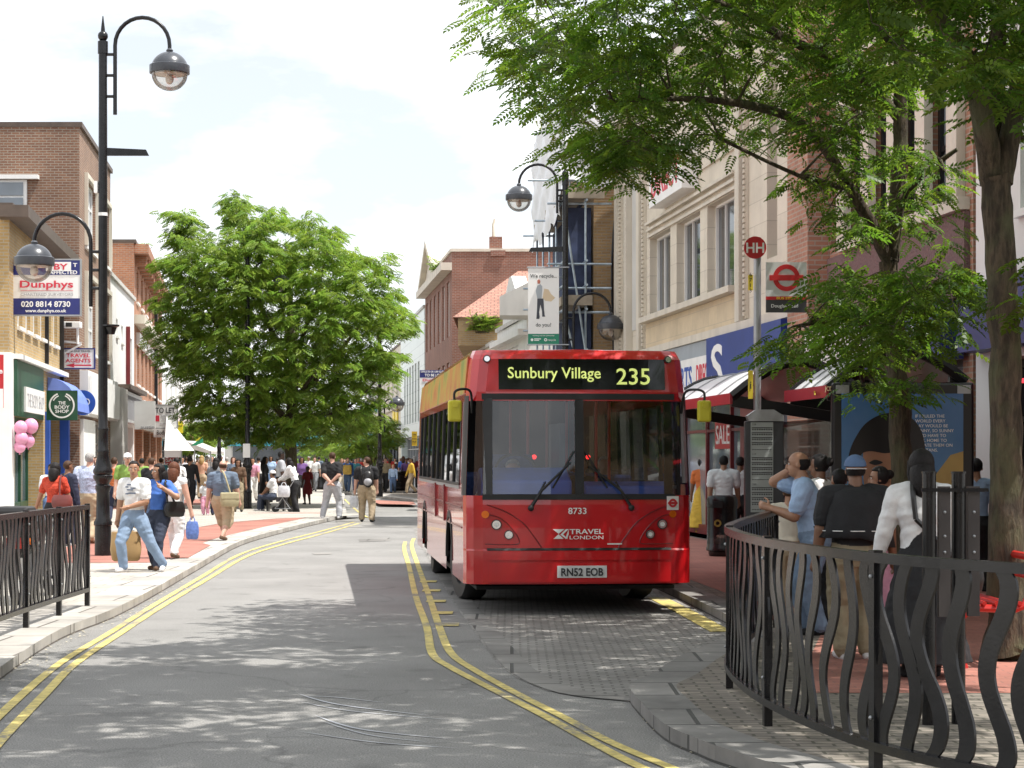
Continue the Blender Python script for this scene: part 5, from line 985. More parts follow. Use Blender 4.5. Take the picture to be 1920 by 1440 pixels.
board('letting_board', 'large blue and white letting board on the yellow brick shop', 22, 150, 488, 590, 46.6, [('r', NAVY, 0, 1, 0, .27, ''), ('r2', WHITEP, .5, .87, .03, .2, ''), ('t2', REDL, .62, .82, .06, .17, 'BY'), ('t2', WHITEL, .9, .96, .05, .12, 'T'), ('t', WHITEL, .55, .96, .27 - .085, .255, 'AFFECTED'), ('t', REDL, .12, .9, .37, .5, 'Dunphys'), ('r', REDL, .13, .9, .555, .562, ''), ('tl', GREYL, .13, .9, .6, .65, 'CHARTERED SURVEYORS'), ('r', NAVY, 0, 1, .7, 1, ''), ('t2', WHITEL, .14, .86, .75, .855, '020 8814 8730'), ('t2', WHITEL, .2, .8, .895, .955, 'www.dunphys.co.uk')], WHITEP, GREYM)
r, a, b = board('travel_sign', 'small white and blue hanging sign reading TRAVEL AGENTS', 117, 176, 655, 690, 57.0, [('tl', BLACKL, .1, .9, .05, .15, 'MARK ONE TRAVEL'), ('t', REDL, .12, .88, .22, .42, 'TRAVEL'), ('t', REDL, .1, .9, .5, .7, 'AGENTS')], WHITEP, NAVY)
q = MB(); wv = b.x - a.x; zc = a.z + (b.z - a.z) * .14; q.prism([(a.x + wv * .1, 56.99, zc), (a.x + wv * .38, 56.99, zc + .06), (a.x + wv * .38, 56.99, zc + .02), (a.x + wv * .92, 56.99, zc + .02), (a.x + wv * .92, 56.99, zc - .02), (a.x + wv * .38, 56.99, zc - .02), (a.x + wv * .38, 56.99, zc - .06)], (0, -.006, 0)); q.build('arrow', REDL, r)
r, a, b = board('hanging_sign', 'square dark green hanging sign reading THE BODY SHOP', 87, 145, 732, 788, 51.9, [('t', WHITEL, .39, .62, .36, .47, 'THE'), ('t', WHITEL, .27, .75, .5, .61, 'BODY'), ('t', WHITEL, .29, .72, .64, .75, 'SHOP')], GREENP)
c = (a + b) / 2; q = MB(); q.disc(c + Vector((-.0, -.006, 0)), .335, RX, UZ, n=40, thick=(0, -.006, 0), r_in=.295, a0=110, a1=430); q.disc(c + Vector((0, -.006, .02)), .255, RX, UZ, n=12, thick=(0, -.006, 0), r_in=.225, a0=25, a1=70); q.disc(c + Vector((0, -.006, .02)), .255, RX, UZ, n=12, thick=(0, -.006, 0), r_in=.225, a0=110, a1=155); q.build('emblem', WHITEL, r)
c = P(155, 755, 57.2); r = thing('hanging_sign', 'round blue hanging sign half hidden behind the square green sign', 'sign', tuple(c)); q = MB(); q.disc(c, .36, RX, UZ, n=36, thick=(0, .05, 0)); q.build('disc', BLUEP, r); text('lettering', 'REED', WHITEL, r, c + Vector((-.1, 0, .03)), RX, UZ, h=.22, w=.62); q = MB(); q.tube([(c.x - .9, 57.22, c.z), (c.x, 57.22, c.z)], .02, 6); q.build('bracket', BLACK, r)
board('wall_sign', 'red wall sign with white lower half at the left edge', -40, 6, 665, 765, 44.0, [('r', WHITEP, 0, 1, .64, 1, ''), ('t', WHITEL, .82, .98, .25, .35, 'e')], REDPT)
board('letting_board', 'white TO LET board above the far left shops', 286, 332, 760, 802, 74.0, [('t', BLACKL, .12, .92, .1, .34, 'TO LET'), ('r', REDL, .12, .28, .45, .72, ''), ('tl', GREYL, .36, .9, .42, .5, 'BUSINESS SPACE'), ('tl', GREYL, .4, .85, .58, .66, 'FOR SALE'), ('tl', GREYL, .3, .9, .78, .84, 'AGENTS NAME')], WHITEP, GREYM)
board('shop_sign', 'white shop sign in handwritten letters under the TO LET board', 288, 330, 803, 820, 74.2, [('tl', BLACKL, .15, .9, .2, .7, 'Body talk')], WHITEP)
board('shop_sign', 'white projecting shop sign lettered austin', 252, 291, 752, 805, 72.0, [('t', GREYL, .3, .96, .86, .97, 'austin')], WHITEP)
board('sale_board', 'red SALE SALE board in front of the white market tent', 310, 335, 858, 877, 70.0, [('t', WHITEL, .06, .96, .06, .42, 'SALE'), ('t', WHITEL, .06, .96, .54, .92, 'SALE')], REDPT)
board('shop_sign', 'yellow shop sign hanging beyond the TO LET board', 331, 343, 790, 812, 80.0, [('t', BLACKL, .15, .85, .3, .45, 'SALE')], mat('bright_yellow', (.75, .68, .03), .5, .05, 3))
board('letting_board', 'blue and white TO BE LET board above the rear of the bus', 787, 834, 694, 722, 62.0, [('r', NAVY, 0, 1, 0, .5, ''), ('t2', WHITEL, .04, .96, .04, .16, 'OFFICE 750 OR 1,500 SQ.FT'), ('t2', WHITEL, .2, .85, .24, .42, 'TO BE LET'), ('t', REDL, .12, .9, .58, .74, 'Dunphys'), ('tl', GREYL, .1, .9, .82, .88, 'CHARTERED SURVEYORS')], WHITEP)
board('blade_sign', 'black blade sign lettered PRIMARK on the beige store', 731, 756, 795, 806, 128.8, [('t', WHITEL, .1, .9, .3, .72, 'PRIMARK')], BLACK)
board('street_sign', 'yellow double sign behind the tail of the bus', 772, 782, 809, 836, 75.0, [('r', BLACKL, .05, .95, .49, .52, ''), ('t', BLACKL, .15, .85, .15, .25, 'TAXI'), ('t', BLACKL, .15, .85, .65, .75, 'BUS')], mat('sign_amber', (.62, .42, .03), .5, .05, 3))
board('shop_sign', 'small white sign with a red letter beside the big tree', 368, 382, 720, 736, 100.0, [('r', REDPT, .45, 1, 0, 1, ''), ('t2', WHITEL, .6, .9, .2, .8, 'S')], WHITEP)
# market tent, awning, flag
T_ = thing('market_tent', 'white market tent beyond the left shops', 'tent', (XD(318, 73), 73, ZP)); q = MB(); xa, xb = XD(308, 73), XD(340, 73); c_ = ((xa + xb) / 2 - .4, 74, 3.3)
cs = [(xa, 73, 2.0), (xb, 73, 2.0), (xb, 76, 2.0), (xa, 76, 2.0)]; q.add(cs + [c_], [(0, 1, 4), (1, 2, 4), (2, 3, 4), (3, 0, 4)]); q.box(xa, xb, 72.98, 73, 1.75, 2.0); q.build('canopy', mat('tent_white', (.75, .75, .74), .6, .04, 2), T_)
for c_ in cs: q = MB(); q.tube([(c_[0], c_[1], ZP), c_], .025, 6); q.build('leg', GREYM, T_)
for i, (p0, p1, py, D_, cl, lb) in enumerate(((346, 395, 826, 86, (.5, .48, .45), 'low pale awning with dark underside over the far left stalls'), (300, 330, 800, 90, (.05, .05, .12), 'navy awning over the far left shop'))):
    r = thing('shop_awning', lb, 'awning', tuple(P(p0, py, D_))); q = MB(); a, b = P(p0, py, D_), P(p1, py + 20, D_); q.prism([a, (b.x, D_, b.z), (b.x, D_, b.z - .12), (a.x, D_, a.z - .3)], (0, 4, 0)); q.build('canvas', mat('awning_%s' % 'pn'[i], cl, .7, .1, 2), r); q = MB(); q.tube([(b.x, D_, ZP), (b.x, D_, b.z)], .03, 6); q.build('pole', GREYM, r)
r = thing('hanging_flag', 'green and yellow flag hanging from the far left shops', 'flag', tuple(P(370, 835, 84))); q = MB(); q.prism([P(357, 836, 84), P(380, 820, 84), P(381, 830, 84), P(368, 835, 84)], (0, .02, 0)); q.build('cloth', mat('flag_green', (.02, .3, .15), .6, .1, 3), r); q = MB(); q.prism([P(366, 826, 84.05), P(380, 816, 84.05), P(380, 820, 84.05), P(368, 828, 84.05)], (0, .02, 0)); q.build('cloth_edge', mat('flag_yellow', (.7, .6, .05), .6, .1, 3), r)
# cctv camera on its bracket
r = thing('security_camera', 'white security camera on a wall bracket above the travel sign', 'camera', tuple(P(135, 615, 56.9))); a = P(136, 616, 56.9); q = MB(); q.box(a.x - .22, a.x + .28, 56.6, 56.9, a.z, a.z + .18); q.build('housing', WHITEP, r, bevel=.02); q = MB(); q.box(a.x - .12, a.x + .05, 56.58, 56.6, a.z + .03, a.z + .15); q.build('lens', DARK, r); q = MB(); q.bar((a.x - .4, 56.9, a.z - .35), (a.x + .25, 56.9, a.z - .42), .05, .05); q.bar((a.x - .3, 56.9, a.z - .75), (a.x + .25, 56.9, a.z - .45), .05, .05); q.tube([(a.x + .15, 56.88, a.z - .45), (a.x + .15, 56.88, a.z)], .04, 8); q.build('bracket', WHITEP, r)
# balloons
PINK = mat('balloon_pink', (.75, .33, .5), .25, .06, 2)
for i, (px, py, sz) in enumerate(((39, 802, .15), (58, 799, .165), (40, 822, .15), (53, 827, .145), (37, 838, .13))):
    c = P(px, py, 46.2 + (i % 2) * .25); q = MB(); q.ball(c, sz, 8, (1.05, 1, 1.12)); q.lathe((c.x, c.y, c.z - sz * 1.12), [(.025, -.03), (.008, .02)], 6); o = q.build('balloon', PINK, None, smooth=True); tag(o, 'pink balloon outside the green shop front, ' + ('upper left of its bunch', 'topmost right of its bunch', 'left middle of its bunch', 'right middle of its bunch', 'lowest of its bunch')[i], 'balloon', None, ); o['group'] = 'pink balloons'
# parked motorcycle behind the left railing
MC = thing('motorcycle', 'dark parked motorcycle behind the left railing', 'motorcycle', (-4.95, 23.2, ZP)); mx_, my_ = -5.42, 23.2
for y in (21.95, 23.5):
    q = MB(); pts = [(mx_, y + .29 * math.cos(t), ZP + .31 + .29 * math.sin(t)) for t in [2 * math.pi * i / 28 for i in range(29)]]; q.tube(pts, .055, 8); wl = q.build('wheel', RUB, MC, smooth=True); q = MB(); q.disc((mx_ - .02, y, ZP + .31), .2, (0, 1, 0), (0, 0, 1), thick=(.04, 0, 0), r_in=.05); q.build('rim', CHROME, wl)
q = MB(); q.tube(curve_pts([(mx_, 22.1, .75), (mx_, 22.45, .85), (mx_, 22.8, .95), (mx_, 23.1, .9)], 4), [.1] + [.15] * 4 + [.18] * 4 + [.16] * 3 + [.1], 10); q.build('body', mat('bike_black', (.02, .02, .024), .2, .2, 4, coat=.5), MC, smooth=True); q = MB(); q.tube([(mx_, 22.0, .86), (mx_, 22.6, .93)], .12, 8); q.build('seat', RUB, MC, smooth=True)
q = MB(); q.box(mx_ - .14, mx_ + .14, 22.45, 22.95, .42, .72); q.build('engine', GREYM, MC, bevel=.04); q = MB(); q.tube([(mx_, 23.5, .41), (mx_, 23.2, 1.08)], .035, 8); q.tube([(mx_ - .3, 23.05, 1.1), (mx_, 23.2, 1.06), (mx_ + .3, 23.05, 1.1)], .018, 8); q.build('fork', CHROME, MC); q = MB(); q.box(mx_ - .1, mx_ + .1, 21.7, 21.76, .72, .84); q.build('tail_light', mat('tail_red', (.5, .03, .02), .2, .1, 6), MC); q = MB(); q.ball((mx_ + .17, 21.76, .8), .04, 6); q.build('indicator', MATS['amber_lens'], MC); q = MB(); q.tube([(mx_ + .15, 22.4, .38), (mx_ + .2, 21.7, .42)], .05, 8); q.build('exhaust', CHROME, MC, smooth=True); q = MB(); q.tube([(mx_ + .12, 22.5, .38), (mx_ + .3, 22.45, .36)], .02, 6); q.build('foot_peg', RUB, MC)
q = MB(); q.box(mx_ - .2, mx_ + .2, 21.55, 21.95, .86, 1.18); q.build('top_box', RUB, MC, bevel=.05)
# ------------------------------------------------------------------ trees
def leafmat(name, c, tr, f=0.42):
    m = bpy.data.materials.new(name); m.use_nodes = True; t = m.node_tree; b = t.nodes['Principled BSDF']; b.inputs['Roughness'].default_value = .42; sock(b, 'Specular IOR Level', 'Specular').default_value = .35
    a = t.nodes.new('ShaderNodeAttribute'); a.attribute_name = 'leaf_tone'; h = t.nodes.new('ShaderNodeHueSaturation'); v = t.nodes.new('ShaderNodeMapRange'); v.inputs[3].default_value = .62; v.inputs[4].default_value = 1.5
    hh = t.nodes.new('ShaderNodeMapRange'); hh.inputs[3].default_value = .475; hh.inputs[4].default_value = .515; mu = t.nodes.new('ShaderNodeMath'); mu.operation = 'FRACT'; m7 = t.nodes.new('ShaderNodeMath'); m7.operation = 'MULTIPLY'; m7.inputs[1].default_value = 7.3
    t.links.new(a.outputs['Fac'], v.inputs[0]); t.links.new(v.outputs[0], h.inputs['Value']); t.links.new(a.outputs['Fac'], m7.inputs[0]); t.links.new(m7.outputs[0], mu.inputs[0]); t.links.new(mu.outputs[0], hh.inputs[0]); t.links.new(hh.outputs[0], h.inputs['Hue'])
    h.inputs['Color'].default_value = c + (1,); t.links.new(h.outputs[0], b.inputs['Base Color'])
    h2 = t.nodes.new('ShaderNodeHueSaturation'); h2.inputs['Color'].default_value = tr + (1,); t.links.new(v.outputs[0], h2.inputs['Value']); t.links.new(hh.outputs[0], h2.inputs['Hue'])
    tl = t.nodes.new('ShaderNodeBsdfTranslucent'); t.links.new(h2.outputs[0], tl.inputs[0]); x = t.nodes.new('ShaderNodeMixShader'); x.inputs[0].default_value = f
    t.links.new(b.outputs[0], x.inputs[1]); t.links.new(tl.outputs[0], x.inputs[2]); t.links.new(x.outputs[0], t.nodes['Material Output'].inputs[0]); return m
LEAFN = leafmat('leaf_near', (.055, .115, .016), (.2, .36, .03), .42); LEAFF = leafmat('leaf_far', (.15, .235, .035), (.28, .45, .055), .4)
def barkmat(name, c1, c2):
    m = bpy.data.materials.new(name); m.use_nodes = True; t = m.node_tree; b = t.nodes['Principled BSDF']; b.inputs['Roughness'].default_value = .9; co = t.nodes.new('ShaderNodeTexCoord'); mp = t.nodes.new('ShaderNodeMapping'); mp.inputs['Scale'].default_value = (1, 1, .2)
    n = t.nodes.new('ShaderNodeTexNoise'); n.inputs['Scale'].default_value = 20; n.inputs['Detail'].default_value = 10; n.inputs['Roughness'].default_value = .65; n2 = t.nodes.new('ShaderNodeTexNoise'); n2.inputs['Scale'].default_value = 3.5; n2.inputs['Detail'].default_value = 5
    t.links.new(co.outputs['Object'], mp.inputs[0]); t.links.new(mp.outputs[0], n.inputs['Vector']); t.links.new(co.outputs['Object'], n2.inputs['Vector'])
    r = t.nodes.new('ShaderNodeValToRGB'); r.color_ramp.elements[0].position = .42; r.color_ramp.elements[1].position = .6; r.color_ramp.elements[0].color = tuple(x * .35 for x in c1) + (1,); r.color_ramp.elements[1].color = c1 + (1,)
    r2 = t.nodes.new('ShaderNodeValToRGB'); r2.color_ramp.elements[0].position = .45; r2.color_ramp.elements[1].position = .62; x = t.nodes.new('ShaderNodeMix'); x.data_type = 'RGBA'; x.inputs['B'].default_value = c2 + (1,); ml = t.nodes.new('ShaderNodeMath'); ml.operation = 'MULTIPLY'; ml.inputs[1].default_value = .6
    t.links.new(n.outputs[0], r.inputs[0]); t.links.new(n2.outputs[0], r2.inputs[0]); t.links.new(r2.outputs[0], ml.inputs[0]); t.links.new(ml.outputs[0], x.inputs['Factor']); t.links.new(r.outputs[0], x.inputs['A']); t.links.new(x.outputs['Result'], b.inputs['Base Color'])
    bp_ = t.nodes.new('ShaderNodeBump'); bp_.inputs['Strength'].default_value = 1; bp_.inputs['Distance'].default_value = .07; t.links.new(n.outputs[0], bp_.inputs['Height']); t.links.new(bp_.outputs[0], b.inputs['Normal']); return m
BARK = barkmat('bark', (.13, .095, .062), (.12, .125, .06))
def leaf_template(pairs, L, ll, lw, curl=.25):
    """one pinnate leaf along +X: pairs of leaflets and an end one, each a folded diamond"""
    V, F = [], []
    def one(p, d, l):
        side = np.array([-d[1], d[0], 0.]); o = len(V); mid = p + d * l * .5; tip = p + d * l
        V.extend([p, mid + side * lw * .5 + np.array([0, 0, .12 * lw]), tip - np.array([0, 0, .22 * l]), mid - side * lw * .5 + np.array([0, 0, .12 * lw])]); F.append((o, o + 1, o + 2, o + 3))
    for i in range(pairs):
        t = (i + .8) / (pairs + .3); p = np.array([L * t, 0, -curl * L * t * t])
        s = 1 - .35 * abs(t - .45)
        for sg in (1, -1): a = math.radians(62 - 22 * t) * sg; one(p, np.array([math.cos(a), math.sin(a), 0.]), ll * s)
    one(np.array([L, 0, -curl * L]), np.array([1., 0, -.2]), ll * .9); return np.array(V), np.array(F)
def crown_mesh(name, m, parent, pos, dirs, scale, tmpl, seed):
    """all leaves of one crown as one mesh: pos (n,3), dirs (n,3) leaf axis"""
    r = np.random.default_rng(seed); V, F = tmpl; n = len(pos); d = dirs / np.linalg.norm(dirs, axis=1, keepdims=True)
    up = np.tile(np.array([0., 0, 1.]), (n, 1)) + r.normal(0, .42, (n, 3)); y = np.cross(up, d); y /= np.linalg.norm(y, axis=1, keepdims=True) + 1e-9; z = np.cross(d, y)
    P_ = pos[:, None, :] + scale[:, None, None] * (V[None, :, 0:1] * d[:, None, :] + V[None, :, 1:2] * y[:, None, :] + V[None, :, 2:3] * z[:, None, :])
    P_ = P_.reshape(-1, 3) - np.array(parent.location); k = len(V); fs = (F[None] + (np.arange(n) * k)[:, None, None]).reshape(-1)
    me = bpy.data.meshes.new(name); me.vertices.add(len(P_)); me.vertices.foreach_set('co', P_.astype(np.float32).ravel()); nf = len(fs) // 4; me.loops.add(len(fs)); me.loops.foreach_set('vertex_index', fs.astype(np.int32)); me.polygons.add(nf); me.polygons.foreach_set('loop_start', np.arange(0, len(fs), 4, dtype=np.int32)); me.polygons.foreach_set('loop_total', np.full(nf, 4, dtype=np.int32))
    at = me.attributes.new('leaf_tone', 'FLOAT', 'POINT'); tone = np.repeat(np.clip(r.normal(.45, .2, n), 0, 1), k); at.data.foreach_set('value', tone.astype(np.float32)); me.materials.append(m); me.update(calc_edges=True); me.validate()
    o = bpy.data.objects.new(name, me); COL.objects.link(o); o.parent = parent; return o
def inpoly(x, y, poly):
    c = False; n = len(poly); j = n - 1
    for i in range(n):
        xi, yi = poly[i]; xj, yj = poly[j]
        if ((yi > y) != (yj > y)) and x < (xj - xi) * (y - yi) / (yj - yi) + xi: c = not c
        j = i
    return c
def sample_poly(poly, d0, d1, n, seed):
    r = random.Random(seed); xs = [p[0] for p in poly]; ys = [p[1] for p in poly]; out = []
    while len(out) < n:
        x, y = r.uniform(min(xs), max(xs)), r.uniform(min(ys), max(ys))
        if inpoly(x, y, poly): out.append(P(x, y, r.uniform(d0, d1)))
    return out
def tree(name, label, base, trunk, limbs, attr, tmpl, lm, seed, nleaf, lscale, twig_r=.012, spread=.42, droop=.35, group=None, jit=.02):
    """trunk and limbs: lists of (point, radius); every attractor gets a twig from the nearest wood and a flat spray of leaves"""
    r = random.Random(seed); root = thing(name, label, 'tree', tuple(base), 0, group); q = MB()
    def lim(mb, pr, n):
        pts = curve_pts([p for p, _ in pr], 5); k = len(pts); rs = []
        for i in range(k): t = i / (k - 1) * (len(pr) - 1); a = min(int(t), len(pr) - 2); rs.append((pr[a][1] + (pr[a + 1][1] - pr[a][1]) * (t - a)) * (1 + r.uniform(-.06, .06)))
        mb.tube([p + Vector((r.uniform(-1, 1), r.uniform(-1, 1), 0)) * rs[i] * .12 for i, p in enumerate(pts)], rs, n); return list(zip(pts, rs))
    wood = lim(q, trunk, 18); q.build('trunk', BARK, root, smooth=True); lb = MB(); pool = [(p, max(.02, rr)) for p, rr in wood[len(wood) // 2:]]
    for l in limbs: pool += lim(lb, l, 10)
    A = np.array([tuple(a) for a in attr]); PW = np.array([tuple(p) for p, _ in pool]); PR = [rr for _, rr in pool]
    # connect attractors to the wood, nearest first (a growing tree of twigs)
    best = np.full(len(A), 1e9); who = np.zeros(len(A), int)
    for i in range(len(A)):
        d = np.linalg.norm(PW - A[i], axis=1) + np.maximum(0, PW[:, 2] - A[i][2]) * .3; who[i] = d.argmin(); best[i] = d.min()
    nodes = [Vector(p) for p in PW]; done = np.zeros(len(A), bool); pos, dirs, sc = [], [], []
    parents = {}
    for _ in range(len(A)):
        i = int(np.where(done, 1e9, best).argmin()); done[i] = True; a = nodes[who[i]]; b = Vector(A[i]); L = (b - a).length
        mid = a.lerp(b, .5) + Vector((r.uniform(-.1, .1) * L, r.uniform(-.1, .1) * L, .1 * L)); ra = min(PR[who[i]] * .8, twig_r * (1 + .9 * L)); pts = curve_pts([a, mid, b], 3)
        lb.tube(pts, [ra + (.004 - ra) * j / (len(pts) - 1) for j in range(len(pts))], 5, cap=False)
        new = [pts[3], pts[5], b]
        for p in new:
            nodes.append(p); PR.append(max(.006, ra * .7)); d = np.linalg.norm(A - np.array(p), axis=1) + .25; up_ = d < best; best[up_] = d[up_]; who[up_] = len(nodes) - 1
        ax = (b - a); ax.z *= .35
        if ax.length < .05: ax = Vector((r.uniform(-1, 1), r.uniform(-1, 1), 0))
        ax.normalize(); sd = Vector((-ax.y, ax.x, 0)); nl = max(3, int(nleaf * r.uniform(.6, 1.35)))
        for j in range(nl):
            t = r.uniform(-.75, .85); s = 1 if j % 2 else -1; p = b + ax * spread * t + sd * s * spread * r.uniform(.0, .35) + Vector((0, 0, r.uniform(-.1, .12) * spread * 2 - .12 * abs(t) * spread))
            an = math.radians(r.uniform(25, 85)) * s; dv = ax * math.cos(an) + sd * math.sin(an); dv.z = -r.uniform(.0, 2 * droop) * .6 + r.uniform(-.15, .15); pos.append(tuple(p)); dirs.append(tuple(dv)); sc.append(lscale * r.uniform(.7, 1.25))
    lb.build('limbs', BARK, root, smooth=True, uv=False); crown_mesh('crown', lm, root, np.array(pos), np.array(dirs), np.array(sc), tmpl, seed); return root
TN = leaf_template(6, .21, .062, .032); TF = leaf_template(4, .24, .13, .05, .3)
# near tree on the bus stop pavement (thinner trunk, in front of the poster)
A1 = G(1683, 1153, ZP); D_ = A1.y
tr1 = [(A1, .16), (P(1688, 1080, D_), .125), (P(1690, 900, D_), .118), (P(1683, 700, D_), .108), (P(1672, 560, D_), .10), (P(1667, 490, D_), .10)]
l1 = [[(P(1667, 495, D_), .075), (P(1640, 430, D_ - .1), .068), (P(1594, 354, D_ - .3), .06), (P(1549, 281, D_ - .5), .055), (P(1492, 225, D_ - .8), .05), (P(1402, 197, D_ - 1.2), .04), (P(1290, 185, D_ - 1.5), .028), (P(1150, 190, D_ - 1.8), .016)],
      [(P(1670, 490, D_), .085), (P(1684, 337, D_ + .1), .08), (P(1689, 214, D_ + .1), .075), (P(1684, 90, D_), .06), (P(1670, -40, D_), .05), (P(1640, -200, D_), .03)],
      [(P(1688, 225, D_ + .1), .06), (P(1616, 146, D_ - .1), .056), (P(1560, 107, D_ - .3), .052), (P(1487, 79, D_ - .6), .045), (P(1380, 20, D_ - 1), .036), (P(1250, -30, D_ - 1.4), .024), (P(1080, -20, D_ - 1.8), .014)],
      [(P(1688, 375, D_ + .1), .035), (P(1740, 320, D_ - .2), .03), (P(1795, 280, D_ - .4), .02)],
      [(P(1686, 100, D_), .04), (P(1620, 20, D_ + .2), .035), (P(1540, -60, D_ + .5), .028), (P(1420, -160, D_ + .8), .018)],
      [(P(1594, 354, D_ - .3), .03), (P(1500, 330, D_ - 1), .022), (P(1350, 260, D_ - 2), .014)],
      [(P(1678, 640, D_), .04), (P(1600, 600, D_ - 1.0), .028), (P(1500, 610, D_ - 1.8), .016)], [(P(1680, 600, D_), .035), (P(1740, 560, D_ - 1), .025), (P(1800, 560, D_ - 1.6), .014)]]
pa = [(885, 50), (925, -20), (1300, -120), (1700, -150), (1720, 120), (1640, 210), (1560, 280), (1420, 265), (1300, 265), (1190, 320), (1110, 310), (1050, 275), (1060, 220), (955, 145), (965, 95)]
at1 = sample_poly(pa, 17.6, 22.3, 360, 1) + sample_poly([(950, -100), (1800, -150), (1700, -420), (1250, -420)], 18, 23, 150, 2)
at1 += sample_poly([(1570, 520), (1700, 500), (1810, 480), (1830, 540), (1790, 610), (1700, 660), (1580, 670), (1470, 668), (1450, 645), (1540, 600)], 16.8, 19.6, 74, 3)
at1 += sample_poly([(1500, 330), (1700, 240), (1780, 300), (1760, 420), (1560, 450)], 19, 22, 34, 4) + sample_poly([(1600, 700), (1740, 700), (1740, 730), (1620, 745)], 19.3, 20.2, 6, 5) + sample_poly([(1180, 330), (1110, 315), (1060, 275), (1150, 250), (1280, 275)], 17.6, 19.5, 24, 6)
tree('street_tree', 'leaning street tree with a thin trunk in front of the shelter poster', A1, tr1, l1, at1, TN, LEAFN, 11, 13, 1.0, group='near street trees')
# thick trunk at the right edge
A2 = G(1887, 1238, ZP); D_ = A2.y
tr2 = [(A2 - Vector((0, 0, .02)), .22), (P(1888, 1150, D_), .155), (P(1886, 950, D_), .135), (P(1886, 700, D_), .126), (P(1876, 450, D_), .12), (P(1868, 330, D_), .122)]
l2 = [[(P(1862, 345, D_), .1), (P(1842, 220, D_ - .1), .085), (P(1822, 130, D_ - .2), .075), (P(1775, 50, D_ - .4), .062), (P(1700, -30, D_ - .7), .055), (P(1580, -160, D_ - 1.2), .045), (P(1330, -340, D_ - 2), .03), (P(1050, -480, D_ - 2.4), .016)],
      [(P(1876, 340, D_), .1), (P(1898, 240, D_), .085), (P(1918, 130, D_ + .1), .075), (P(1940, -60, D_ + .2), .06), (P(1960, -320, D_ + .2), .035)],
      [(P(1866, 335, D_), .085), (P(1866, 200, D_ + .2), .075), (P(1870, 40, D_ + .3), .06), (P(1840, -160, D_ + .2), .045), (P(1760, -420, D_), .025)],
      [(P(1700, -30, D_ - .7), .05), (Vector((2.4, 13.2, 6.4)), .042), (Vector((1.2, 11.4, 7.2)), .03), (Vector((0.0, 10, 7.7)), .018)], [(P(1840, -160, D_ + .2), .045), (Vector((3.0, 14.0, 7.2)), .035), (Vector((2.6, 11, 8)), .025), (Vector((2.4, 9, 8.3)), .016)], [(P(1580, -160, D_ - 1.2), .04), (Vector((.8, 16.2, 6.7)), .028), (Vector((-.6, 17.2, 7)), .016)]]
r_ = random.Random(5); at2 = sample_poly([(1500, -200), (2100, -300), (2100, 250), (1990, 330), (1800, 240), (1720, 150), (1600, 60)], 13.5, 18, 120, 12) + sample_poly([(1900, 560), (1990, 420), (2060, 480), (2040, 640)], 14, 16.5, 14, 13)
while len(at2) < 1150:
    v = Vector((r_.uniform(-1.6, 6), r_.uniform(7, 18.6), r_.uniform(6.1, 9.2))); c = Vector((2.4, 12.8, 7.4))
    e = ((v.x - c.x) / 4.0) ** 2 + ((v.y - c.y) / 5.8) ** 2 + ((v.z - c.z) / 1.9) ** 2
    if e < 1 and v.z > E + 862 * v.y / K * 1.0 + .25 and math.sin(v.x * 2.3 + 1) + math.sin(v.y * 1.9) + math.sin(v.x * 1.1 - v.y * 1.3) > -1.1: at2.append(v)
tree('street_tree', 'large street tree with a thick forked trunk at the right edge', A2, tr2, l2, at2, TN, LEAFN, 12, 18, 1.08, group='near street trees')
# the big round tree down the street
DF_ = 67.0; A3 = Vector((XD(545, DF_), DF_, ZP)); pf = [(312, 395), (345, 402), (372, 432), (420, 440), (432, 375), (460, 370), (500, 400), (560, 400), (600, 425), (650, 435), (640, 460), (690, 492), (735, 480), (735, 530), (748, 575), (775, 600), (745, 640), (738, 700), (720, 740), (705, 790), (660, 815), (600, 832), (470, 830), (400, 818), (345, 790), (352, 740), (312, 680), (292, 620), (322, 560), (305, 520), (332, 470)]
r_ = random.Random(9); at3 = []
def spoly(poly, n, seed, D0, rx, ry, cx, cy, dep):
    rr = random.Random(seed); out = []; xs = [p[0] for p in poly]; ys = [p[1] for p in poly]
    while len(out) < n:
        x, y = rr.uniform(min(xs), max(xs)), rr.uniform(min(ys), max(ys))
        if not inpoly(x, y, poly): continue
        e = min(1, ((x - cx) / rx) ** 2 + ((y - cy) / ry) ** 2); h = dep * math.sqrt(1 - e) + .35
        u = rr.uniform(-1, 1); u = math.copysign(abs(u) ** .55, u); dd = D0 + h * u
        if math.sin(x * .045 + dd * 1.7) + math.sin(y * .06 - dd * 1.1) + math.sin(x * .021 + y * .03) < -1.5: continue
        q_ = P(x, y, D0); out.append(Vector((q_.x, dd, q_.z)))
    return out
at3 = spoly(pf, 1500, 21, DF_, 255, 260, 540, 610, 4.0)
tr3 = [(A3, .26), (P(545, 880, DF_), .21), (P(546, 800, DF_), .2), (P(550, 700, DF_), .17), (P(545, 600, DF_), .12), (P(540, 480, DF_), .06)]
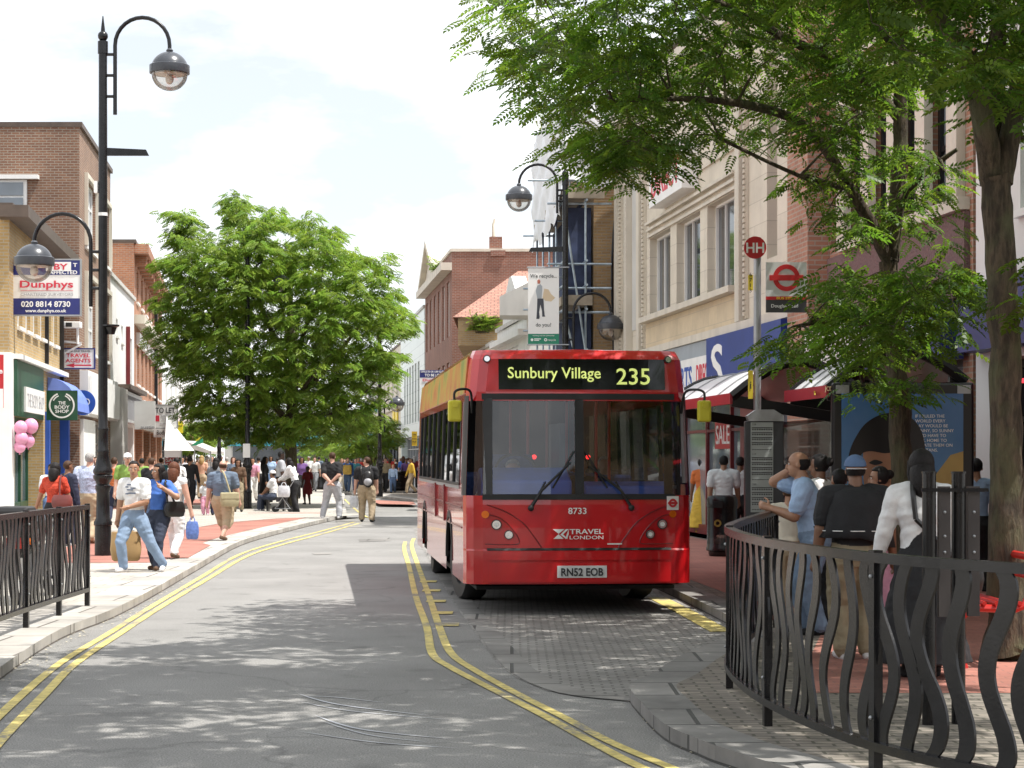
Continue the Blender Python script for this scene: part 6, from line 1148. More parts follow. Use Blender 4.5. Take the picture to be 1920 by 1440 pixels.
l3 = [[(P(546, 800, DF_), .12), (P(470, 700, DF_ - .6), .08), (P(400, 600, DF_ - 1), .05), (P(340, 480, DF_ - .6), .02)], [(P(548, 760, DF_), .12), (P(620, 680, DF_ - .5), .08), (P(690, 590, DF_ - .8), .03)], [(P(549, 710, DF_), .11), (P(500, 600, DF_ - 1.4), .07), (P(460, 480, DF_ - 1.2), .04), (P(445, 400, DF_), .02)], [(P(548, 690, DF_), .1), (P(590, 560, DF_ - 1.2), .06), (P(620, 450, DF_ - .4), .02)], [(P(546, 790, DF_), .09), (P(560, 740, DF_ - 2), .06), (P(600, 690, DF_ - 3.2), .03)], [(P(546, 800, DF_), .09), (P(450, 780, DF_ - 1.6), .06), (P(380, 720, DF_ - 2), .03)], [(P(546, 780, DF_), .09), (P(640, 770, DF_ - 1.4), .05), (P(700, 720, DF_ - 1), .02)], [(P(547, 720, DF_), .1), (P(540, 640, DF_ + 2), .06), (P(520, 540, DF_ + 3), .03)]]
tree('street_tree', 'big round leafy tree standing on the left pavement beyond the shoppers', A3, tr3, l3, at3, TF, LEAFF, 13, 17, 1.0, twig_r=.02, spread=.42, droop=.3)
for i, (px, D_, poly, n, lb_) in enumerate(((715, 96, [(640, 800), (690, 770), (740, 790), (750, 830), (720, 850), (650, 855), (620, 840)], 170, 'small pale tree behind the big round tree, near the beige store'), (610, 150, [(560, 845), (600, 815), (650, 820), (660, 860), (560, 868)], 130, 'distant low tree seen under the big crown'), (375, 92, [(335, 800), (400, 790), (410, 830), (385, 850), (350, 845)], 110, 'small tree left of the black lamp post under the big crown'))):
    b_ = Vector((XD(px - 20, D_), D_, ZP)); cy = sum(p[1] for p in poly) / len(poly); cx = sum(p[0] for p in poly) / len(poly); a_ = spoly(poly, n, 31 + i, D_, 70, 50, cx, cy, 1.6)
    tree('street_tree', lb_, b_, [(b_, .1), (P(px - 20, 860, D_), .09), (P(cx, cy, D_), .05)], [[(P(px - 20, 858, D_), .05), (P(cx - 20, cy, D_), .02)]], a_, TF, LEAFF, 40 + i, 12, 1.0, spread=.45)
# plants on roofs
def roof_plant(label, px, py, D_, w, h, n, seed):
    c = P(px, py, D_); r = thing('roof_plant', label, 'plant', tuple(c)); rr = random.Random(seed); pos, dr, sc = [], [], []; st = MB()
    for i in range(n):
        e = c + Vector((rr.uniform(-w, w), rr.uniform(-w, w) * .6, h * rr.uniform(.3, 1))); s0 = c + Vector((rr.uniform(-w, w) * .4, 0, 0)); st.tube([s0, s0.lerp(e, .5) + Vector((0, 0, .06)), e], .012, 5, cap=False)
        for k in range(7): t = rr.uniform(.3, 1); pos.append(tuple(s0.lerp(e, t))); dr.append((rr.uniform(-1, 1), rr.uniform(-1, 1), rr.uniform(-.1, .6))); sc.append(rr.uniform(.6, 1.2))
    st.build('stems', BARK, r, uv=False); crown_mesh('foliage', LEAFF, r, np.array(pos), np.array(dr), np.array(sc), TF, seed)
roof_plant('wild plant growing on the orange brick roof edge', 268, 492, 84, .5, .9, 14, 51); roof_plant('bushy plant growing on the cream gabled house roof', 905, 625, 77.6, .7, .75, 34, 52); roof_plant('weeds growing on the red brick house beside its pediment', 822, 515, 98, .5, .8, 10, 53)
# ------------------------------------------------------------------ people
HAIRM = {k: mat('hair_' + k, c, .6, .35, 60, bump=.4, bscale=70, spec=.25) for k, c in dict(black=(.012, .01, .01), brown=(.06, .03, .016), grey=(.32, .31, .3), blonde=(.36, .24, .1), auburn=(.11, .04, .02)).items()}
SKIN = {k: mat('skin_' + k, c, .5, .08, 14) for k, c in dict(pale=(.55, .32, .24), tan=(.36, .19, .115), brown=(.2, .1, .058), dark=(.07, .036, .024)).items()}
CLOTH = {}
def cl(name):
    cols = dict(white=(.72, .72, .72), black=(.014, .014, .016), navy=(.02, .025, .055), grey=(.2, .21, .23), lightgrey=(.42, .43, .46), denim=(.09, .15, .27), darkdenim=(.035, .045, .075), paledenim=(.2, .28, .4), beige=(.42, .33, .22), khaki=(.3, .25, .16), brown=(.1, .055, .03), red=(.45, .03, .025), darkred=(.16, .012, .018), orange=(.6, .16, .04), green=(.2, .33, .07), blue=(.06, .16, .5), paleblue=(.33, .46, .66), slate=(.12, .16, .22), pink=(.7, .33, .45), yellow=(.62, .4, .05), purple=(.16, .08, .25), peach=(.6, .35, .24), cream=(.62, .56, .46), teal=(.04, .2, .24), redprint=(.5, .055, .025), plaid=(.42, .47, .62), stripe=(.6, .17, .06))
    if name not in CLOTH: CLOTH[name] = mat('cloth_' + name, cols[name], .85, .32 if name in ('redprint', 'plaid', 'stripe') else .14, 40 if name in ('redprint', 'plaid', 'stripe') else 9, bump=.9, bscale=9)
    return CLOTH[name]
def ik(a, b, l1, l2, hint):
    a, b, hint = Vector(a), Vector(b), Vector(hint); d = b - a; L = d.length
    if L > (l1 + l2) * .999: b = a + d * ((l1 + l2) * .999 / L); d = b - a; L = d.length
    x = (l1 * l1 - l2 * l2 + L * L) / (2 * L); hgt = math.sqrt(max(0, l1 * l1 - x * x)); u = d / L; n = hint - u * hint.dot(u); n = n.normalized() if n.length > 1e-6 else u.orthogonal()
    return a + u * x + n * hgt, b
POSE = dict(stand=dict(fl=(-.06, 0, 0), fr=(.065, .03, 0)), wide=dict(fl=(-.12, .02, 0), fr=(.12, -.02, 0)),
            walk=dict(fl=(-.04, .15, 0), fr=(.045, -.15, .025), hl=(-.16, -.07, .44), hr=(.16, .12, .46)), walk2=dict(fl=(-.045, -.14, .025), fr=(.04, .15, 0), hl=(-.16, .12, .46), hr=(.16, -.07, .44)))
NPERSON = [0]
def person(px, D, h, hd, label, top='white', bot='denim', shoes='black', skin='brown', hair='black', hs='short', sleeve='short', legs='trousers', pose='stand', z=ZP, female=False, face=False, build=1.0, hyaw=0, hpitch=0, lean=(0, 0), hipz=None, group=None, vox=None, x=None, el=None, er=None, fat=0.0, **kw):
    ps = dict(POSE[pose]); ps.update(kw); X = XD(px, D) if x is None else x; NPERSON[0] += 1
    fl, fr = Vector(ps['fl']), Vector(ps['fr']); hl = Vector(ps.get('hl', (-.165, .04, .445))); hr = Vector(ps.get('hr', (.165, .04, .445)))
    vox = vox or (.0072 if D < 19.5 else .009 if D < 34 else .0135 if D < 70 else .02); B = build; W_ = (.098 if female else .112) * B
    mb = MB(); segs = []
    def seg(a, b, ra, rb, m, geo=True, n=12):
        a, b = Vector(a) * h, Vector(b) * h; ra, rb = ra * h, rb * h; segs.append((a, b, ra, rb, m))
        if geo:
            d = b - a; k = 5; mb.tube([a + d * (i / k) for i in range(k + 1)], [ra + (rb - ra) * i / k for i in range(k + 1)], n); mb.ball(a, ra * .995, 6); mb.ball(b, rb * .995, 6)
    th, sk = .238, .232; ua, fa = .165, .145
    hz = hipz if hipz is not None else .507
    for f in (fl, fr):
        if hipz is None:
            s = -1 if f is fl else 1; dx = f.x - s * .05; need = (th + sk) * .997; hh_ = math.sqrt(max(.05, need ** 2 - dx ** 2 - f.y ** 2)) + f.z + .045; hz = min(hz, hh_)
    lx, ly = lean; hip = Vector((0, 0, hz)); dz = hz - .507; ch = Vector((lx, ly, 0))
    def T(x_, y_, z_): t = max(0, min(1.15, (z_ - .5) / .34)); return Vector((x_ + lx * t, y_ + ly * t, z_ + dz - (lx * lx + ly * ly) * 1.3 * t))
    # trunk: stacked ellipses
    wa = .078 if female else .088
    rings = [(.455, .07, .055, 2), (.49, .093, .07, 2), (.53, .094 if female else .09, .07, 2), (.575, wa + .002, .064, 2), (.60, wa, .062, 1), (.66, wa * 1.02, .064, 1), (.72, .1, .071 if female else .068, 1), (.77, .106, .066, 1), (.81, .098, .054, 1), (.838, .06, .045, 1), (.85, .035, .036, 1)]
    o = len(mb.v); n = 20
    for (z_, w, d, m) in rings:
        w, d = w * B * (1 + fat * .4), d * B * (1 + fat * (1.0 if .52 < z_ < .75 else .4))
        for k in range(n):
            t = 2 * math.pi * k / n; c, s_ = math.cos(t), math.sin(t); p = T(math.copysign(abs(c) ** .85, c) * w, math.copysign(abs(s_) ** .9, s_) * d + (.012 if (female and .7 < z_ < .75 and s_ > 0) else 0), z_); mb.v.append(tuple(p * h))
    for i in range(len(rings) - 1):
        for k in range(n): k2 = (k + 1) % n; mb.f.append((o + i * n + k, o + i * n + k2, o + (i + 1) * n + k2, o + (i + 1) * n + k)); mb.m.append(0)
    mb.f += [tuple(o + k for k in reversed(range(n))), tuple(o + (len(rings) - 1) * n + k for k in range(n))]; mb.m += [0, 0]
    wz = .585
    for s in (-1, 1):
        seg(T(s * .035, 0, .47), T(s * .03, 0, wz), .06 * B, .06 * B, 2, False); seg(T(s * .03, 0, wz + .012), T(s * .04, 0, .8), .065 * B, .055 * B, 1, False)
    # legs
    for s, f in ((-1, fl), (1, fr)):
        hj = Vector((s * .05 * B, 0, hz - .01)); ank = Vector((f.x, f.y, f.z + .045)); kn, ank = ik(hj, ank, th, sk, (s * .15, 1, 0))
        if legs == 'trousers': seg(hj, kn, .073 * B, .05 * B, 2); seg(kn, ank.lerp(kn, .04), .05 * B, .041 * B, 2)
        elif legs == 'shorts': seg(hj, kn, .075 * B, .058 * B, 2); e = kn.lerp(ank, .22); seg(kn, e, .058 * B, .054 * B, 2); seg(e, ank, .038 * B, .024, 0); seg(e.lerp(ank, .1), e.lerp(ank, .45), .04 * B, .034, 0)
        else: seg(hj, kn, .06 * B, .045, 2); e = kn.lerp(ank, .25); seg(kn, ank, .042, .024, 0); seg(e, kn.lerp(ank, .5), .038, .034, 0)
        dv = Vector((s * .25, 1, 0)).normalized(); toe = -0.9 * f.z; b_ = ank + Vector((0, 0, -.022)); seg(b_ - dv * .022 + Vector((0, 0, -.004)), b_ + dv * .085 + Vector((0, 0, toe - .002)), .025, .02, 3)
    if legs in ('skirt', 'dress', 'long'):
        zl = {'skirt': .27, 'dress': .27, 'long': .07}[legs]; pr = [(.2 if legs == 'long' else .13, zl), (.125, .4), (.1, .5), (.085, .58)]; o = len(mb.v); n = 22
        pr = [(r_ * B, z_ + dz) for r_, z_ in pr]; mb.lathe((0, 0, 0), [(r_ * h, z_ * h) for r_, z_ in pr], n)
        for i in range(o, len(mb.v)): v = mb.v[i]; mb.v[i] = (v[0], v[1] * .8, v[2])
        for i in range(3): segs.append((Vector((0, 0, pr[i][1])) * h, Vector((0, 0, pr[i + 1][1])) * h, pr[i][0] * .95 * h, pr[i + 1][0] * .95 * h, 2))
        if legs == 'dress': segs = [(a, b, ra, rb, 1 if m == 2 else m) for a, b, ra, rb, m in segs]
    # arms and hands
    hands = {}
    for s, hd_, hint in ((-1, hl, el), (1, hr, er)):
        sh = T(s * W_, 0, .803); hp = Vector(hd_); hp.z += 0 if ps.get('abs') else dz; eb, wr = ik(sh, hp, ua, fa, hint or (s * .5, -1, -.2)); m1 = 1
        seg(T(s * W_ * .5, 0, .812), sh, .046 * B, .046 * B, 1)
        if sleeve == 'long': seg(sh, eb, .046 * B, .036 * B, 1); seg(eb, wr, .036 * B, .027, 1)
        elif sleeve == 'short': e = sh.lerp(eb, .68); seg(sh, e, .047 * B, .045 * B, 1); seg(e, eb, .034 * B, .029 * B, 0); seg(eb, wr, .03 * B, .02, 0)
        else: seg(sh, eb, .038 * B, .029, 0); seg(eb, wr, .029, .02, 0)
        u = (wr - eb).normalized(); side = Vector((0, 1, 0)) if abs(u.y) < .8 else Vector((0, 0, 1)); side = (side - u * side.dot(u)).normalized(); nrm = u.cross(side) * s
        pc = wr + u * .03; seg(wr, wr + u * .05, .02, .023, 0); hands[s] = (wr + u * .06) * h
        if D < 75:
            fr_ = .0058 if D < 34 else .0075
            for k in range(4):
                b0 = wr + u * .05 + side * (.018 - .012 * k); ln = (.036, .042, .04, .031)[k]; b1 = b0 + u * ln * .55 - nrm * .004; b2 = b1 + (u * .75 - nrm * .65).normalized() * ln * .55; seg(b0, b1, fr_, fr_, 0, n=8); seg(b1, b2, fr_, fr_ * .85, 0, n=8)
            b0 = wr + u * .02 + side * .02; b1 = b0 + (side * .8 + u * .6).normalized() * .026; seg(b0, b1, fr_ * 1.15, fr_, 0, n=8); seg(b1, b1 + (u + side * .15).normalized() * .022, fr_, fr_ * .85, 0, n=8)
    # neck and head
    nk = T(0, .0, .835); M = Matrix.Rotation(math.radians(-hyaw), 3, 'Z') @ Matrix.Rotation(math.radians(-hpitch), 3, 'X'); hc = T(0, .012, .925); hc.y += ly * .12
    seg(nk, hc + M @ Vector((0, -.012, -.03)), .034 * (1 if female else 1.12), .032, 0)
    def H(x_, y_, z_): return hc + M @ Vector((x_, y_, z_))
    def blob(c, r, sz, m): o = len(mb.v); mb.ball((0, 0, 0), r * h, 8, sz); mb.v[o:] = [tuple((H(*c)) * h + M @ Vector(v)) for v in mb.v[o:]]; segs.append((H(*c) * h, H(*c) * h + Vector((0, 0, 1e-4)), r * .9 * h, r * .9 * h, m))
    blob((0, -.006, .018), .052, (.88, 1.06, 1.03), 0); blob((0, .014, -.022), .041, (.85, .9, 1.15), 0); blob((0, .03, -.045), .02, (1.1, .9, .8), 0)
    if D < 60:
        blob((0, .055, -.008), .009, (.8, 1, 1.6), 0); blob((0, .058, -.018), .009, (1.15, 1, .8), 0)
        for s in (-1, 1): blob((s * .046, -.006, -.002), .015, (.35, .8, 1.1), 0)
    # grow one continuous skin over everything
    me = bpy.data.meshes.new('raw'); me.from_pydata(mb.v, [], mb.f); ob = bpy.data.objects.new('raw', me); COL.objects.link(ob)
    rm = ob.modifiers.new('r', 'REMESH'); rm.mode = 'VOXEL'; rm.voxel_size = vox * 1.0; sm_ = ob.modifiers.new('s', 'SMOOTH'); sm_.factor = .5; sm_.iterations = 2 if vox < .012 else 1
    dg = bpy.context.evaluated_depsgraph_get(); m2 = bpy.data.meshes.new_from_object(ob.evaluated_get(dg), depsgraph=dg); bpy.data.objects.remove(ob); bpy.data.meshes.remove(me)
    nf = len(m2.polygons); ct = np.zeros(nf * 3); m2.polygons.foreach_get('center', ct); ct = ct.reshape(-1, 3); best = np.full(nf, 1e9); mi = np.zeros(nf, np.int32)
    for a, b, ra, rb, m in segs:
        a_, b_ = np.array(a), np.array(b); d = b_ - a_; t = np.clip(((ct - a_) @ d) / max(1e-12, d @ d), 0, 1); ds = np.linalg.norm(ct - a_ - t[:, None] * d, axis=1) - (ra + (rb - ra) * t); w = ds < best; best[w] = ds[w]; mi[w] = m
    m2.materials.clear()
    for m in (SKIN[skin], cl(top), cl(bot), cl(shoes) if shoes != 'tan' else SKIN['tan']): m2.materials.append(m)
    m2.polygons.foreach_set('material_index', mi); m2.polygons.foreach_set('use_smooth', [True] * nf); m2.name = 'person'
    if D < 62:      # soft creases in the cloth
        nv = len(m2.vertices); co = np.zeros(nv * 3); m2.vertices.foreach_get('co', co); co = co.reshape(-1, 3); no = np.zeros(nv * 3); m2.vertices.foreach_get('normal', no); no = no.reshape(-1, 3)
        lv = np.zeros(len(m2.loops), np.int32); m2.loops.foreach_get('vertex_index', lv); lt = np.zeros(nf, np.int32); m2.polygons.foreach_get('loop_total', lt); lm_ = np.repeat(mi, lt); isc = np.zeros(nv); isc[lv[(lm_ == 1) | (lm_ == 2)]] = 1; isc[lv[(lm_ == 0) | (lm_ == 3)]] = 0
        x_, y_, z_ = co.T; ph = NPERSON[0] * 1.7; f = np.sin(13 * x_ + 5 * np.sin(7 * z_ + ph) + ph) * np.sin(24 * z_ + 9 * x_ + 4 * np.sin(9 * y_ + 5 * x_) + ph) + .6 * np.sin(37 * z_ - 21 * x_ + 6 * np.sin(11 * z_) + 15 * y_) * np.sin(17 * x_ + 13 * y_ + ph)
        co += no * (np.sign(f) * np.abs(f) ** 1.3 * .0048 * isc)[:, None]; m2.vertices.foreach_set('co', co.ravel()); m2.update()
    P_ = bpy.data.objects.new('person', m2); COL.objects.link(P_); P_.location = (X, D, z); P_.rotation_euler = (0, 0, -math.radians(hd)); tag(P_, label, 'person', group)
    def child(nm, q, m, smooth=True): q.v = [tuple(v) for v in q.v]; return q.build(nm, m, P_, smooth=smooth, world=False, uv=False)
    # hair
    hm = HAIRM[hair] if hs != 'cap' else None; q = MB()
    def hb(c, r, sz, keep):
        o = len(q.v); q.ball((0, 0, 0), r, 10, sz); vs = []
        for v in q.v[o:]:
            v = Vector(v); p = Vector(c) + v
            if not keep(p): p = Vector((p.x * .6, p.y * .6 - .006, p.z * .6 + .01))
            vs.append(tuple((hc + M @ p) * h))
        q.v[o:] = vs
    if hs == 'short': hb((0, -.010, .024), .0575, (.9, 1.04, 1.0), lambda p: p.z > .03 + max(0, p.y) * .35 or (p.y < -.012 and p.z > -.025))
    elif hs == 'bald': hb((0, -.014, .008), .0545, (.92, 1.06, .9), lambda p: p.y < -.004 and -.025 < p.z < .032)
    elif hs == 'balding': hb((0, -.014, .014), .0545, (.92, 1.06, .96), lambda p: (p.y < -.004 and -.032 < p.z < .04))
    elif hs in ('long', 'mid', 'bun'):
        hb((0, -.010, .022), .060, (.95, 1.04, 1.04), lambda p: p.z > .034 + max(0, p.y) * .3 or (p.y < .012 and p.z > -.04))
        if hs == 'bun': q.ball((hc + M @ Vector((0, -.07, .03))) * h, .03 * h, 6)
        else:
            ln = .17 if hs == 'long' else .075; a = hc + M @ Vector((0, -.03, .0)); b = hc + M @ Vector((0, -.05, -.06)); c = b + Vector((0, -.012, -ln)); pts = curve_pts([a * h, b * h, c * h], 4); rs = [.05, .055, .057, .057, .056, .053, .047, .04, .024]; o = len(q.v); q.tube(pts, [r_ * h * (1 if hs == 'long' else 1.02) for r_ in rs], 12)
            for s in (-1, 1): q.tube([(hc + M @ Vector((s * .045, .01, .03))) * h, (hc + M @ Vector((s * .05, .0, -.03))) * h, (hc + M @ Vector((s * .045, -.012, -.03 - ln * .75))) * h], [.014 * h, .013 * h, .006 * h], 8)
    if hs == 'cap':
        hb((0, -.006, .026), .0595, (.93, 1.05, .98), lambda p: p.z > .012); bk = ps.get('capback'); sy = -1 if bk else 1; child('cap', q, cl(ps.get('cap', 'white'))); q = MB(); pts = [(hc + M @ Vector((.05 * math.sin(t), sy * (.035 + .055 * math.cos(t)), .012))) * h for t in [math.radians(a) for a in range(-80, 81, 20)]]; q.prism(pts, (0, 0, .005)); child('cap_peak', q, cl(ps.get('peak', ps.get('cap', 'white'))), False)
        q = MB(); hm = HAIRM[hair]; hb((0, -.010, .008), .0555, (.9, 1.03, .9), lambda p: p.y < 0 and -.03 < p.z < .012); child('hair', q, hm)
    elif hs != 'none' and q.v: child('hair', q, hm)
    if face:
        for s in (-1, 1):
            e = MB(); c = H(s * .02, .0445, .006) * h; e.ball(c, .0062 * h, 5, (1.35, .6, .75)); e.use(1); e.ball(c + M @ Vector((0, .0026 * h, 0)), .0036 * h, 5, (1, .6, 1)); child('eye', e, [WHITEP, BLACKL])
            e = MB(); e.tube([H(s * .009, .0495, .017) * h, H(s * .02, .0495, .0205) * h, H(s * .032, .043, .017) * h], .0022 * h, 5); child('eyebrow', e, HAIRM[hair if hair != 'grey' else 'brown'])
        e = MB(); e.tube([H(-.016, .047, -.0365) * h, H(-.008, .0515, -.039) * h, H(.008, .0515, -.039) * h, H(.016, .047, -.0365) * h], [.0015 * h, .003 * h, .003 * h, .0015 * h], 6); child('mouth', e, mat('lips', (.3, .08, .07), .45, 0) if skin in ('pale', 'tan') else mat('lips_dark', (.13, .045, .04), .45, 0))
    Rz = Matrix.Rotation(-math.radians(hd), 3, 'Z')
    P_w = lambda v: Rz @ (Vector(v) * h) + Vector((X, D, z))
    return P_, P_w, {k: Rz @ v + Vector((X, D, z)) for k, v in hands.items()}, child, T, h
def bag(name, label, c, w, d, hgt, m, rz=0, handles=True, strap=None, flap=None, soft=.12):
    """a soft box of a bag with handles, or with a strap through world points"""
    r = thing(name, label, 'bag', tuple(c), rz); q = MB(); n = 14; o = 0; pr = [(0, .8), (.06, .95), (.4, 1.06), (.75, 1), (1, .82 if soft > .1 else .97)]
    for t, s in pr:
        for k in range(n):
            a = 2 * math.pi * k / n; cx_, sx_ = math.cos(a), math.sin(a); q.v.append((math.copysign(abs(cx_) ** .5, cx_) * w / 2 * s, math.copysign(abs(sx_) ** .5, sx_) * d / 2 * s, hgt * t + random.uniform(-soft, soft) * .04))
    for i in range(len(pr) - 1):
        for k in range(n): k2 = (k + 1) % n; q.f.append((i * n + k, i * n + k2, (i + 1) * n + k2, (i + 1) * n + k)); q.m.append(0)
    q.f += [tuple(reversed(range(n))), tuple((len(pr) - 1) * n + k for k in range(n))]; q.m += [0, 0]; q.build('bag_body', m, r, smooth=True, world=False)
    if handles:
        for s in (-1, 1): q = MB(); q.tube(curve_pts([(-w * .22, s * d * .25, hgt * .97), (-w * .1, s * d * .1, hgt * 1.25), (w * .1, s * d * .1, hgt * 1.25), (w * .22, s * d * .25, hgt * .97)], 4), .008, 6); q.build('handle', m, r, world=False)
    if flap: q = MB(); q.box(-w * .5, w * .5, -d * .56, d * .3, hgt * .5, hgt * 1.0); q.build('flap', flap, r, world=False, bevel=.02)
    if strap: q = MB(); inv = Matrix.Rotation(-rz, 3, 'Z'); q.tube([inv @ (Vector(p) - Vector(c)) for p in curve_pts(strap, 5)], .016, 6); q.build('strap', flap or m, r, world=False)
    return r
PAPER = mat('brown_paper', (.42, .27, .12), .8, .1, 5); PLAS = mat('carrier_plastic', (.62, .64, .68), .35, .15, 12); MARL = mat('maroon_leather', (.18, .05, .045), .4, .15, 6); BLKL = mat('black_leather', (.015, .014, .014), .35, .2, 8); CANV = mat('canvas_olive', (.4, .36, .22), .8, .1, 10); BLUEBAG = mat('blue_carrier', (.12, .2, .5), .4, .25, 20)
# ---- left pavement, near
w1 = person(103, 34, 1.56, 12, 'woman in a red-orange patterned top beside the green shop front', 'redprint', 'black', 'black', 'tan', 'black', 'mid', 'short', female=True, pose='walk', hl=(-.25, .05, .5), fat=.25)
bag('shoulder_bag', 'maroon leather shoulder bag on the woman in red-orange', w1[1]((.13, -.1, .49)), .34, .14, .22, MARL, math.radians(8), False, [w1[1]((.1, -.1, .6)), w1[1]((.09, -.03, .845)), w1[1]((.14, .05, .66))])
person(127, 36.5, 1.56, 40, 'boy in a dark navy hooded jacket near the blue shop front', 'navy', 'navy', 'white', 'brown', 'brown', 'short', 'long')
person(97, 40, 1.5, 165, 'child in a white shirt facing the camera by the blue shop front', 'white', 'denim', 'black', 'brown', 'black', 'short', face=True)
person(168, 37.5, 1.74, 5, 'grey-haired man in a pale blue checked shirt and beige trousers', 'plaid', 'beige', 'brown', 'pale', 'grey', 'short', pose='walk', build=1.12, fat=.15)
person(214, 50, 1.66, 0, 'person in an orange striped top and dark trousers behind the lamp post', 'stripe', 'navy', 'black', 'pale', 'brown', 'short', pose='walk2')
person(239, 44, 1.72, 172, 'man in a white cap and green shirt behind the couple', 'green', 'beige', 'white', 'pale', 'brown', 'cap', cap='white', face=True)
tm = person(252, 28.2, 1.60, 196, 'smiling young man in a printed white T-shirt and blue jeans, striding', 'white', 'paledenim', 'white', 'tan', 'black', 'short', pose='walk', face=True, hyaw=-20, fl=(-.22, -.12, .02), fr=(.07, .07, 0), hl=(-.01, .105, .6), hr=(.17, .0, .44), el=(-1, -.5, -.2))
pr_ = MB()
for i, (u, v, a) in enumerate(((-.03, .735, .05), (.03, .745, .03), (0, .72, .06), (-.02, .69, .07), (.03, .685, .03), (.01, .765, .04))): pr_.obox(Vector((u - a / 2, .083, v)) * tm[5], (a * tm[5], 0, 0), (0, .003, 0), (0, 0, .012 * tm[5]))
pr_.build('shirt_print', mat('print_blue_grey', (.12, .15, .22), .7, .3, 30), tm[0], world=False)
bag('paper_bag', 'large brown paper shopping bag behind the legs of the striding man', P(236, 1052, 28.6) , .42, .2, .42, PAPER, .3, True, soft=.02)
wb = person(297, 28.7, 1.53, 195, 'woman in a blue blouse and dark jeans with long black hair', 'blue', 'darkdenim', 'brown', 'tan', 'black', 'long', 'short', female=True, face=True, hyaw=35, pose='walk2', fl=(-.03, .1, 0), fr=(.05, -.04, 0), hl=(-.1, .1, .77), hr=(.15, .04, .45), el=(-1, .1, -.9))
bag('shoulder_bag', 'black leather shoulder bag under the arm of the woman in blue', wb[1]((-.16, -.0, .5)), .3, .14, .22, BLKL, .5, False, [wb[1]((-.16, -.02, .62)), wb[1]((-.09, .04, .84)), wb[1]((-.13, .08, .64))])
ww = person(326, 32, 1.57, 8, 'woman in white trousers seen from behind beside the woman in blue', 'white', 'white', 'brown', 'pale', 'auburn', 'mid', 'none', female=True, pose='walk', hr=(.19, .03, .43))
bag('carrier_bag', 'blue and white carrier bag held by the woman in white trousers', ww[2][1] - Vector((0, 0, .36)), .2, .12, .28, BLUEBAG, .2)
person(284, 46, 1.62, 10, 'person in a black top behind the heads of the couple', 'black', 'denim', 'black', 'pale', 'brown', 'short', 'long')
mm = person(418, 39, 1.60, 12, 'stocky man in slate T-shirt and beige shorts walking away with messenger bag', 'slate', 'beige', 'brown', 'pale', 'brown', 'bald', 'short', 'shorts', 'walk', build=1.22, fat=.3, hl=(-.2, -.02, .46), hr=(.19, .07, .47))
bag('messenger_bag', 'olive canvas messenger bag on the stocky man in shorts', mm[1]((.13, -.12, .42)), .36, .13, .27, CANV, .25, False, [mm[1]((.14, -.12, .58)), mm[1]((.06, -.1, .8)), mm[1]((-.02, -.0, .865)), mm[1]((.0, .1, .78)), mm[1]((.12, .1, .6))], CANV)
person(356, 65, 1.7, 5, 'slim person in a black top and black trousers walking away past the tent', 'black', 'black', 'black', 'tan', 'black', 'short', 'long', pose='walk')
wz_ = person(331, 55, 1.62, 0, 'person in a loose white shirt with a dark shoulder bag near the tent', 'white', 'grey', 'black', 'tan', 'black', 'short', fat=.2)
bag('shoulder_bag', 'dark shoulder bag on the person in a loose white shirt', wz_[1]((.14, -.06, .5)), .3, .14, .24, BLKL, 0, False, [wz_[1]((.14, -.05, .62)), wz_[1]((.08, 0, .84)), wz_[1]((.15, .05, .62))])
person(405, 56.5, 1.62, 10, 'person in a grey shirt and dark trousers just behind the stocky man', 'grey', 'navy', 'black', 'brown', 'black', 'mid', fat=.2)
td = person(386, 56.5, .95, 190, 'toddler in a white top and pink trousers beside the grey shirt', 'white', 'pink', 'white', 'tan', 'black', 'cap', cap='white', build=1.25, vox=.012)
person(388, 88, 1.75, 0, 'man in a white shirt and black trousers walking away under the pale awning', 'white', 'black', 'black', 'pale', 'grey', 'short', pose='walk')
person(370, 92, 1.75, 5, 'grey-haired person in a grey jacket and pale jeans by the pale awning', 'lightgrey', 'paledenim', 'white', 'pale', 'grey', 'short', 'long', pose='walk2')
person(447, 60, 1.58, 185, 'woman in a brown top left of the black lamp post', 'brown', 'khaki', 'black', 'brown', 'black', 'mid', female=True)
person(497, 68, 1.66, 90, 'woman in black with long dark hair right of the black lamp post', 'black', 'black', 'black', 'tan', 'black', 'long', 'long', 'long', female=True)
person(527, 63, 1.82, 80, 'tall dark-skinned man in a grey vest over a white shirt under the big tree', 'lightgrey', 'black', 'black', 'dark', 'black', 'short', build=1.12, fat=.25)
st_ = person(512, 61, 1.6, 275, 'seated person in a white cap and white shirt under the big tree', 'white', 'darkdenim', 'white', 'brown', 'black', 'cap', cap='white', hipz=.28, fl=(-.07, .26, 0), fr=(.07, .22, 0), hl=(-.1, .2, .3), hr=(.1, .2, .3), abs=1)
q = thing('metal_bench', 'dark bench under the big tree with a seated person on it', 'bench', (XD(514, 61.1), 61.1, ZP)); b_ = MB(); b_.box(XD(500, 61), XD(534, 61), 60.85, 61.35, .46, .52); b_.build('seat', BLACK, q)
for sx in (502, 532): b_ = MB(); b_.box(XD(sx, 61) - .03, XD(sx, 61) + .03, 60.9, 61.3, ZP, .46); b_.build('leg', BLACK, q)
pw = person(556, 60, 1.66, 290, 'woman in a white cardigan and dark trousers leaning over the pushchair', 'white', 'black', 'black', 'brown', 'black', 'mid', 'long', female=True, lean=(0, .12), hl=(-.06, .32, .58), hr=(.06, .32, .58), fl=(-.06, -.05, 0), fr=(.06, .06, 0))
PC = thing('pushchair', 'pushchair loaded with shopping in front of the woman in the white cardigan', 'pushchair', (XD(533, 60), 60, ZP)); xx = XD(533, 60)
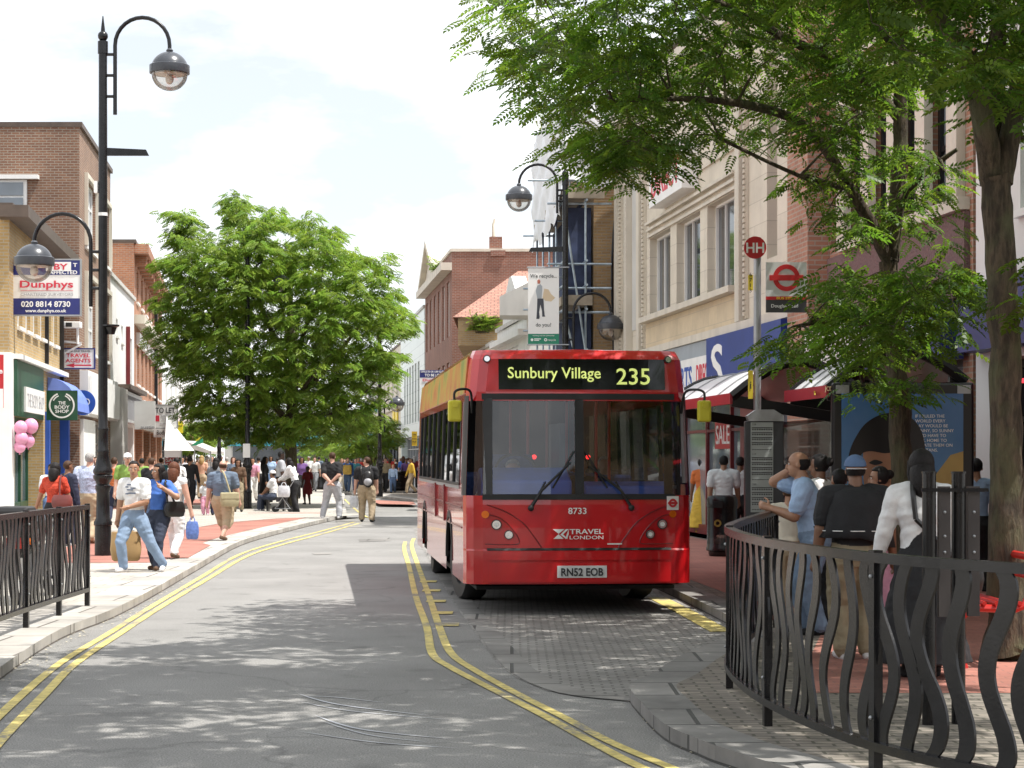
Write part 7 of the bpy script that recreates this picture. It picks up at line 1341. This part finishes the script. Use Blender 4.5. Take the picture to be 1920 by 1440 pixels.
for dx in (-.26, .2):
    for dy in (-.2, .2): b_ = MB(); b_.disc((xx + dx, 60 + dy, ZP + .09), .09, RX, UZ, n=18, thick=(0, .03, 0), r_in=.03); b_.build('wheel', RUB, PC)
b_ = MB()
for dy in (-.2, .2): b_.tube([(xx - .26, 60 + dy, .2), (xx + .12, 60 + dy, .75), (xx + .3, 60 + dy, 1.02)], .014, 6); b_.tube([(xx + .2, 60 + dy, .2), (xx - .15, 60 + dy, .7)], .014, 6); b_.tube([(xx - .26, 60 + dy, .2), (xx + .2, 60 + dy, .2)], .012, 6)
b_.tube([(xx + .3, 59.8, 1.02), (xx + .3, 60.2, 1.02)], .016, 6); b_.build('frame', GREYM, PC); b_ = MB(); b_.prism([(xx - .22, 59.82, .4), (xx + .05, 59.82, .42), (xx + .2, 59.82, .85), (xx + .12, 59.82, .88), (xx - .02, 59.82, .52), (xx - .24, 59.82, .5)], (0, .36, 0)); b_.build('seat', mat('pushchair_cloth', (.05, .05, .06), .8, .2, 8), PC)
bag('carrier_bag', 'white carrier bag hanging on the pushchair handle', (xx + .02, 59.7, .55), .36, .2, .34, PLAS, 0)
person(577, 70, 1.33, 200, 'girl in a dark red dress right of the pushchair', 'darkred', 'darkred', 'black', 'dark', 'black', 'bun', 'short', 'dress', female=True)
bt = person(623, 53.4, 1.77, 8, 'man in black T-shirt and pale grey jeans, hands clasped behind his back', 'black', 'lightgrey', 'white', 'pale', 'brown', 'short', 'short', 'trousers', 'wide', build=1.1, hl=(-.01, -.095, .555), hr=(.015, -.1, .56), fl=(-.15, .0, 0), fr=(.1, .03, 0), el=(-1, -.3, 0), er=(1, -.3, 0), hpitch=8)
kp = person(687, 53.4, 1.73, 5, 'man in black jacket and beige trousers wearing a backpack, looking left', 'black', 'beige', 'black', 'pale', 'brown', 'short', 'short', 'trousers', 'wide', build=1.18, fat=.3, hyaw=-55, z=.012, hl=(-.19, .02, .44), fl=(-.08, .05, 0), fr=(.09, -.04, 0))
BPk = thing('backpack', 'black and grey backpack on the man in beige trousers', 'backpack', tuple(kp[1]((.05, -.13, .64)))); b_ = MB(); c = kp[1]((.05, -.15, .66)); b_.ball(c, .17, 8, (.85, .6, 1.35)); b_.build('pack', BLKL, BPk, smooth=True); b_ = MB(); b_.ball(c + Vector((0, -.07, -.07)), .115, 8, (.95, .55, .9)); b_.build('pocket', mat('pack_grey', (.4, .4, .42), .6, .2, 8), BPk, smooth=True)
for s in (-1, 1): b_ = MB(); b_.tube(curve_pts([kp[1]((.05 + s * .06, -.1, .56)), kp[1]((s * .07, -.09, .78)), kp[1]((s * .075, -.0, .872)), kp[1]((s * .075, .08, .78))], 4), .018, 6); b_.build('strap', BLKL, BPk)
bag('carrier_bag', 'small printed plastic bag held by the man with the backpack', kp[2][-1] - Vector((.02, 0, .38)), .22, .1, .3, PLAS, .1)
# ---- the distant crowd, one by one
CR = [(652, 96, 1.68, 180, 'blue', 'denim', 'pale', 'brown', 'holding a yellow bag, between the black T-shirt and the backpack'), (641, 99, 1.6, 175, 'peach', 'cream', 'pale', 'blonde', 'just right of the man in the black T-shirt'), (667, 101, 1.64, 180, 'teal', 'denim', 'pale', 'brown', 'left of the backpack wearer'), (672, 108, 1.7, 170, 'red', 'denim', 'tan', 'black', 'far behind the backpack wearer'), (705, 97, 1.7, 0, 'grey', 'black', 'pale', 'brown', 'right of the backpack'), (714, 100, 1.72, 5, 'black', 'khaki', 'tan', 'black', 'left of the right-hand litter bin'), (723, 95, 1.66, 190, 'khaki', 'black', 'pale', 'brown', 'with a white carrier bag, left of the litter bin'), (731, 106, 1.72, 0, 'red', 'black', 'pale', 'brown', 'above the litter bin'), (737, 93, 1.35, 185, 'paleblue', 'denim', 'pale', 'blonde', 'child left of the litter bin'), (745, 108, 1.6, 0, 'black', 'grey', 'brown', 'black', 'behind the litter bin'), (756, 104, 1.72, 0, 'blue', 'black', 'pale', 'brown', 'right of the litter bin'), (762, 100, 1.64, 180, 'purple', 'darkdenim', 'brown', 'black', 'beside the yellow shirt'), (771, 92, 1.66, 250, 'yellow', 'beige', 'brown', 'black', 'closest to the bus tail'), (777, 110, 1.74, 0, 'darkred', 'black', 'pale', 'grey', 'partly hidden by the bus tail'),
      (697, 104, 1.62, 180, 'lightgrey', 'black', 'pale', 'brown', 'behind the backpack wearer'), (590, 98, 1.7, 180, 'white', 'grey', 'pale', 'brown', 'between the tree trunk and the black bin'), (612, 108, 1.62, 0, 'navy', 'denim', 'tan', 'black', 'behind the black bin'),
      (313, 78, 1.68, 0, 'cream', 'brown', 'pale', 'grey', 'by the SALE board'), (342, 84, 1.7, 180, 'lightgrey', 'denim', 'tan', 'black', 'behind the loose white shirt'), (378, 80, 1.72, 0, 'peach', 'beige', 'pale', 'blonde', 'beside the man under the awning'), (398, 96, 1.74, 180, 'paleblue', 'navy', 'pale', 'brown', 'far under the pale awning'), (425, 86, 1.7, 0, 'cream', 'khaki', 'pale', 'grey', 'beyond the stocky man'), (437, 78, 1.66, 170, 'slate', 'black', 'pale', 'brown', 'right of the stocky man'), (474, 75, 1.66, 185, 'pink', 'white', 'tan', 'black', 'between the black lamp post and the seated person'), (485, 88, 1.7, 0, 'white', 'black', 'tan', 'black', 'beyond the seated person'), (508, 92, 1.72, 180, 'paleblue', 'denim', 'brown', 'black', 'behind the woman in black'), (266, 62, 1.64, 0, 'green', 'black', 'tan', 'black', 'behind the striding man'), (180, 56, 1.68, 180, 'paleblue', 'denim', 'pale', 'brown', 'behind the checked shirt'), (566, 80, 1.66, 180, 'purple', 'black', 'brown', 'black', 'behind the dark red dress'), (302, 70, 1.66, 0, 'teal', 'grey', 'pale', 'brown', 'behind the woman in blue')]
crowd = {}
for i, (px, D_, h_, hd_, t_, b_, s_, ha, wh) in enumerate(CR):
    fem = i % 3 == 1; crowd[px] = person(px, D_, h_, hd_, 'distant %s, %s top, %s bottoms, %s' % ('child' if h_ < 1.4 else 'shopper', t_, b_, wh) if 'holding' not in wh else 'distant shopper in a blue jacket with a yellow bag between the black T-shirt and backpack', t_, b_, 'black', s_, ha, 'mid' if fem else 'short', 'long' if i % 4 == 0 else 'short', 'trousers', ('walk', 'stand', 'walk2')[i % 3], female=fem, group='distant shoppers')
bag('yellow_bag', 'yellow patterned carrier bag held by the distant shopper in blue', crowd[652][1]((0, .16, .5)), .42, .15, .45, mat('yellow_bag', (.6, .4, .08), .5, .2, 12), 0); bag('carrier_bag', 'white carrier bag held by the distant shopper in khaki', crowd[723][2][1] - Vector((0, .05, .5)), .4, .2, .42, PLAS, 0)
CR2 = [(646, 118, 'white', 'grey'), (659, 122, 'black', 'denim'), (678, 116, 'orange', 'black'), (690, 121, 'paleblue', 'grey'), (701, 126, 'white', 'navy'), (711, 119, 'pink', 'denim'), (720, 124, 'navy', 'beige'), (741, 122, 'cream', 'black'), (751, 118, 'darkred', 'grey'), (766, 120, 'white', 'black'), (598, 120, 'slate', 'khaki'), (579, 115, 'white', 'navy'), (540, 112, 'black', 'grey'), (520, 118, 'red', 'denim'), (460, 105, 'white', 'khaki'), (440, 112, 'navy', 'grey'), (415, 104, 'orange', 'navy'), (393, 110, 'white', 'denim'), (360, 112, 'green', 'grey'), (327, 98, 'black', 'beige'), (306, 90, 'paleblue', 'black'), (350, 100, 'white', 'khaki')]
for i, (px, D_, t_, b_) in enumerate(CR2):
    person(px, D_, 1.6 + .03 * (i % 6), (180, 0, 20, 200)[i % 4], 'far shopper, %s top and %s trousers, deep in the crowd %s' % (t_, b_, 'beyond the bus tail' if px > 640 else 'under the big tree' if px > 440 else 'by the left stalls'), t_, b_, 'black', ('pale', 'tan', 'brown')[i % 3], ('brown', 'black', 'grey')[i % 3], 'short', pose=('walk', 'stand', 'walk2')[i % 3], group='distant shoppers', build=1.05)
# ---- right pavement
lm = person(1530, 18.2, 1.68, 278, 'balding man in a pale blue polo shirt leaning on the railing with a phone', 'paleblue', 'paledenim', 'black', 'tan', 'black', 'balding', 'short', face=True, build=1.1, fat=.2, lean=(0, .07), hl=(-.06, .24, .682), hr=(.07, .115, .905), el=(-.3, -.2, -1), er=(.5, .9, -.8), fl=(-.08, -.02, 0), fr=(.07, .06, 0))
b_ = MB(); b_.lathe((0, 0, 0), [(.098 * 1.68 * 1.1, .568 * 1.68), (.098 * 1.68 * 1.1, .59 * 1.68)], 20)
for i, v in enumerate(b_.v): b_.v[i] = (v[0], v[1] * .86, v[2])
b_.build('belt', BLKL, lm[0], world=False); ph = tag(MB().box(-.022, .022, -.012, .012, -.05, .05).build('mobile_phone', BLACKL, None), 'small dark mobile phone held to the ear of the balding man', 'phone'); ph.location = lm[2][1] + Vector((.01, .03, .0)); ph.rotation_euler = (.2, .3, 0)
cb = person(1604, 15.9, 1.62, 358, 'boy in a backwards blue denim cap and black jacket standing behind the railing', 'black', 'khaki', 'white', 'brown', 'black', 'cap', 'short', cap='denim', peak='white', capback=1, build=1.2, fat=.2, hl=(-.2, .02, .46), hr=(.2, .06, .5))
# loose jacket hung over his shoulders
b_ = MB(); n = 28; h_ = 1.62; ra = [(.07, .845), (.125, .815), (.15, .74), (.165, .64), (.18, .60)]
for r_, z_ in ra:
    for k in range(n + 1):
        t = math.radians(180 + 200 * (k / n) - 10); w = 1 + .05 * math.sin(k * 1.3) * (z_ < .7); b_.v.append((math.cos(t) * r_ * w * h_, (math.sin(t) * r_ * .72 * w - .005) * h_, (z_ - (.05 * max(0, math.cos(t)) if z_ < .62 else 0)) * h_))
for i in range(len(ra) - 1):
    for k in range(n): a = i * (n + 1) + k; b_.f.append((a, a + 1, a + n + 2, a + n + 1)); b_.m.append(0)
cape = b_.build('jacket', cl('black'), cb[0], smooth=True, world=False); sl_ = cape.modifiers.new('thick', 'SOLIDIFY'); sl_.thickness = .012
b_ = MB(); b_.tube([(math.cos(t) * .172 * h_, (math.sin(t) * .172 * .73 - .008) * h_, .635 * h_) for t in [math.radians(a) for a in range(190, 352, 8)]], .004, 5); b_.build('white_piping', WHITEL, cape, world=False)
person(1574, 18.6, 1.5, 350, 'child with short dark hair between the phone man and the blue cap', 'slate', 'black', 'black', 'tan', 'black', 'short')
person(1650, 18.8, 1.52, 272, 'girl in a pink top seen from the side beside the thin tree trunk', 'pink', 'pink', 'white', 'tan', 'black', 'bun', 'short', 'long', female=True, face=True, hl=(-.06, .1, .5), hr=(.1, .12, .52))
wc = person(1728, 14.6, 1.66, 2, 'woman with black hair in a white cardigan and black skirt behind the railing', 'white', 'black', 'black', 'brown', 'black', 'mid', 'long', 'long', female=True, build=1.12, fat=.15, hl=(-.2, .08, .47))
b_ = MB(); b_.tube(curve_pts([wc[1]((-.04, -.088, .70)), wc[1]((-.05, -.07, .82)), wc[1]((-.04, .0, .87))], 4), .02, 6); b_.tube(curve_pts([wc[1]((-.04, -.088, .70)), wc[1]((.06, -.09, .6)), wc[1]((.15, -.06, .5))], 4), .02, 6); hb_ = bag('shoulder_bag', 'black shoulder bag worn across the white cardigan', wc[1]((.17, -.04, .38)), .3, .13, .24, BLKL, 0, False); b_.build('strap', BLKL, hb_)
person(1538, 20.4, 1.64, 300, 'woman with dark hair tied back behind the phone man', 'white', 'grey', 'black', 'brown', 'black', 'bun', female=True)
person(1480, 20.2, 1.35, 20, 'child in a cream top standing between the timetable case and the phone man', 'cream', 'beige', 'white', 'tan', 'brown', 'short')
person(1830, 24, 1.6, 10, 'person in a pale blue shirt behind the plated posts', 'paleblue', 'black', 'black', 'tan', 'black', 'short')
sr = person(1316, 43, 1.6, 20, 'woman in a yellow and orange sari beyond the bus door', 'orange', 'yellow', 'brown', 'brown', 'black', 'bun', 'short', 'long', female=True)
b_ = MB(); b_.tube(curve_pts([sr[1]((.1, .06, .56)), sr[1]((-.02, -.11, .72)), sr[1]((-.1, -.02, .845)), sr[1]((-.06, .1, .7))], 5), .05, 8); b_.build('sari_drape', cl('yellow'), None) if False else None
person(1327, 46, 1.58, 200, 'woman in a khaki dress beside the sari', 'khaki', 'khaki', 'brown', 'brown', 'black', 'long', 'long', 'long', female=True)
person(1357, 36.2, 1.68, 8, 'man in a white short-sleeved shirt walking away above the litter bin', 'white', 'black', 'black', 'tan', 'black', 'short', pose='walk', build=1.12)
person(1388, 37.5, 1.66, 10, 'person in a white shirt and black trousers right of the man above the bin', 'white', 'black', 'black', 'brown', 'black', 'short', pose='walk2')
bw2 = person(0, 25.6, 1.62, 215, 'blonde woman standing by the bus door with bare arms', 'navy', 'beige', 'black', 'pale', 'blonde', 'mid', 'none', female=True, face=True, x=2.02, hl=(-.17, .06, .45))
# ---- aboard the bus
dv_ = buspt(-.6, 1.42, 0); person(0, dv_.y, 1.74, 180, 'bus driver in a pale blue shirt behind the steering wheel', 'paleblue', 'navy', 'black', 'pale', 'grey', 'short', x=dv_.x, z=.36, hipz=.27, fl=(-.07, .2, 0), fr=(.07, .22, 0), hl=(-.12, .22, .56), hr=(.12, .22, .56), abs=1, vox=.0135, build=1.15)
for i, (x_, y_, t_, hz_, lb_) in enumerate(((.4, 3.0, 'black', 'black', 'passenger in black on a front seat inside the bus'), (-.4, 4.1, 'slate', 'brown', 'passenger in slate behind the driver inside the bus'), (.85, 4.1, 'white', 'grey', 'grey-haired passenger in white by the bus window'), (.4, 5.2, 'lightgrey', 'black', 'passenger in light grey further back in the bus'))):
    v = buspt(x_, y_, 0); person(0, v.y, 1.66, 180, lb_, t_, 'black', 'black', 'tan', hz_, 'short', x=v.x, z=.36, hipz=.33, fl=(-.07, .26, 0), fr=(.07, .26, 0), hl=(-.1, .2, .36), hr=(.1, .2, .36), abs=1, vox=.016, group='bus passengers')
# ------------------------------------------------------------------ the street behind the camera (seen in the glass)
for nm, x0, x1, m, h_, lb in (('shop_terrace', -26, -11, BBR, 9.5, 'brown brick terrace behind the viewpoint on the left'), ('shop_terrace', 9, 24, TAN, 8.0, 'tan brick terrace behind the viewpoint on the right')):
    r = thing(nm, lb, 'building', ((x0 + x1) / 2, -40, 0)); q = MB(); q.box(x0, x1, -75, -6, 0, h_); q.build('wall', m, r); xs_ = x1 if x0 < 0 else x0; s = 1 if x0 < 0 else -1
    for i in range(9):
        q = MB(); q.box(xs_ + s * .005 if s > 0 else xs_ - .06, xs_ + .06 if s > 0 else xs_ - .005, -72 + i * 7.2, -69 + i * 7.2, 4.6, 6.4); q.build('window', PANE, r)
    q = MB(); q.box(min(xs_ + s * .01, xs_ + s * .3), max(xs_ + s * .01, xs_ + s * .3), -74, -7, 2.8, 3.7); q.build('shop_fascia', RENDER if s > 0 else NAVY, r)
r = thing('shop_terrace', 'brick building closing the street behind the viewpoint', 'building', (0, -80, 0)); q = MB(); q.box(-26, 26, -95, -80, 0, 9); q.build('wall', OBR, r)
